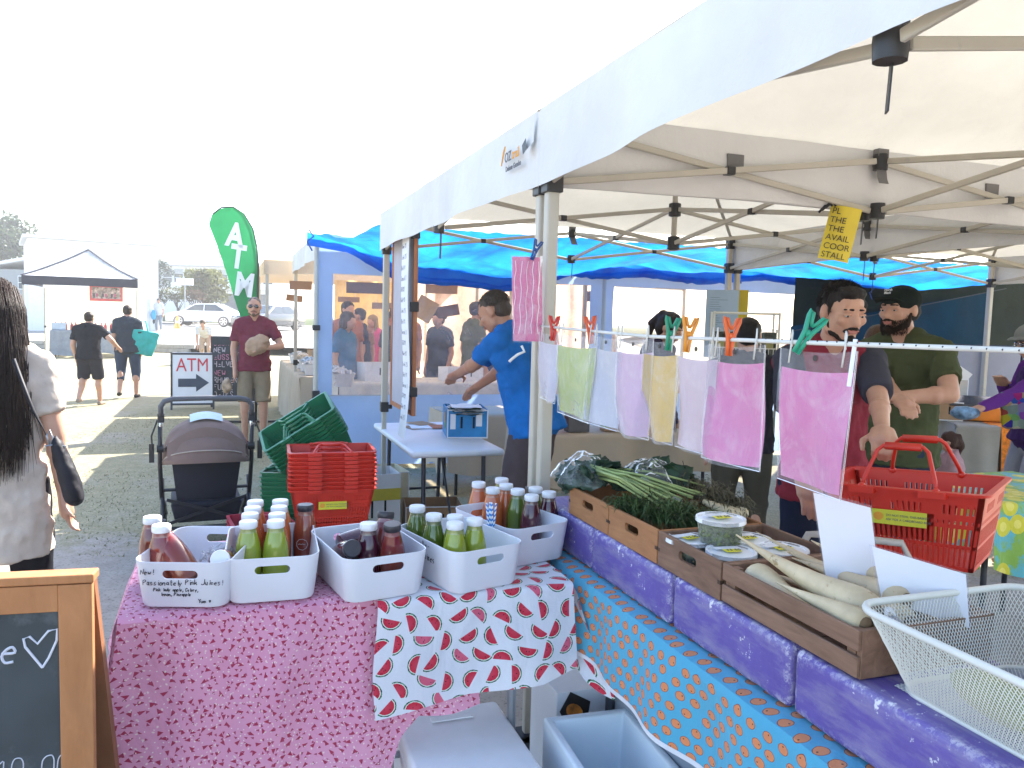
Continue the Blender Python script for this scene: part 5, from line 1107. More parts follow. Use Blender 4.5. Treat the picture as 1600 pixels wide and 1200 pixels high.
def pegmesh(mt):
    mb = MB()
    for s_ in (-1, 1):
        mb.tube([(s_ * .0035, 0, -.032), (s_ * .0045, 0, -.008), (s_ * .006, 0, .006), (s_ * .014, 0, .03), (s_ * .015, 0, .038), (s_ * .009, 0, .036), (s_ * .004, 0, .022), (0, 0, .016)], [.0035, .004, .004, .0036, .003, .003, .003, .003], 6)
    mb.ell((0, 0, .004), (.005, .005, .006)); return mb.mesh('peg', mt, smooth='all')
for n_, (nm, c, px, tl, z, lb) in enumerate((('red', (.6, .04, .03), 863, .05, .0, 'red plastic peg on the lime green sleeve'), ('orange-red', (.68, .10, .03), 921, -.1, .0, 'orange-red peg left of the ponytailed woman'), ('green', (.01, .26, .14), 1046, .12, 0, 'small green peg on the yellow sleeve'), ('orange', (.70, .26, .02), 1074, .1, 0, 'yellow-orange peg beside the small green peg'), ('orange2', (.72, .12, .02), 1140, .05, 0, 'bright orange peg on the bright pink sleeve'), ('green2', (.01, .30, .17), 1258, .5, .012, 'big tilted green peg on the largest pink sleeve'))):
    p = S(tline(px), -.002, LZ + z); t = thing('clothes_peg', lb, 'peg', p, group='plastic pegs on the cord', rot=(R(rnd.uniform(-5, 5)), tl, facecam(p) + R(20))); me = pegmesh(mat('peg_' + nm, c, .4)); link('peg_body', me, t); t.scale = (1.15, 1.15, 1.15)
MB().bar((0, 0, -.035), (0, 0, .045), .006, .004).build('white_peg', whitep, None, loc=S(tline(1333), -.004, LZ - .036), rot=(0, .1, TH), label='slim white clip at the right edge of the largest pink sleeve', cat='clip')
# pink sleeve pegged on the leg
p = Pd(824, 470, 2.66); ls = thing('paper_sleeve', 'crinkled hot pink sleeve pegged to the gazebo leg', 'paper sleeve', p, facecam(p) + .1)
MB().grid(lambda a, b_: ((a - .5) * .10 + .012 * (b_ - .5), -.012 * math.sin(a * 3.1) - .004 * math.sin(a * 17 + b_ * 3), .145 - .28 * b_), 14, 18).build('paper', papermat('paper_hotpink', (.66, .10, .27)), ls, smooth='all')
MB().grid(lambda a, b_: ((a - .5) * .106 + .012 * (b_ - .5), -.016 * math.sin(a * 3.1) - .004 * math.sin(a * 17 + b_ * 3) - .002, .15 - .29 * b_), 14, 18).build('sleeve', sleeve, ls, smooth='all')
for i in range(5): MB().tube([((-.045 + .02 * i) + .003 * math.sin(k * 2 + i), -.018, .13 - k * .03) for k in range(9)], .0007, 4).build('crease', whitep, ls)
link('peg_body', pegmesh(mat('peg_blue', (.01, .06, .22), .4)), thing('clothes_peg', 'dark blue peg holding the hot pink sleeve', 'peg', Pd(836, 392, 2.63), .3, rot=(0, .35, .3)))
kn = Pd(815, 540, 2.64); MB().tube([kn, kn + Vector((.01, 0, -.02)), kn + Vector((-.012, -.004, -.03)), kn + Vector((-.03, 0, -.045)), kn + Vector((-.04, 0, -.055))], .005, 6).build('cord_knot', ropem, None, smooth='all', label='knotted cord end tied to the gazebo leg', cat='cord')
# yellow sign under the truss hub
p = Pd(1312, 365, 3.1); ys_ = thing('hanging_sign', 'yellow printed sign hanging from the gazebo truss', 'sign', p, facecam(p) + R(8)); ys_.rotation_euler = (0, R(11), facecam(p))
MB().grid(lambda a, b_: ((a - .5) * .115, -.035 * math.cos((a - .5) * 2.6) + .03, .105 - .21 * b_), 12, 6).build('card', mat('sign_yellow', (.72, .56, .04), .5, var=.06), ys_, smooth='all')
for i, tx in enumerate(('PL', 'THE', 'THE', 'AVAIL', 'COOR', 'STALL')): link('lettering', textmesh(tx, .033, mark, .0005), ys_, loc=(-.048, -.0075, .072 - i * .034))
for k in range(3): MB().tube([(-.04 - .012 * k, 0, .1), (-.055 - .012 * k, -.005, .115 - .01 * k), (-.075 - .01 * k, -.01, .085 - .01 * k)], .005, 6).build('peg', blackp, ys_, smooth='all')
# ------------------------------------------------------------------ people
def skinmat(name, c): 
    if name in MATS: return MATS[name]
    mt, t, b = newmat(name); co = coord(t, 'Object'); n = noisen(t, co, 14, 5); n2 = noisen(t, co, 90, 3)
    cc = mixc(t, n.step(.3, .7), tuple(x * y for x, y in zip(c, (.92, .84, .82))), tuple(min(1, x * 1.06) for x in c)); t.links.new(cc.o, b.inputs['Base Color']); b.inputs['Roughness'].default_value = .5
    b.inputs['Subsurface Weight'].default_value = .12; b.inputs['Subsurface Radius'].default_value = (.012, .005, .003); b.inputs['Subsurface Scale'].default_value = .5; bumpn(t, b, n2, .12, .002); return mt
def hairmat(name, c, rough=.45):
    if name in MATS: return MATS[name]
    mt, t, b = newmat(name); n = noisen(t, coord(t, 'Object', (60, 60, 6)), 3, 4, .6); t.links.new(mixc(t, n.step(.3, .7), tuple(x * .5 for x in c), tuple(x * 1.15 for x in c)).o, b.inputs['Base Color']); b.inputs['Roughness'].default_value = max(rough, .55); b.inputs['Specular IOR Level'].default_value = .22; bumpn(t, b, n, .6, .006); return mt
def clothm(name, c, var=.1): return mat(name, c, .9, var=var, scale=7, bump=.35, bscale=9, bdist=.02, spec=.1)
SK = skinmat('skin_fair', (.49, .275, .19)); SKT = skinmat('skin_tan', (.42, .22, .14))
def ik(a, c, l1, l2, pole):
    a, c, pole = Vector(a), Vector(c), Vector(pole); d = c - a; L = min(d.length, (l1 + l2) * .995); d = d.normalized(); x = (l1 * l1 - l2 * l2 + L * L) / (2 * L); h = math.sqrt(max(0, l1 * l1 - x * x))
    n = pole - d * pole.dot(d); n = n.normalized() if n.length > 1e-4 else Vector((0, -1, 0)); return a + d * x + n * h, a + d * L
def person(label, pos, rz, h=1.72, skin=SK, hair=None, hairc=(.03, .02, .015), shirt=(.1, .1, .1), sleeve='short', sleevec=None, legs='trousers', legc=(.05, .05, .07), shoes=None, lean=0, yaw=0, nod=0, roll=0, lh=None, rh=None, stride=0, build=1.0, vox=.011, beard=None, glasses=None, female=False, hem=None, crouch=0, shirtmat=None, group=None, elbow=None, grip=None, name='person', face=True, collar=True, parts=True, turn=0):
    """facing +y, right hand at +x; lh, rh are hand positions in the person's own frame"""
    t = thing(name, label, 'person', pos, rz, group); b = build; sw = (.103 if not female else .090) * h * b; hw = .052 * h * b * (1.08 if female else 1)
    P = Vector((0, -.02 * 0, .535 * h - crouch)); ln = Matrix.Rotation(-lean, 3, 'X'); tw = Matrix.Rotation(turn, 3, 'Z')
    up = lambda x, y, z: P + tw @ (ln @ Vector((x, y, z)))
    chest = up(0, .01, .20 * h); neck0 = up(0, -.008 * h, .305 * h); SH = {s: up(s * sw, 0, .272 * h) for s in (-1, 1)}; yax = tw @ (ln @ Vector((0, 1, 0))); FL = (yax, .74)
    HR = tw @ (ln @ Matrix.Rotation(0, 3, 'X')); HM = (Matrix.Rotation(yaw, 3, 'Z') @ Matrix.Rotation(-nod, 3, 'X') @ Matrix.Rotation(roll, 3, 'Y')); k = h / 1.75
    hc = neck0 + (ln @ Vector((0, .012 * h, 0))) + Vector((0, 0, .01 * h)) + HM @ Vector((0, .022 * h, .068 * h))   # head centre
    hd = lambda x, y, z: hc + (tw @ HM if False else HM) @ (Vector((x, y, z)) * k)
    hrot = HM.to_euler()
    body = MB()
    # head
    body.ell(hd(0, -.012, .032), (.074 * k, .094 * k, .082 * k), hrot); body.ell(hd(0, .018, -.02), (.064 * k, .074 * k, .085 * k), hrot); body.ell(hd(0, .052, -.075), (.036 * k, .032 * k, .028 * k), hrot)
    body.cap(hd(-.045, .01, -.06), hd(0, .055, -.082), .026 * k, .022 * k); body.cap(hd(.045, .01, -.06), hd(0, .055, -.082), .026 * k, .022 * k)
    if face:
        body.cap(hd(0, .086, .012), hd(0, .104, -.022), .009 * k, .0135 * k); body.ell(hd(0, .098, -.026), (.017 * k, .012 * k, .010 * k), hrot)
        body.cap(hd(-.034, .074, .026), hd(.034, .074, .026), .013 * k, .013 * k); body.ell(hd(0, .080, -.052), (.026 * k, .012 * k, .011 * k), hrot)
        for s in (-1, 1): body.ell(hd(s * .040, .066, -.015), (.022 * k, .018 * k, .02 * k), hrot); body.ell(hd(s * .077, -.008, .0), (.010 * k, .020 * k, .032 * k), hrot)
    body.cap(neck0 - Vector((0, 0, .03 * h)), hd(0, -.018, -.055), .056 * k * b, .052 * k)
    # torso
    w1 = .088 * h * b
    body.cap(up(-.035 * h, .0, .225 * h), up(.035 * h, .0, .220 * h), .062 * h * b, .062 * h * b, flat=FL); body.cap(up(0, .004, .08 * h), up(0, .004, .20 * h), .070 * h * b, .074 * h * b, flat=FL); body.cap(up(-.028 * h, 0, 0), up(.028 * h, 0, 0), .062 * h * b, .062 * h * b, flat=FL)
    body.cap(neck0 - Vector((0, 0, .022 * h)), SH[-1], .030 * h * b, .028 * h * b); body.cap(neck0 - Vector((0, 0, .022 * h)), SH[1], .030 * h * b, .028 * h * b)
    # arms
    l1, l2 = .172 * h, .150 * h; A = {}
    for s, tgt in ((-1, lh), (1, rh)):
        if tgt is None: tgt = SH[s] + Vector((s * .022 * h, .035 * h, -.31 * h))
        pole = (elbow or {}).get(s, (s * .6, -.9, -.2)); e, wr = ik(SH[s], tgt, l1, l2, pole); A[s] = (SH[s], e, wr)
        body.cap(SH[s], e, .029 * h * b, .0235 * h * b); body.cap(e, wr, .0235 * h * b, .0150 * h * b); body.ell(e.lerp(wr, .25), .0245 * h * b)
        d = (wr - e).normalized(); g_ = (grip or {}).get(s); side = d.cross(Vector((0, 0, 1))); side = side.normalized() if side.length > .1 else Vector((1, 0, 0)); nrm = side.cross(d).normalized()
        if abs(d.z) > .75: side = Vector((0, 1, 0)); side = (side - d * side.dot(d)).normalized(); nrm = side.cross(d).normalized() * (1 if s > 0 else -1)
        hl = .052 * h; pm = wr + d * hl * .75
        body.cap(wr, pm, .0155 * h, .0165 * h); body.cap(wr + side * .012 * h, pm + side * .016 * h, .011 * h, .0105 * h); body.cap(wr - side * .012 * h, pm - side * .016 * h, .011 * h, .0105 * h)
        cu = .95 if g_ else .35
        for i, (o, L) in enumerate(((-.0175, .85), (-.006, 1), (.006, .95), (.0175, .75))):
            f0 = pm + side * o * h; r_ = .0052 * h; d1 = (d * math.cos(cu) - nrm * math.sin(cu)); d2 = (d * math.cos(cu * 2.1) - nrm * math.sin(cu * 2.1))
            f1 = f0 + d * .012 * h + d1 * .020 * h * L; f2 = f1 + d2 * .020 * h * L; body.cap(f0, f1, r_ * 1.08, r_, 8); body.cap(f1, f2, r_, r_ * .85, 8)
        tb = wr + d * hl * .25 + side * (-s) * .016 * h; t1 = tb + (d * .5 - side * s * .75 - nrm * .35).normalized() * .026 * h; body.cap(tb, t1, .0068 * h, .0062 * h, 8); body.cap(t1, t1 + (d * .8 - nrm * .5).normalized() * .02 * h, .0062 * h, .005 * h, 8)
    # legs
    LG = {}
    for s in (-1, 1):
        hip = P + Vector((s * hw, 0, -.01 * h)); an = Vector((s * (hw + .008 * h), s * stride * .5 - (crouch * .1), .045 * h + (max(0, -s * stride) * .25)))
        kn, an = ik(hip, an, .247 * h, .242 * h, (s * .1, 1, 0)); LG[s] = (hip, kn, an)
        body.cap(hip, kn, .050 * h * b, .033 * h * b); body.cap(kn, an, .032 * h * b, .020 * h * b); body.ell(kn.lerp(an, .28) + Vector((0, -.012 * h, 0)), (.030 * h * b, .032 * h * b, .07 * h)); body.cap(an + Vector((0, -.015 * h, -.022 * h)), an + Vector((s * .012, .085 * h, -.030 * h)), .020 * h, .014 * h)
    remesh(body.build('body', skin, t), vox, 2)
    # clothes
    if shirt is not None:
        sm = MB(); e_ = .012
        hz = hem if hem is not None else -.045 * h
        sm.cap(up(-.038 * h, .0, .222 * h), up(.038 * h, .0, .222 * h), .080 * h * b + e_ * .5, .080 * h * b + e_ * .5, flat=FL); sm.cap(up(-.014 * h, .004, .09 * h), up(-.014 * h, .004, .21 * h), .083 * h * b + e_, .088 * h * b, flat=FL); sm.cap(up(.014 * h, .004, .09 * h), up(.014 * h, .004, .21 * h), .083 * h * b + e_, .088 * h * b, flat=FL)
        sm.cap(P + Vector((-.032 * h, 0, .004 * h)), P + Vector((.032 * h, 0, .004 * h)), .080 * h * b, .080 * h * b, flat=((0, 1, 0), .92))
        o_ = len(sm.v); wz = .112 if female else .108
        sm.tube([up(0, 0, hz), up(0, 0, hz + .02), up(0, 0, hz * .4 + .02 * h), up(0, .003, .09 * h), up(0, .003, .18 * h)], [(wz + .008) * h * b, (wz + .007) * h * b, wz * h * b, (wz - .008 - (.010 if female else 0)) * h * b, .098 * h * b], 22)
        for i in range(o_, len(sm.v)):
            e = sm.v[i] - up(0, 0, 0); sm.v[i] = sm.v[i] - yax * (e.dot(yax) * .20)
        for s in (-1, 1):
            S0, e, wr = A[s]; sm.cap(neck0 - Vector((0, 0, .010 * h)) + Vector((s * .022 * h, 0, 0)), S0 + Vector((0, 0, -.004 * h)), .041 * h * b, .038 * h * b)
            if sleevec is None and sleeve:
                if sleeve == 'short': sm.tube([S0 + (S0 - e) * .08, S0, S0.lerp(e, .3), S0.lerp(e, .70)], [.026 * h * b, .038 * h * b, .037 * h * b, .0365 * h * b], 14)
                else: sm.cap(S0, e, .037 * h * b, .031 * h * b); sm.cap(e, e.lerp(wr, .93), .031 * h * b, .022 * h * b)
        remesh(sm.build('shirt', shirtmat or clothm('cloth_%02d%02d%02d' % tuple(int(c * 99) for c in shirt), shirt), t), max(.008, vox), 3, .034, .075)
        if sleevec is not None:
            for s in (-1, 1):
                S0, e, wr = A[s]; sm = MB(); 
                if sleeve == 'short': sm.tube([S0 + (S0 - e) * .12, S0, S0.lerp(e, .3), S0.lerp(e, .82)], [.028 * h * b, .0425 * h * b, .0405 * h * b, .0375 * h * b], 14)
                else: sm.cap(S0, e, .041 * h * b, .032 * h * b); sm.cap(e, e.lerp(wr, .93), .032 * h * b, .022 * h * b)
                remesh(sm.build('sleeve', clothm('cloth_%02d%02d%02d' % tuple(int(c * 99) for c in sleevec), sleevec), t), max(.009, vox), 2, .012, .08)
    lm = clothm('cloth_%02d%02d%02d' % tuple(int(c * 99) for c in legc), legc)
    tm = MB()
    if legs in ('trousers', 'shorts', 'capri'):
        tm.cap(P + Vector((-.034 * h, 0, -.012 * h)), P + Vector((.034 * h, 0, -.012 * h)), .074 * h * b, .074 * h * b, flat=((0, 1, 0), .86)); cut = {'trousers': .97, 'shorts': 0, 'capri': .45}[legs]
        for s in (-1, 1):
            hip, kn, an = LG[s]; tm.tube([hip + Vector((0, 0, .02)), hip.lerp(kn, .5), hip.lerp(kn, 1.0 if legs == 'shorts' else .98)], [.057 * h * b, .054 * h * b, (.052 if legs == 'shorts' else .043) * h * b], 16)
            if legs != 'shorts': tm.ell(kn, .046 * h * b); tm.tube([kn - (kn - hip) * .05, kn.lerp(an, cut * .5), kn.lerp(an, cut)], [.043 * h * b, .038 * h * b, .034 * h * b], 14)
    else:  # skirt
        ky = (LG[-1][1] + LG[1][1]) / 2; tm.tube([P + Vector((0, 0, .06)), P + Vector((0, 0, -.04 * h)), P.lerp(Vector((0, ky.y, ky.z)), .6), Vector((0, ky.y * .6, ky.z - .10 * h))], [.085 * h * b, .108 * h * b, .105 * h * b, .098 * h * b], 20)
    remesh(tm.build({'skirt': 'skirt', 'shorts': 'shorts'}.get(legs, 'trousers'), lm, t), max(.010, vox), 3, .018, .13)
    if shoes:
        sk = clothm('shoe_%02d' % int(shoes[0] * 99), shoes)
        for s in (-1, 1):
            an = LG[s][2]; so_ = MB(); so_.cap(an + Vector((0, -.018 * h, -.026 * h)), an + Vector((s * .012, .090 * h, -.032 * h)), .024 * h, .018 * h, 10); remesh(so_.build('shoe', sk, t), .010, 2)
    # hair
    if hair:
        hm = hairmat('hair_%02d%02d' % (int(hairc[0] * 99), int(hairc[2] * 99)), hairc); hb = MB()
        if hair in ('short', 'crop', 'thick'):
            g_ = {'crop': .004, 'short': .009, 'thick': .006}[hair]
            hb.ell(hd(0, -.022, .046), ((.074 + g_) * k, (.088 + g_) * k, (.072 + g_) * k), hrot); hb.ell(hd(0, -.045, .0), ((.070 + g_ * .8) * k, (.058 + g_) * k, .062 * k), hrot)
            if hair == 'thick': hb.ell(hd(0, .036, .086), (.058 * k, .044 * k, .026 * k), hrot); [hb.cap(hd(s * .074, .018, .045), hd(s * .073, .022, -.01), .012 * k, .006 * k) for s in (-1, 1)]
        else:
            hb.ell(hd(0, -.018, .040), (.088 * k, .102 * k, .086 * k), hrot); hb.ell(hd(0, -.05, -.01), (.080 * k, .062 * k, .085 * k), hrot)
            if hair == 'long':
                hb.cap(hd(0, -.05, 0), hd(0, -.085, -.20), .070 * k, .075 * k); hb.cap(hd(0, -.08, -.2), hd(0, -.085, -.34), .072 * k, .045 * k)
                for s in (-1, 1): hb.cap(hd(s * .07, .0, .02), hd(s * .08, -.02, -.22), .026 * k, .030 * k)
            elif hair == 'pony': hb.cap(hd(0, -.10, .07), hd(0, -.15, -.03), .040 * k, .036 * k); hb.cap(hd(0, -.15, -.03), hd(0, -.13, -.16), .034 * k, .014 * k)
            elif hair == 'bob':
                for s in (-1, 1): hb.cap(hd(s * .072, -.01, .03), hd(s * .078, -.01, -.08), .028 * k, .030 * k)
                hb.cap(hd(0, -.06, 0), hd(0, -.07, -.09), .07 * k, .06 * k)
            elif hair == 'curly':
                for i in range(40): q_ = random.Random(i); a = q_.uniform(0, 6.28); z = q_.uniform(-.25, 1); r_ = math.sqrt(max(0, 1 - z * z)); y_ = r_ * math.sin(a); hb.ell(hd(.09 * r_ * math.cos(a), -.025 + .10 * min(y_, .35), .04 + .10 * z), .035 * k)
            elif hair == 'bun': hb.ell(hd(0, -.10, .06), .042 * k)
        remesh(hb.build('hair', hm, t), .007 if vox < .009 else .011, 2, .012, .03)
    if beard:
        bm_ = hairmat('beard_%02d' % int(beard[0] * 99), beard, .7); bb = MB(); full = len(beard) > 3
        for s in (-1, 1):
            if full: bb.cap(hd(s * .069, .008, -.012), hd(s * .058, .022, -.066), .008 * k, .016 * k); bb.cap(hd(s * .056, .024, -.064), hd(0, .064, -.090), .019 * k, .023 * k)
            else: bb.cap(hd(s * .05, .026, -.07), hd(0, .066, -.098), .014 * k, .016 * k); bb.cap(hd(s * .066, .012, -.03), hd(s * .054, .022, -.068), .006 * k, .010 * k)
            bb.cap(hd(s * .030, .078, -.056), hd(s * .004, .092, -.040), .0075 * k, .0085 * k)
        bb.ell(hd(0, .082, -.083), (.020 * k, .012 * k, .016 * k), hrot); remesh(bb.build('beard', bm_, t), .006, 1, .006, .012)
    if face and vox < .0125:
        ew, ed = mat('eye_white', (.40, .37, .35), .4), mat('eye_dark', (.015, .010, .008), .25); bw__ = hairmat('brow_%02d' % int(hairc[0] * 99), tuple(x * .9 for x in hairc), .8); lp = skinmat('lips', (.40, .15, .12))
        for s in (-1, 1):
            if not glasses: MB().ell(hd(s * .031, .079, .004), (.0120 * k, .006 * k, .0042 * k), hrot).build('eye', ew, t, smooth='all'); MB().ell(hd(s * .031, .0835, .0025), (.0048 * k, .003 * k, .0042 * k), hrot).build('iris', ed, t, smooth='all'); MB().cap(hd(s * .018, .082, .0095), hd(s * .044, .078, .0085), .0050 * k, .0045 * k).build('eyelid', skin, t, smooth='all')
            MB().cap(hd(s * .015, .0865, .0285), hd(s * .047, .078, .0275), .0042 * k, .0030 * k).build('eyebrow', bw__, t, smooth='all')
        MB().cap(hd(-.019, .089, -.052), hd(.019, .089, -.052), .0042 * k, .0042 * k).cap(hd(-.013, .088, -.059), hd(.013, .088, -.059), .0052 * k, .0052 * k).build('mouth', lp, t, smooth='all')
    if glasses:
        gl = thing('tmp', 'x', 'x'); bpy.data.objects.remove(gl)
        gm = mat('sunglass_black', (.008, .008, .01), .1, coat=1); gb = MB()
        for s in (-1, 1): gb.ell(hd(s * .035, .091, .006), (.029 * k, .007 * k, .019 * k), hrot); gb.cap(hd(s * .062, .082, .012), hd(s * .080, -.01, .010), .004 * k, .0035 * k)
        gb.cap(hd(-.01, .096, .013), hd(.01, .096, .013), .0045 * k, .0045 * k); remesh(gb.build('sunglasses', gm, t), .004, 1)
    t['_'] = 0; del t['_']
    return t, dict(hd=hd, hrot=hrot, A=A, LG=LG, up=up, k=k, hc=hc, P=P)
def fuzz(t, i, c, kind, n, ln, seed=1):
    """short hair strands standing off the hair or beard mass"""
    q_ = random.Random(seed); hd, hc = i['hd'], i['hc']; mb = MB(); rot = i['hrot'].to_matrix()
    for j in range(n):
        if kind == 'hair':
            a = q_.uniform(0, 6.283); z = q_.uniform(-.35, 1); r_ = math.sqrt(1 - z * z); y = r_ * math.sin(a)
            if z < .45 and y > .25: continue
            loc = Vector((.078 * r_ * math.cos(a), -.022 + .092 * y, .046 + .076 * z)); nr = Vector((r_ * math.cos(a), y, z)); fl = Vector((0, .55, .25)) if z > .4 else Vector((0, -.1, -.9))
        else:
            a = q_.uniform(-1.35, 1.35); z = q_.uniform(-.115, -.045) + .07 * max(0, abs(a) - .85) * q_.random(); loc = Vector((.070 * math.sin(a), .012 + .078 * math.cos(a) * (1 - .3 * max(0, -.08 - z) / .035), z)); nr = Vector((math.sin(a), math.cos(a), -.3)); fl = Vector((0, .1, -.9))
            if abs(a) < .32 and z > -.066: continue
        p = hd(*loc); d = (rot @ (nr.normalized() * .22 + fl * .9 + Vector((q_.gauss(0, .25), q_.gauss(0, .25), q_.gauss(0, .2))))).normalized(); l = ln * q_.uniform(.5, 1.2); w_ = q_.uniform(.0005, .0010)
        mb.tube([p - d * .004, p + d * l * .5, p + d * l + (rot @ fl) * l * .25], [w_, w_, w_ * .3], 3)
    o = mb.build('hair_strands' if kind == 'hair' else 'beard_strands', hairmat('strand_%02d' % int(c[0] * 999), c, .5), t, smooth='all'); o['kind'] = 'stuff'; return o
def pfeet(px, py): return Pz(px, py, 0)
def loc_of(t, p):  # world to person frame
    return Matrix.Rotation(-t[1], 3, 'Z') @ (Vector(p) - Vector((t[0].x, t[0].y, 0)))
def face_dir(dx, dy): return math.atan2(-dx, dy)
# man in blue at the white table
pos = S(1.64, .665); rz = face_dir(-.9, .45); fr = (pos, rz)
bm2, bi2 = person('man in a blue t-shirt leaning over the fruit carton', pos, rz, 1.78, SKT, 'crop', (.075, .055, .045), (.012, .13, .42), legc=(.075, .06, .065), lean=R(19), nod=R(30), yaw=R(6), lh=loc_of(fr, S(2.42, .30, 1.07)), rh=loc_of(fr, S(2.40, .50, 1.04)), vox=.009, shoes=(.03, .03, .03), elbow={-1: (-.5, -.3, -.8), 1: (.5, -.3, -.8)})
fuzz(bm2, bi2, (.06, .045, .035), 'hair', 1800, .008, 8)
# man in maroon raglan holding the basket
pos = S(-.03, 1.25); rz = face_dir(.06, -1); fr = (pos, rz); BKp = Pd(1428, 866, 2.42)
gripP = Pd(1385, 705, 2.58)
rm_, ri_ = person('dark-haired man in a maroon t-shirt with charcoal sleeves looking down', pos, rz, 1.74, SK, 'thick', (.016, .012, .012), (.21, .025, .04), sleevec=(.045, .045, .06), legc=(.012, .016, .035), nod=R(12), yaw=R(8), lh=loc_of(fr, gripP), rh=loc_of(fr, Pd(1262, 770, 2.75)), vox=.006, build=.90, beard=(.02, .014, .012), shoes=(.03, .03, .03), elbow={-1: (-.7, -.5, -.6), 1: (.7, -.6, -.2)}, grip={-1: 1})
fuzz(rm_, ri_, (.014, .010, .010), 'hair', 3600, .013, 3)
# bearded man in cap
pos = S(.50, 2.17); rz = face_dir(-.80, -.60); fr = (pos, rz)
pc_, pi = person('bearded man in an olive t-shirt and black cap', pos, rz, 1.77, SK, 'crop', (.02, .015, .012), (.065, .075, .035), legc=(.03, .04, .07), yaw=R(-8), nod=R(2), lh=loc_of(fr, Pd(1390, 622, 3.6)), rh=loc_of(fr, Pd(1410, 630, 3.55)), vox=.0075, beard=(.035, .02, .014, 1), build=1.02, shoes=(.03, .03, .03), elbow={-1: (-.9, -.3, -.3), 1: (.9, -.5, -.3)})
def cap_hat(t, i, c, text=None, brim=True):
    hd, k = i['hd'], i['k']; m_ = clothm('cap_%02d' % int(c[0] * 99), c); mb = MB(); mb.ell(hd(0, -.012, .052), (.088 * k, .104 * k, .074 * k), i['hrot']); o = remesh(mb.build('cap', m_, t), .007, 3)
    if brim:
        bmb = MB(); bmb.grid(lambda a, b_: hd((a - .5) * .15 * (1 - .25 * b_), .075 + .075 * b_ * math.sin(math.pi * (.25 + .5 * a)), .062 + .006 * b_ - .010 * abs(a - .5) * 4 * (1 - b_)), 12, 6); br = bmb.build('brim', m_, t, smooth='all'); sm = br.modifiers.new('s', 'SOLIDIFY'); sm.thickness = .005
    if text:
        me = textmesh(text, .017 * k, whitep, .0006, 'CENTER', space=.9); me.transform(Matrix.Rotation(R(180), 4, 'Z')); me.transform(i['hrot'].to_matrix().to_4x4() @ Matrix.Rotation(R(22), 4, 'X')); link('lettering', me, t, loc=hd(0, .092, .096))
fuzz(pc_, pi, (.022, .013, .01), 'beard', 1500, .008, 5); cap_hat(pc_, pi, (.012, .018, .016), 'North\nBlack')
# the red basket in his hand
bm_ = TR(BKp, (R(2), R(-4), facecam(BKp) - R(14)))
basket(RB, 'red shopping basket with yellow sticker held by the man in maroon', bm_, handles=28, lab=True)
# ponytailed woman, person with back turned, woman behind the men
person('woman with a dark ponytail looking down behind the sleeves', Pd(1022, 500, 5.75) * Vector((1, 1, 0)) if False else Vector((Pd(1026, 600, 5.8).x, Pd(1026, 600, 5.8).y, 0)), face_dir(.75, -.55), 1.66, SK, 'pony', (.022, .014, .012), (.03, .02, .05), female=True, nod=R(25), vox=.011)
pp_ = Pd(1160, 700, 4.75); person('person with dark hair and olive trousers facing away by the rack', Vector((pp_.x, pp_.y, 0)), face_dir(.25, .95), 1.60, SK, 'short', (.012, .01, .01), (.02, .02, .028), legc=(.07, .065, .05), rh=(.35, .25, 1.05), vox=.012, shoes=(.03, .03, .03))
pp_ = Pd(1378, 560, 4.9); person('woman with long brown hair between the two men', Vector((pp_.x, pp_.y, 0)), face_dir(-.5, .8), 1.58, SK, 'long', (.09, .045, .022), (.10, .09, .09), female=True, vox=.013)
# child and woman in purple at the right
pp_ = Pd(1487, 700, 4.9); person('small child with long brown ponytail and pink top', Vector((pp_.x, pp_.y, 0)), face_dir(-.8, .3), .93, SK, 'pony', (.06, .028, .02), (.42, .26, .28), legc=(.25, .2, .25), female=True, vox=.010, build=1.15)
pos = Vector((Pd(1618, 700, 5.1).x, Pd(1618, 700, 5.1).y, 0)); rz = face_dir(-.97, .1); fr = (pos, rz)
pw, wi = person('woman in purple sleeves, patterned bag and hat at the orange table', pos, rz, 1.62, SK, 'long', (.10, .085, .08), (.05, .02, .10), sleevec=(.12, .03, .22), sleeve='long', legc=(.30, .31, .36), female=True, nod=R(14), lh=loc_of(fr, Pd(1515, 646, 4.9)), rh=loc_of(fr, Pd(1566, 600, 5.2)), vox=.010, glasses=True, hem=-.02)
hm_ = MB(); hd, k = wi['hd'], wi['k']; hm_.ell(hd(0, -.01, .065), (.10 * k, .115 * k, .075 * k), wi['hrot']); hm_.tube([hd(0, 0, .045), hd(0, 0, .055)], [.15 * k, .14 * k], 20); remesh(hm_.build('hat', clothm('hat_grey', (.22, .23, .22)), pw), .008, 3)
bgm, t_, b_n = newmat('bag_pattern'); vn_ = t_.nodes.new('ShaderNodeTexVoronoi'); vn_.inputs['Scale'].default_value = 22; t_.links.new(coord(t_, 'Object').o, vn_.inputs['Vector']); hs_ = t_.nodes.new('ShaderNodeHueSaturation'); hs_.inputs['Value'].default_value = .28; hs_.inputs['Saturation'].default_value = 1.2; t_.links.new(vn_.outputs['Color'], hs_.inputs['Color']); t_.links.new(hs_.outputs[0], b_n.inputs['Base Color']); b_n.inputs['Roughness'].default_value = .85
bg = MB(); bp_ = Pd(1606, 640, 4.85); bg.at(Matrix.Translation(bp_) @ Matrix.Rotation(facecam(bp_), 4, 'Z')).box((-.15, -.05, -.12), (.15, .05, .10), .02, .0); remesh(bg.build('shoulder_bag', bgm, None, label='colourful patterned bag worn by the woman in purple', cat='bag'), .012, 2, .02, .06)
sm_b = MB(); sm_b.ell(Pd(1508, 645, 4.88), (.09, .05, .045)); remesh(sm_b.build('plastic_bag', mat('blue_bag', (.12, .22, .36), .4, var=.7, scale=20), None, label='bluish plastic bag of produce in the purple woman\'s hand', cat='plastic bag'), .009, 1, .02, .04)
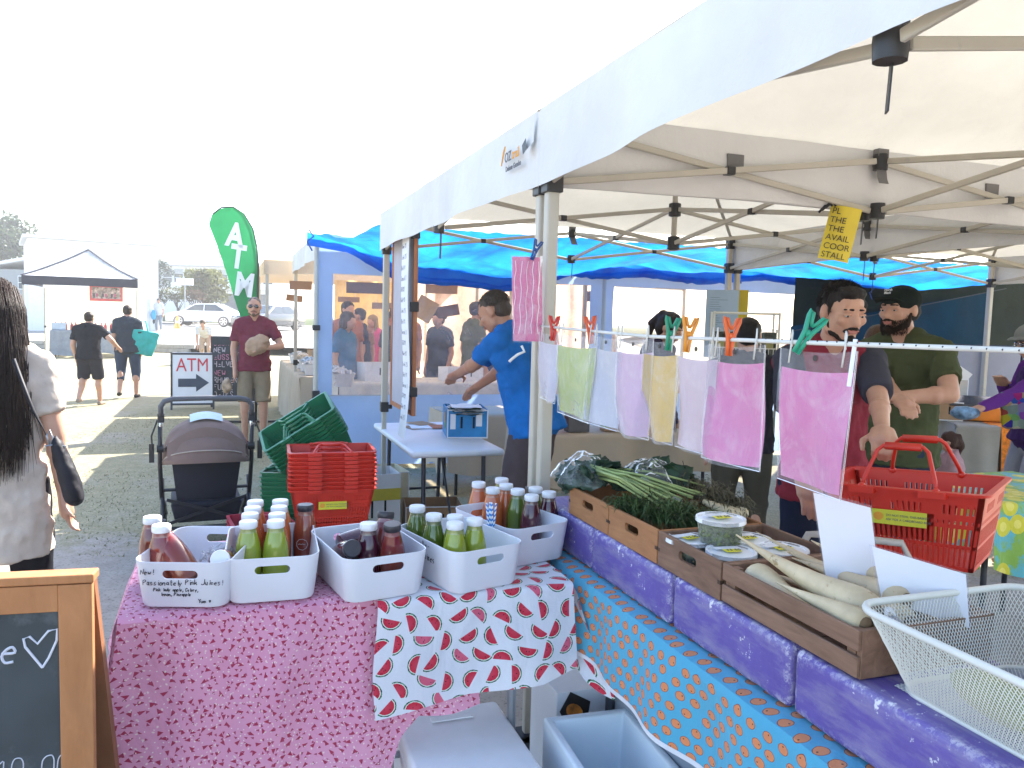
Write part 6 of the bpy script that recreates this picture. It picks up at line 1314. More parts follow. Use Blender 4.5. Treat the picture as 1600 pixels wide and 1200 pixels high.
# man in maroon with sunglasses
pos = pfeet(397, 692); rz = face_dir(-pos.x * .6 + 1.0, -pos.y) + R(0); fr = (pos, rz)
pm_, mi_ = person('man in maroon t-shirt, khaki shorts and sunglasses holding a paper bag', pos, rz, 1.74, SK, 'crop', (.10, .085, .075), (.16, .03, .05), legs='shorts', legc=(.23, .18, .12), shoes=None, glasses=True, beard=(.16, .11, .08), lh=(-.10, .26, 1.13), build=.97, vox=.012, elbow={-1: (-.9, -.5, -.2)}, yaw=R(-3))
for s in (-1, 1):
    an = mi_['LG'][s][2]; MB().box((-.045, -.06, -.078), (.045, .19, -.060)).build('sandal', mat('sandal_tan', (.10, .05, .04), .8), pm_, loc=an, bevel=.006); MB().tube([an + Vector((-.045, .09, -.06)), an + Vector((0, .11, -.02)), an + Vector((.045, .09, -.06))], .008, 6).build('sandal_strap', mat('sandal_red', (.14, .03, .03), .8), pm_)
mwo = Matrix.Rotation(rz, 3, 'Z'); bc = Vector((pos.x, pos.y, 0)) + mwo @ Vector((-.03, .27, 1.16)); pb = MB(); pb.ell(bc, (.14, .09, .11), Euler((.2, .5, rz))); pb.ell(bc + Vector((.05, 0, .06)), (.09, .07, .07)); remesh(pb.build('paper_bag', mat('kraft_paper', (.38, .25, .16), .85, var=.15, scale=9, bump=.5, bscale=18, bdist=.02), None, label='crumpled brown paper bag held by the man in maroon', cat='paper bag'), .012, 1, .05, .07)
hbg = MB(); hbg.ell(Vector((pos.x, pos.y, 0)) + mwo @ Vector((.30, .06, .68)), (.06, .05, .09)); remesh(hbg.build('produce_bag', mat('produce', (.42, .30, .20), .5, var=.4, scale=16), None, label='small clear bag hanging from the maroon man\'s right hand', cat='bag'), .011, 1, .02, .05)
# walkers
pos = pfeet(140, 634); wdir = face_dir(-.25, 1); person('boy in black t-shirt and black shorts walking away', pos, wdir + R(-8), 1.50, SK, 'short', (.035, .022, .016), (.014, .014, .02), legs='shorts', legc=(.02, .02, .025), stride=.28, build=1.16, vox=.013, shoes=(.28, .22, .18), rh=(.40, .10, .93), face=True)
pos = pfeet(200, 622); pwk, wki = person('woman in dark striped top and navy trousers walking with a teal bag', pos, wdir, 1.63, SK, 'short', (.045, .03, .022), (.035, .045, .06), legs='capri', legc=(.035, .055, .10), stride=.2, female=True, build=1.12, vox=.013, shoes=(.05, .04, .04))
mw = Matrix.Rotation(wdir, 3, 'Z'); bp = pos + mw @ Vector((.24, .0, .98)); tb = MB(); tb.at(Matrix.Translation(bp) @ Matrix.Rotation(wdir + .3, 4, 'Z') @ Matrix.Rotation(R(12), 4, 'Y')).box((-.20, -.07, -.22), (.24, .07, .2), .05, .02); remesh(tb.build('tote_bag', mat('teal_bag', (.01, .42, .38), .55, var=.15, scale=6), None, label='teal tote bag slung on the walking woman\'s shoulder', cat='bag'), .014, 3, .05, .12)
MB().tube([bp + Vector((-.1, 0, .18)), bp + Vector((-.05, 0, .36)), bp + Vector((.05, .02, .36)), bp + Vector((.1, 0, .18))], .014, 6).build('bag_strap', MATS['teal_bag'], bpy.data.objects['tote_bag'])
# far people
for (lb, px, py, kw) in (('far person in dark clothes carrying a blue bag near the car', 237, 507, dict(shirt=(.45, .4, .4), legc=(.03, .03, .04))), ('far person in pale clothes beside the one with the blue bag', 248, 504, dict(shirt=(.6, .6, .62), legc=(.25, .28, .32)))):
    d_ = 40.0; pt = Pd(px, py, d_); person(lb, Vector((pt.x, pt.y, .50)), face_dir(.3, -1), 1.68, SK, 'short', (.05, .035, .03), vox=.03, face=False, **kw)
pt = Pd(240, 492, 39.7); q_ = MB(); q_.ell(pt, (.14, .10, .26)); remesh(q_.build('shoulder_bag', mat('sky_bag', (.03, .35, .6), .6), None, label='blue bag hanging on a far person by the car park', cat='bag'), .03, 2, .04, .15)
pos = pfeet(322, 568); person('person in white top and tan trousers bending over by the chalkboard', pos, face_dir(.2, -1), 1.66, SK, 'short', (.12, .08, .05), (.60, .60, .62), legc=(.45, .33, .24), lean=R(62), nod=R(30), crouch=.03, vox=.016, lh=(-.18, .5, .35), rh=(.15, .5, .4), face=False)
# people inside and behind the stall windows
IN = [('woman in a bright pink top behind the far stall table', 9.9, 1.15, (-.6, -1), dict(hair='long', hairc=(.3, .2, .08), shirt=(.62, .08, .25), female=True, h=1.58)), ('person in dark clothes at the far stall boxes', 8.4, .72, (-1, -.2), dict(hair='short', shirt=(.02, .025, .05), h=1.66)),
      ('dark-haired person in blue seen through the left window', 6.75, .28, (.9, -.3), dict(hair='bob', shirt=(.05, .16, .30), female=True, h=1.6)), ('person with short hair in the middle of the left window', 8.6, 1.35, (.2, -1), dict(hair='short', shirt=(.35, .14, .10), h=1.74)), ('curly-haired woman in a dark top in the left window', 7.2, .98, (-.1, -1), dict(hair='curly', hairc=(.05, .03, .02), shirt=(.03, .035, .05), female=True, h=1.66)),
      ('tall person farther back in the left window', 10.4, 1.7, (.5, -1), dict(hair='short', shirt=(.30, .10, .08), h=1.85)), ('person in patterned shirt right of the notice board', 7.3, 2.0, (.8, .5), dict(hair='short', shirt=(.10, .12, .08), h=1.78)), ('person in royal blue bending in the window behind the man', 7.6, 2.35, (.9, -.2), dict(hair='long', hairc=(.10, .05, .03), shirt=(.02, .06, .22), h=1.62, lean=R(25))), ('person in an orange top seen through the window behind the man', 8.3, 3.35, (.3, 1), dict(hair='short', shirt=(.50, .15, .07), h=1.70)), ('blonde person far behind the right window', 8.8, 4.6, (-.2, -1), dict(hair='bob', hairc=(.38, .27, .14), shirt=(.45, .40, .36), female=True, h=1.62)), ('person in brown behind the left window edge', 8.9, .75, (.4, -1), dict(hair='short', shirt=(.30, .15, .08), h=1.62))]
for lb, u, v, (du, dv), kw in IN:
    kw = dict(kw); h = kw.pop('h'); p = S(u, v); person(lb, p, face_dir(du, dv), h, SK, vox=.018, face=True, group='people inside the stalls behind', **kw)
more = [o for o in col.objects if o.get('group') == 'people inside the stalls behind']
for i_, (src, u, v, r_, lb) in enumerate(((3, 7.9, .45, .6, 'person in rusty red just inside the left window'), (4, 8.1, 1.75, -.5, 'second curly-haired person deeper in the left window'), (8, 7.4, 3.0, 2.2, 'person in orange close behind the right end of the left window'), (6, 9.6, 2.7, 1.2, 'person in patterned shirt far back in the stall'), (2, 9.3, 2.05, -.4, 'person in blue far back in the stall'), (10, 7.0, 2.75, .9, 'person in brown behind the trays of loaves'), (5, 9.2, 3.3, .3, 'tall person at the right of the back of the stall'))):
    dup(more[src], lb, S(u, v), more[src].rotation_euler.z + r_)
# long-haired woman at the left edge
pos = Vector((Pd(-8, 800, 2.95).x, Pd(-8, 800, 2.95).y, 0)); rz = face_dir(-.35, .95)
fw_, fi = person('woman with long dark hair and cream tunic at the left edge', pos, rz, 1.64, SK, None, (.02, .012, .012), (.58, .49, .41), legc=(.012, .013, .018), female=True, hem=-.17 * 1.64, build=.98, vox=.010, rh=(.24, .0, .74), shoes=(.03, .03, .03), stride=.25)
hd, k = fi['hd'], fi['k']; hq = random.Random(5); hm = hairmat('hair_strand', (.030, .017, .014), .5); hbm = MB()
hbm.ell(hd(0, -.016, .036), (.090 * k, .108 * k, .090 * k), fi['hrot']); hbm.cap(hd(0, -.055, 0), hd(.01, -.12, -.32), .095 * k, .105 * k); hbm.cap(hd(.01, -.12, -.32), hd(.01, -.125, -.46), .105 * k, .06 * k); remesh(hbm.build('hair', hm, fw_), .010, 2, .02, .04)
sb_ = MB()
for i in range(1500):
    a = hq.uniform(-.3, 3.44) + math.pi; r_ = hq.uniform(.94, 1.10); z0 = hq.uniform(-.2, 1); rr = math.sqrt(max(0, 1 - z0 * z0 * .9)); x0, y0 = math.cos(a) * .092 * rr * r_, -.016 + math.sin(a) * .112 * rr * r_; L = hq.uniform(.34, .60); xx = .005 + math.cos(a) * .118 * r_; yy = -.05 + math.sin(a) * .12 * r_ - .02
    p0, p1, p2, p3 = hd(x0, y0, .04 + .092 * z0), hd(xx * .92, yy + .02, -.06), hd(xx * 1.02 + hq.gauss(0, .008), yy - .045, -.06 - L * .5), hd(xx * .88 + hq.gauss(0, .02), yy - .05 + hq.gauss(0, .015), -.06 - L)
    pts = [p0, p0.lerp(p1, .5) + (p0 - fi['hc']).normalized() * .008, p1, p1.lerp(p2, .5) + Vector((hq.gauss(0, .005), hq.gauss(0, .005), 0)), p2, p2.lerp(p3, .6), p3]; w_ = hq.uniform(.0008, .0019); sb_.tube(pts, [w_, w_, w_, w_, w_, w_ * .8, w_ * .3], 3)
so_ = sb_.build('hair_strands', hm, fw_, smooth='all'); so_['kind'] = 'stuff'
blk = mat('bag_leather', (.010, .010, .016), .6, var=.2, bump=.3, bscale=14, bdist=.01, spec=.25)
bp = Pd(104, 735, 2.85); hb2 = thing('handbag', 'black slouchy handbag hanging at the left woman\'s side', 'handbag', bp, facecam(bp)); mb = MB(); mb.tube([(-.035, 0, .125), (-.03, 0, .10), (-.018, 0, .05), (.0, 0, 0), (.015, 0, -.06), (.025, 0, -.105), (.028, 0, -.125)], [.012, .036, .052, .060, .064, .060, .035], 16, flat=.55); remesh(mb.build('bag_body', blk, hb2), .006, 3, .012, .05); MB().tube([(-.066, -.022, .095), (-.03, -.028, .10), (.0, -.022, .09)], .003, 6).build('zip', steel_m, hb2)
MB().tube([(-.05, 0, .10), (-.072, .0, .16), (-.10, .01, .22), (-.155, .02, .40)], [.004, .006, .015, .016], 8, flat=.4).build('strap', blk, hb2, smooth='all'); MB().tube([(-.05, -.01, .095), (-.06, -.012, .13), (-.05, -.01, .15), (-.04, -.01, .12), (-.05, -.01, .095)], .004, 6).build('buckle', steel_m, hb2, smooth='all')
# ------------------------------------------------------------------ tables and goods inside the stalls
clothb = mat('beige_cloth', (.46, .38, .29), .9, var=.06, scale=2, bump=.3, bscale=6, bdist=.02); clothg = mat('grey_cloth', (.24, .23, .21), .9, var=.06, bump=.3, bscale=6, bdist=.02); clothw = mat('white_cloth', (.62, .60, .57), .9, var=.05, bump=.3, bscale=6)
def cloth_table(label, p, rz, W, D, z, mt, drop, sides=True, name='draped_table', amp=.02, cat='table'):
    """table under a cloth: local x along the front, y towards the back"""
    t = thing(name, label, cat, p, rz); f = lambda: None
    MB().box((.03, .03, z - .04), (W - .03, D - .03, z - .004)).build('table_top', tabletop_m, t)
    for x in (.12, W - .12):
        for y in (.1, D - .1): MB().tube([(x, y, 0), (x, y, z - .04)], .014, 8).build('leg', darkleg, t, smooth='all')
    def fr(a, b_):
        x = W * a
        if b_ < .25: return (x, D - D * b_ / .25, z)
        d = (b_ - .25) / .75 * (drop + .05 * math.sin(a * 7)); an = min(d / .015, 1.57); g_ = min(1, d * 4)
        return (x, -.015 * math.sin(an) - g_ * (amp * math.sin(x * 13) + amp * .6 * math.sin(x * 29 + 2)) - d * .03, z - .015 * (1 - math.cos(an)) - max(0, d - .0235))
    MB().grid(fr, max(20, int(W * 40)), 28).build('cloth', mt, t, smooth=60)
    if sides:
        for x, s_ in ((0, -1), (W, 1)): MB().grid(lambda a, b_: (x + s_ * (.005 + .015 * math.sin(a * 9) * b_ + .03 * b_), D * a, z - .002 - b_ * (drop + .03 * math.sin(a * 8))), 14, 10).build('cloth_side', mt, t, smooth='all')
    return t
cloth_table('beige draped table behind the man in blue', S(2.32, .95), TH, 1.75, .6, .76, clothb, .34)
cloth_table('beige draped table farther back under the tarpaulin', S(3.9, .75), TH, 1.6, .6, .72, clothb, .5)
cloth_table('long beige draped stall table left of the window wall', S(11.0, -.18), TH - math.pi / 2, 3.75, .7, .78, clothb, .74)
cloth_table('white draped table behind the left window', S(6.25, .15), TH, 2.6, .7, .80, clothw, .6); cloth_table('brown draped table behind the left window, towards the right', S(6.6, 2.5), TH, 2.2, .7, .76, mat('tan_cloth', (.36, .25, .16), .9), .6)
# white tubs of goods along the stall table
tubw = mat('white_tub', (.66, .66, .68), .4, var=.04)
tubm = MB(); loft(tubm, [rrect(.26, .18, .03, 0, 3), rrect(.32, .24, .04, .13, 3), rrect(.335, .255, .04, .135, 3), rrect(.315, .235, .035, .135, 3), rrect(.25, .17, .03, .01, 3)]); tubm = tubm.mesh('tub', tubw, smooth=40)
for k in range(8):
    u = 5.75 + k * .62; t = thing('food_tub', 'white tub of goods, %s along the beige stall table' % ('nearest', 'second', 'third', 'fourth', 'fifth', 'sixth', 'seventh', 'farthest')[k], 'tub', S(u, .0 if u > 7.2 else .12, .785 if u > 7.2 else .80), TH + 1.5, 'white tubs on the stall table'); link('tub_wall', tubm, t)
    mb = MB(); qq = random.Random(k)
    for i in range(14): mb.at(TR((qq.uniform(-.1, .1), qq.uniform(-.06, .06), .10 + qq.uniform(0, .05)), (qq.random(), qq.random(), qq.random() * 3))).box((-.035, -.05, -.012), (.035, .05, .012))
    mb.build('packets', mat('packets_%d' % (k % 3), ((.6, .6, .62), (.45, .55, .66), (.58, .5, .4))[k % 3], .5, var=.3, scale=12), t)
for k, (u, v, z, w_, d_, h_, mt, lb) in enumerate(((8.9, .35, .785, .35, .3, .35, cardb, 'tall cardboard box on the far stall table'), (9.6, .2, .785, .5, .35, .22, cardb, 'wide cardboard box on the far stall table'), (7.9, .5, .0, .4, .4, .9, cardb, 'stack of cardboard behind the stall table'), (6.3, 1.4, .80, .45, .3, .16, wpap, 'white tray on the table behind the left window'), (6.35, .45, .80, .5, .35, .2, wpap, 'long white box on the table behind the left window'), (6.7, 2.7, .765, .6, .35, .12, cardb, 'brown tray of loaves behind the window'), (6.7, 3.4, .765, .6, .35, .12, cardb, 'second brown tray of loaves behind the window'))):
    fruitbox(lb, S(u, v, z), TH + rnd.uniform(-.2, .2), w_, d_, h_, mt)
redj = MB().lathe([(.04, 0), (.042, .1), (.03, .12), (.03, .14)], 14).build('jar', mat('red_jar', (.5, .04, .05), .3), None, smooth=True, loc=S(8.3, .3, .785), label='small red jar on the far stall table', cat='jar')
# yellow curtain, two backdrops added for a warm glow, hanging cardboard signs
ycur = mat('yellow_curtain', (.80, .60, .26), .85, var=.1, scale=3, trans=.5, bump=.2); cglow = mat('cream_glow_backdrop', (.80, .68, .56), .85, var=.12, scale=2, trans=.5)
for lb, u, v0, v1, z0, z1, mt in (('yellow curtain at the back of the far stall', 11.6, .75, 2.3, .5, 2.15, ycur), ('cream backdrop added for a warm glow at the back of the window stall', 11.4, 2.1, 5.6, .3, 2.15, cglow), ('peach backdrop added for a warm glow behind the window stall tables', 9.0, 1.9, 4.4, .4, 2.2, mat('peach_glow_backdrop', (.78, .60, .50), .85, var=.15, trans=.45))):
    MB().grid(lambda a, b_: (v0 + (v1 - v0) * a, .05 * math.sin(a * (v1 - v0) * 14) + .02 * math.sin(a * 50 + b_ * 2), z1 + (z0 - z1) * b_), 60, 6).build('curtain', mt, None, smooth='all', loc=S(u, 0), rot=(0, 0, TH), label=lb, cat='curtain')
cbd = mat('sign_cardboard', (.30, .17, .10), .85, var=.1); cbk = mat('sign_dark', (.09, .05, .06), .85)
for k, (px, py, d_, w_, h_, ry, mt, lb) in enumerate(((470, 446, 10.2, .28, .11, 0, cbd, 'brown cardboard sign hanging at the far stall front'), (460, 466, 12.0, .24, .10, .1, cbd, 'smaller brown cardboard sign below the first'), (572, 450, 8.6, .42, .12, 0, cbk, 'dark hanging sign seen in the left window'), (545, 468, 10.5, .28, .07, 0, cbd, 'low brown sign behind the left window'), (690, 452, 9.0, .36, .10, 0, cbd, 'tan hanging sign right of the notice board'), (664, 483, 9.2, .24, .26, .5, mat('sign_tan', (.42, .28, .15), .85), 'tilted square of tan cardboard right of the notice board'), (700, 486, 10.0, .28, .14, -.2, cbk, 'dark sign behind the tilted cardboard'), (918, 463, 9.4, .07, .12, 0, cbk, 'small grey notice on the window wall'), (600, 478, 10.0, .30, .08, 0, cbd, 'brown sign above the heads in the left window'))):
    p = Pd(px, py, d_); t = thing('hanging_sign', lb, 'sign', p, facecam(p), rot=(0, ry, facecam(p))); MB().box((-w_ / 2, -.003, -h_ / 2), (w_ / 2, .003, h_ / 2)).build('board', mt, t)
    for s_ in (-.3, .3): MB().tube([(w_ * s_, 0, h_ / 2), (w_ * s_, 0, h_ / 2 + .15)], .003, 5).build('string', ropem, t)
# goods on the beige table, red baskets, rack of jars
for k in range(3): basket(RB, 'red shopping basket behind the man in blue, %s of three' % ('lowest', 'middle', 'topmost')[k] , TR(S(2.62, .98, .765) + Vector((0, 0, k * .03)), (0, 0, TH + 1.3)), 'red baskets behind the man in blue')
for k, (v, w_, h_, mt, lb) in enumerate(((1.22, .16, .2, mat('greyblack_box', (.10, .10, .11), .5), 'grey and black box on the beige table'), (1.50, .10, .16, None, 'left green packet on the beige table'), (1.63, .10, .15, None, 'right green packet on the beige table'))):
    t = thing('packet', lb, 'packet', S(2.42, v, .765), TH); MB().box((0, 0, 0), (w_, .08, h_)).build('box', mt or mat('green_packet', (.12, .26, .03), .4, var=.2), t, bevel=.004)
    if not mt: MB().box((.01, -.002, .03), (w_ - .01, -.0005, .10)).build('label', mat('packet_label', (.35, .36, .08), .6), t); MB().box((-.002, -.002, 0), (w_ + .002, .082, .025)).build('tray_edge', cardb, t)
rk = Pd(1157, 690, 5.1); rack = thing('jar_rack', 'white wire rack of jars behind the pink sleeves', 'rack', (rk.x, rk.y, .76), facecam(rk) + R(6)); w2, d2 = .20, .13; jarm = mat('jar_dark', (.06, .075, .06), .15, var=.6, scale=18, coat=.5)
for x in (-w2, w2):
    for y in (0, d2 * 2): MB().tube([(x, y, 0), (x, y, .86)], .008, 6).build('upright', wirew, rack, smooth='all')
MB().tube([(-w2, 0, .85), (w2, 0, .85)], .009, 6).build('top_bar', wirew, rack)
rk_top = []
for lev in range(3):
    z = .04 + lev * .26; mb = MB()
    for i in range(15): x = -w2 + .4 * i / 14; mb.tube([(x, 0, z + .07), (x, 0, z), (x, d2 * 2, z)], .0022, 4)
    for zz in (z, z + .07): mb.tube([(-w2, 0, zz), (w2, 0, zz)], .003, 5)
    mb.build('wire_shelf', wirew, rack)
    for i in range(4):
        M = rack.matrix_basis; p = Matrix.Translation(rack.location) @ Matrix.Rotation(rack.rotation_euler.z, 4, 'Z') @ Vector((-.15 + i * .1, .07, z + .004)); j = thing('storage_jar', '%s jar on the %s rack shelf' % (('leftmost clear', 'second clear', 'third clear', 'rightmost clear')[i], ('lowest', 'middle', 'top')[lev]), 'jar', p, rack.rotation_euler.z, 'clear jars with square labels'); MB().box((-.046, -.04, 0), (.046, .04, .17)).build('jar_body', jarm, j, bevel=.012, seg=3, smooth=True); MB().box((-.048, -.042, .165), (.048, .042, .19)).build('lid', lidm, j, bevel=.006); MB().box((-.024, -.0425, .06), (.024, -.0405, .13)).build('label', mat('jar_label', (.40, .36, .14), .7), j)
po = Pd(1127, 505, 6.0); pt_ = thing('poster', 'pale blue printed price list hung on the far gazebo leg', 'poster', po, facecam(po)); MB().box((-.12, -.002, -.26), (.12, .002, .25)).build('sheet', mat('poster_blue', (.36, .48, .62), .6, var=.05), pt_)
mb = MB()
for k in range(24): mb.box((-.09, -.0035, .19 - k * .017), (-.09 + rnd.uniform(.06, .17), -.0025, .194 - k * .017))
mb.build('print_lines', mat('print_grey', (.2, .28, .38), .7), pt_)
py_ = Pd(1158, 480, 6.02); MB().box((-.05, -.002, -.2), (.05, .002, .13)).build('poster', mat('poster_yellow', (.58, .42, .02), .6, var=.05), None, loc=py_, rot=(0, 0, facecam(py_)), label='narrow yellow sheet behind the blue price list', cat='poster')
# right side: orange table, crates, tablet, van panel, lemon table
orc = mat('orange_cloth', (.68, .20, .02), .85, var=.35, scale=30, bump=.2); a = Pz(1498, 664, .78); b_ = Pz(1640, 672, .78); ang = math.atan2(b_.y - a.y, b_.x - a.x)
cloth_table('orange patterned draped table behind the child', Vector((a.x, a.y, 0)) + Vector((.28, .05, 0)), ang, .9, .7, .785, orc, .38); cloth_table('grey draped table end beside the orange cloth', Vector((a.x, a.y, 0)) + Vector((-.02, 0, 0)), ang, .32, .7, .782, clothg, .48)
def onTable(dx, dy, z=.79): d = Vector((math.cos(ang), math.sin(ang), 0)); n_ = Vector((-d.y, d.x, 0)); q_ = Vector((a.x, a.y, 0)) + d * dx + n_ * dy; q_.z = z; return q_
t = thing('tray', 'orange plastic tray on the orange table', 'tray', onTable(.05, .30), ang); MB().box((0, 0, 0), (.45, .3, .12), .02, .02).build('tray_body', mat('orange_plastic', (.68, .22, .02), .5), t, bevel=.01)
t = thing('tablet', 'black tablet leaning on the orange table', 'tablet', onTable(.12, .28, .92), ang, rot=(R(-65), 0, ang)); MB().box((-.13, 0, 0), (.22, .012, .18)).build('tablet_body', blackp, t, bevel=.005); MB().box((-.12, -.001, .012), (.21, .0, .168)).build('screen', mat('screen_glass', (.02, .03, .05), .1), t)
MB().box((0, 0, 0), (.34, .22, .02)).build('folder', mat('blue_folder', (.10, .35, .5), .4), None, bevel=.004, loc=onTable(.1, .48, .93), rot=(0, 0, ang), label='pale blue folder behind the tablet', cat='folder')
fruitbox('cardboard box behind the olive-shirted man\'s elbow', onTable(-.2, .3, .78), ang, .3, .25, .16, cardb); fruitbox('tall white carton with open flaps behind the tablet', onTable(-.02, .62, .86), ang + .2, .24, .2, .26, mat('pale_carton', (.5, .46, .42), .8))
ct_ = thing('cardboard_flap', 'open white and brown box flaps above the tall carton', 'cardboard', onTable(.05, .68, 1.13), ang); MB().box((-.14, 0, 0), (.14, .006, .14)).build('flap', wpap, ct_, rot=(0, R(35), 0)); MB().box((-.12, .02, .0), (.12, .026, .13)).build('flap', mat('brown_flap', (.16, .09, .05), .85), ct_, rot=(0, R(-30), 0))
MB().box((0, 0, 0), (.3, .22, .06)).build('plinth', cardb, None, loc=onTable(-.05, .6, .79), rot=(0, 0, ang), label='low brown box under the tall white carton', cat='box')
vn = Pd(1490, 640, 7.6); van = thing('trailer', 'pale grey trailer panel with dark seams behind the carton', 'trailer', (vn.x, vn.y, 0), ang); greyv = mat('grey_panel', (.30, .32, .40), .5, var=.04)
for x in range(2): MB().box((x * .55, 0, .35), (x * .55 + .53, .05, 1.38)).build('panel', greyv, van, bevel=.008)
MB().box((-.02, .052, .30), (1.12, .09, 1.42)).build('backing', mat('navy_seam', (.02, .03, .06), .6), van); MB().box((-.05, -.01, .62), (1.15, .03, .67)).build('rail', mat('navy_rail', (.04, .05, .09), .5), van); 
for x in (.15, .95): MB().at(TR((x, 0, .17), (R(90), 0, 0))).lathe([(.09, -.05), (.16, -.06), (.17, 0), (.16, .06), (.09, .05)], 20).build('wheel', blackp, van, smooth=40)
lz = Pz(1547, 790, .75); cloth_table('table with green and yellow lemon-print cloth at the right edge', Vector((lz.x, lz.y, 0)), R(20), .9, .6, .76, lemonc, .30, amp=.03)
ch = Pd(1268, 850, 2.35); cf = thing('wire_chair', 'pale curved chair back beyond the tubs crate', 'chair', (ch.x, ch.y, 0), facecam(ch)); MB().tube([(-.03, 0, .45), (-.035, 0, .86), (-.01, 0, .915), (.03, 0, .92), (.24, 0, .92), (.27, 0, .86), (.27, 0, .45)], .011, 8).build('back_frame', mat('cream_metal', (.5, .45, .38), .5), cf, smooth='all'); MB().box((-.03, 0, .43), (.27, .32, .46)).build('seat', mat('cream_seat', (.4, .35, .3), .7), cf, bevel=.01)
for x in (-.02, .26):
    for y in (.01, .3): MB().tube([(x, y, 0), (x, y, .43)], .011, 6).build('leg', MATS['cream_metal'], cf)

# ------------------------------------------------------------------ far background
blackcl = mat('black_valance', (.02, .022, .04), .8); whitecl = mat('pale_canopy', (.66, .66, .70), .8, trans=.25)
g9 = gazebo('far gazebo with black valance and pale peaked roof', 25.2, -6.9, 3, 3.2, ze=2.5, zv=2.22, zp=3.45, truss=False, valances='lf', canopy=whitecl, val=blackcl, group='far market gazebos', seed=12)
for a, b_ in (((3.2, 0), (1.6, 1.5)), ((0, 0), (1.6, 1.5))): MB().tube([(a[0] + (b_[0] - a[0]) * k / 8, a[1] + (b_[1] - a[1]) * k / 8, eave(a[0] + (b_[0] - a[0]) * k / 8, a[1] + (b_[1] - a[1]) * k / 8, 3.2, 3, 2.5, 3.45) + .01) for k in range(9)], .05, 6, flat=.3).build('hip_band', blackcl, g9)
MB().grid(lambda a, b_: (.05 + 3.1 * a, 2.95, 2.3 - 2.2 * b_), 10, 6).build('back_wall', mat('cream_wall', (.72, .66, .50), .85, trans=.4), g9); MB().grid(lambda a, b_: (3.18, 1.2 + 1.8 * a, 2.3 - 2.2 * b_), 10, 6).build('side_wall', mat('grey_wall', (.35, .36, .40), .85, trans=.3), g9)
p = Pd(166, 458, 25.4); bn = thing('banner', 'red-bordered picture banner on the far gazebo', 'banner', p, TH); MB().box((-.48, -.01, -.26), (.48, .01, .26)).build('banner_sheet', mat('banner_red', (.62, .10, .10), .7), bn); MB().box((-.42, -.014, -.18), (.42, -.011, .18)).build('picture', mat('banner_pic', (.35, .28, .27), .7, var=.9, scale=9), bn)
for k in range(9): MB().box((-.38 + k * .085, -.018, -.12), (-.32 + k * .085, -.015, -.02)).build('picture_figure', mat('fig_%d' % (k % 3), ((.1, .08, .1), (.45, .12, .2), (.3, .25, .2))[k % 3], .8), bn)
cloth_table('grey draped table under the far gazebo', S(25.4, -6.2), TH, 2.1, .7, .85, mat('far_grey', (.28, .29, .31), .9), .75)
for k in range(13): MB().lathe([(.05, 0), (.05, .16), (.02, .2), (.02, .25)], 8).build('bottle', MATS['red_jar'], None, loc=S(25.7 + (k % 2) * .2, -6.1 + k * .14, .852), label='small red bottle on the far grey table, %s from the left' % (['leftmost'] + ORD[1:])[k], cat='bottle', group='red bottles on the far table')
MB().box((0, 0, 0), (.4, .3, .22)).build('cool_box', mat('pale_cool', (.5, .55, .6), .5), None, bevel=.02, loc=S(25.6, -6.2, .852), rot=(0, 0, TH), label='pale box at the left of the far grey table', cat='box')
def wallbox(mb, a, b_): return mb.box(a, b_)
stucco = mat('white_stucco', (.84, .84, .83), .9, var=.03); roofw = mat('pale_roof', (.72, .73, .75), .6, var=.05); glassd = mat('dark_glass', (.05, .07, .09), .15); greyw = mat('grey_weatherboard', (.30, .32, .33), .8, var=.05)
p = Pd(45, 500, 37); sh = thing('shed', 'big plain white building behind the far gazebo', 'building', (p.x, p.y, 0), R(33)); MB().box((0, 0, 0), (5.6, 6, 4.75)).build('wall', stucco, sh); MB().box((-.2, -.2, 4.76), (5.8, 6.2, 4.9)).build('roof', roofw, sh)
dr = MB().box((4.3, -.04, 0), (5.2, -.005, 2.1)).build('door', mat('pale_door', (.6, .62, .64), .6), sh); MB().ell((4.45, -.08, 1.0), .05).build('handle', steel_m, dr)
p = Pd(-60, 500, 52); hs = thing('house', 'grey house with sloping roof at the far left', 'house', (p.x, p.y, .4), R(8)); MB().box((0, 0, 0), (5.2, 8, 3.6)).build('wall', greyw, hs)
MB().add([(-.5, -.4, 3.4), (5.6, -.4, 4.75), (5.6, 8.4, 4.75), (-.5, 8.4, 3.4), (-.5, -.4, 3.2), (5.6, -.4, 4.55), (5.6, 8.4, 4.55), (-.5, 8.4, 3.2)], [(0, 1, 2, 3), (7, 6, 5, 4), (0, 4, 5, 1), (1, 5, 6, 2), (2, 6, 7, 3), (3, 7, 4, 0)]).build('roof', roofw, hs)
for k in range(2):
    wf = MB().box((3.5 + k * .75, -.06, 2.3), (4.2 + k * .75, -.01, 3.2)).build('window', whitep, hs)
    for i in range(2): MB().box((3.55 + k * .75, -.09, 2.35 + i * .42), (4.15 + k * .75, -.062, 2.72 + i * .42)).build('pane', glassd, wf)
p = Pd(234, 500, 76); sc_ = thing('school_building', 'two-storey white school building with a row of windows', 'building', (p.x, p.y, .75), R(-6)); MB().box((0, 0, 0), (12.5, 8, 5.1)).build('wall', stucco, sc_); MB().box((-.6, -1.0, 5.11), (13.2, 8.6, 5.45)).build('roof', roofw, sc_)
for k in range(11):
    wf = MB().box((.3 + k * 1.1, -.07, 3.55), (1.25 + k * 1.1, -.01, 4.85)).build('window', mat('window_frame', (.68, .7, .72), .6), sc_)
    for i in range(3): MB().box((.36 + k * 1.1, -.10, 3.6 + i * .42), (1.19 + k * 1.1, -.072, 3.96 + i * .42)).build('pane', glassd if (k + i) % 4 else mat('pale_pane', (.35, .38, .4), .3), wf)
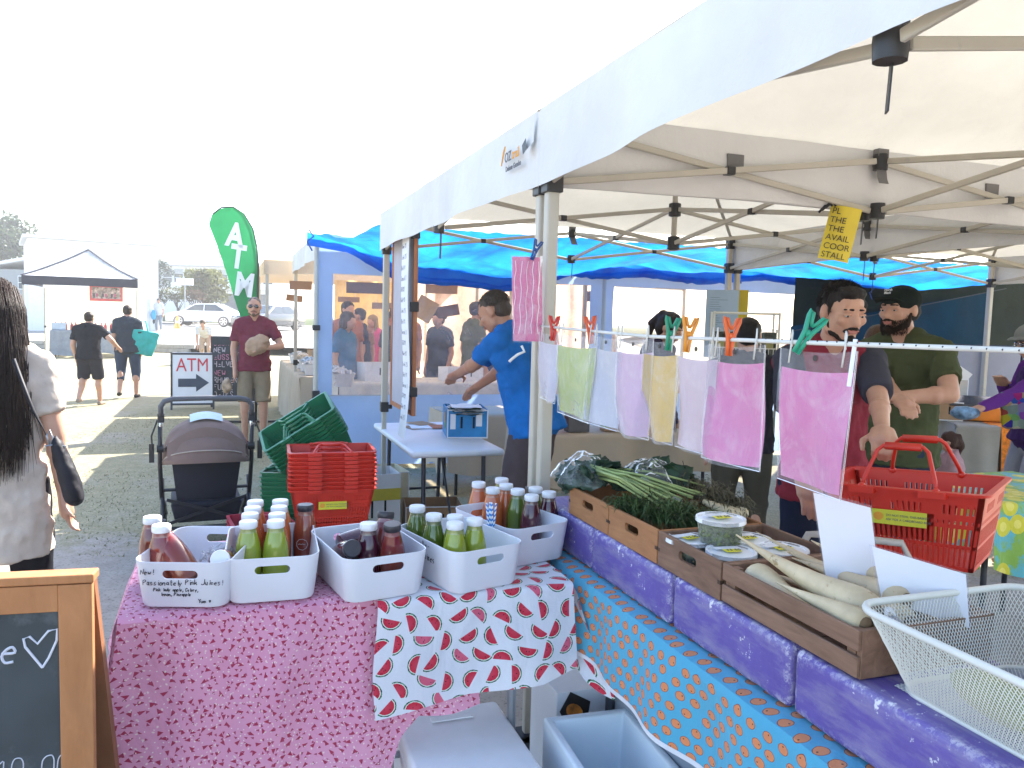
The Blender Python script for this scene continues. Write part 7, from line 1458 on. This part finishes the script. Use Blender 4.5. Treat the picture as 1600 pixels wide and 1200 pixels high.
MB().box((7.2, -.06, .3), (11.5, -.01, 2.6)).build('dark_opening', mat('shade_grey', (.16, .17, .18), .9), sc_); MB().box((-.2, -.9, 3.0), (12.7, -.02, 3.2)).build('walkway_slab', stucco, sc_)
def tree(label, px, py0, py1, d_, wpx, leafm, seed, n=900, trunk=True, name='tree', z0=.8):
    q_ = random.Random(seed); k_ = d_ / FPX; top = Pd(px, py0, d_); bot = Pd(px, py1, d_); p = Vector((bot.x, bot.y, z0)); t = thing(name, label, 'tree' if name == 'tree' else 'shrub', p, 0); H = top.z - z0; cb_ = max(.05, bot.z - z0); W = wpx * k_ / 2
    mb = MB(); mb.tube([(0, 0, 0), (.05 * W, 0, H * .3), (-.05 * W, .02, H * .6)], [W * .10 + .04, W * .08, W * .04], 8)
    for i in range(6): a = i * 1.05; mb.tube([(0, 0, H * (.25 + .05 * i)), (W * .35 * math.cos(a), W * .35 * math.sin(a), H * (.45 + .05 * i)), (W * .65 * math.cos(a), W * .65 * math.sin(a), H * (.6 + .05 * i))], [W * .05, W * .035, W * .012], 6)
    mb.build('trunk', mat('bark', (.10, .075, .055), .9), t, smooth='all'); mb = MB(); clumps = [(q_.uniform(-.75, .75), q_.uniform(-.7, .7), q_.uniform(.08, .92)) for _ in range(24)]
    for cx, cy, cz in clumps:
        zz = cb_ + (H - cb_) * cz; rr = W * (.25 + .18 * math.sin(cz * 3.1)); sx = (math.sin(math.pi * (.18 + .72 * cz))) 
        for i in range(n // 24):
            dv = Vector((q_.gauss(0, 1), q_.gauss(0, 1), q_.gauss(0, .8))).normalized() * q_.uniform(.5, 1) * rr; c = Vector((cx * W * sx, cy * W * sx, zz)) + dv; c.z = min(c.z, H * 1.03); s_ = W * q_.uniform(.05, .11); x = Vector((q_.gauss(0, 1), q_.gauss(0, 1), q_.gauss(0, 1))).normalized() * s_; y = x.cross(Vector((q_.random(), q_.random(), q_.random()))).normalized() * s_ * .6
            mb.add([c - x, c + y, c + x, c - y], [(0, 1, 2, 3)])
    mb.build('crown', leafm, t); return t
tl1 = mat('tree_leaf_a', (.055, .085, .035), .7, var=.5, scale=.8, trans=.3); tl2 = mat('tree_leaf_b', (.035, .06, .035), .7, var=.5, scale=.8, trans=.25); tl3 = mat('tree_leaf_c', (.13, .14, .03), .7, var=.5, scale=.8, trans=.3)
tree('tall grey-green tree above the house at the far left', 14, 338, 402, 72, 95, tl1, 1, 2600); tree('dark green tree at the left end of the school', 247, 403, 452, 62, 40, tl2, 2, 1600); tree('yellow-green bushy tree in front of the school', 318, 424, 468, 57, 85, tl3, 3, 2200); tree('round light green shrub by the car park', 277, 448, 472, 54, 34, tl3, 4, 900, name='shrub'); tree('low olive shrub left of the round shrub', 250, 452, 472, 54, 32, tl1, 5, 900, name='shrub'); tree('reddish low shrub right of the round shrub', 305, 455, 473, 54, 40, mat('tree_leaf_d', (.14, .08, .04), .7, var=.5, scale=.8), 6, 900, name='shrub')
tree('thin feathery treetop far behind the school', 340, 385, 412, 105, 26, tl1, 7, 500); tree('thin treetop left of the other behind the school', 303, 395, 412, 105, 16, tl1, 8, 300)
def car(label, px, py, d_, rz, paint, z0=.66):
    p = Pd(px, py, d_); t = thing('parked_car', label, 'car', (p.x, p.y, z0), rz); L, W = 4.4, 1.76
    prof = [(-2.2, .30), (-2.2, .62), (-2.1, .78), (-1.25, .93), (-.45, 1.40), (.85, 1.44), (1.75, 1.02), (2.15, .95), (2.2, .60), (2.15, .30)]
    mb = MB(); n = len(prof); ys = (-W / 2 + .10, -W / 2, W / 2, W / 2 - .10); rings = []
    for yi, y in enumerate((-W / 2, -W / 2 + .06, W / 2 - .06, W / 2)): rings.append([(x, y * (1 - .16 * max(0, (z - .9) / .5)), z - (.02 if yi in (0, 3) else 0)) for x, z in prof])
    loft(mb, rings); mb.build('body', paint, t, bevel=.03, seg=2, smooth=50)
    for s_ in (-1, 1):
        for poly in ([(-1.0, .97), (-.42, 1.33), (.10, 1.36), (.10, .97)], [(.16, .97), (.16, 1.36), (.80, 1.37), (1.35, 1.02), (1.3, .97)]):
            mb = MB(); vs_ = [(x, s_ * (W / 2 * (1 - .16 * max(0, (z - .9) / .5)) + .006), z) for x, z in poly]; mb.add(vs_, [tuple(range(len(vs_)))]); mb.build('side_window', glassd, t)
        for x in (-1.38, 1.32):
            wl = MB().at(TR((x, s_ * (W / 2 - .08), .33), (R(90), 0, 0))).lathe([(.2, -.1), (.31, -.11), (.33, -.05), (.33, .05), (.31, .11), (.2, .1)], 22).build('wheel', blackp, t, smooth=40); mb = MB().at(TR((x, s_ * (W / 2 + .02), .33), (R(90), 0, 0)))
            for i in range(6): mb.bar((0, 0, 0), (.21 * math.cos(i * 1.047), .21 * math.sin(i * 1.047), 0), .06, .02)
            mb.lathe([(.20, -.02), (.23, -.02), (.23, .02), (.20, .02)], 20, capb=False, capt=False); mb.build('rim', mat('alloy', (.5, .5, .52), .3, .8), wl)
        MB().ell((-2.08, s_ * .62, .68), (.14, .16, .08)).build('headlight', mat('lamp_glass', (.4, .42, .45), .1), t, smooth='all'); MB().ell((2.12, s_ * .65, .80), (.10, .14, .07)).build('tail_light', mat('lamp_red', (.4, .02, .02), .2), t, smooth='all')
    MB().add([(-1.18, -.66, .99), (-1.18, .66, .99), (-.50, .60, 1.385), (-.50, -.60, 1.385)], [(0, 1, 2, 3)]).build('windscreen', glassd, t); MB().box((-2.235, -.55, .38), (-2.2, .55, .56)).build('grille', blackp, t)
wpaint = mat('white_paint', (.72, .72, .73), .25, var=.01, coat=1); dpaint = mat('dark_paint', (.05, .055, .065), .25, var=.02, coat=1)
car('white car parked side-on in the far car park', 322, 505, 50, R(4), wpaint, .66); car('dark car parked behind the man in maroon', 421, 502, 45, R(70), dpaint, .62); car('grey car at the far right of the car park', 440, 500, 58, R(80), mat('grey_paint', (.2, .21, .23), .25, coat=1), .7)
p = Pd(277, 506, 44); cn = thing('traffic_cone', 'orange traffic cone standing in front of the white car', 'cone', (p.x, p.y, .60)); MB().lathe([(.17, .03), (.04, .68), (.03, .7)], 16).build('cone_body', mat('cone_orange', (.75, .25, .04), .6), cn, smooth=True); MB().box((-.2, -.2, 0), (.2, .2, .03)).build('base', MATS['cone_orange'], cn); MB().lathe([(.118, .30), (.083, .46)], 16, capb=False, capt=False).build('band', whitep, cn)
p = Pd(289, 465, 53); sg = thing('street_sign', 'small white sign on a post in front of the bushes', 'sign', (p.x, p.y, .8)); MB().tube([(0, 0, 0), (0, 0, 2.9)], .05, 8).build('post', steel_m, sg); MB().box((-.55, -.04, 2.5), (.55, .04, 2.95)).build('panel', whitep, sg)
# ------------------------------------------------------------------ haze volume added to imitate lens glare
hzm = bpy.data.materials.new('glare_volume'); hzm.use_nodes = True; t = hzm.node_tree; t.nodes.clear()
ho = t.nodes.new('ShaderNodeOutputMaterial'); hv = t.nodes.new('ShaderNodeVolumePrincipled'); hv.inputs['Color'].default_value = (1, 1, 1, 1); hv.inputs['Density'].default_value = .0019; hv.inputs['Anisotropy'].default_value = .55
t.links.new(hv.outputs[0], ho.inputs['Volume'])
MB().box((-330, -60, -1), (330, 360, 12)).build('haze', hzm, None, label='added haze volume imitating lens glare over the market', cat='haze', kind='stuff')
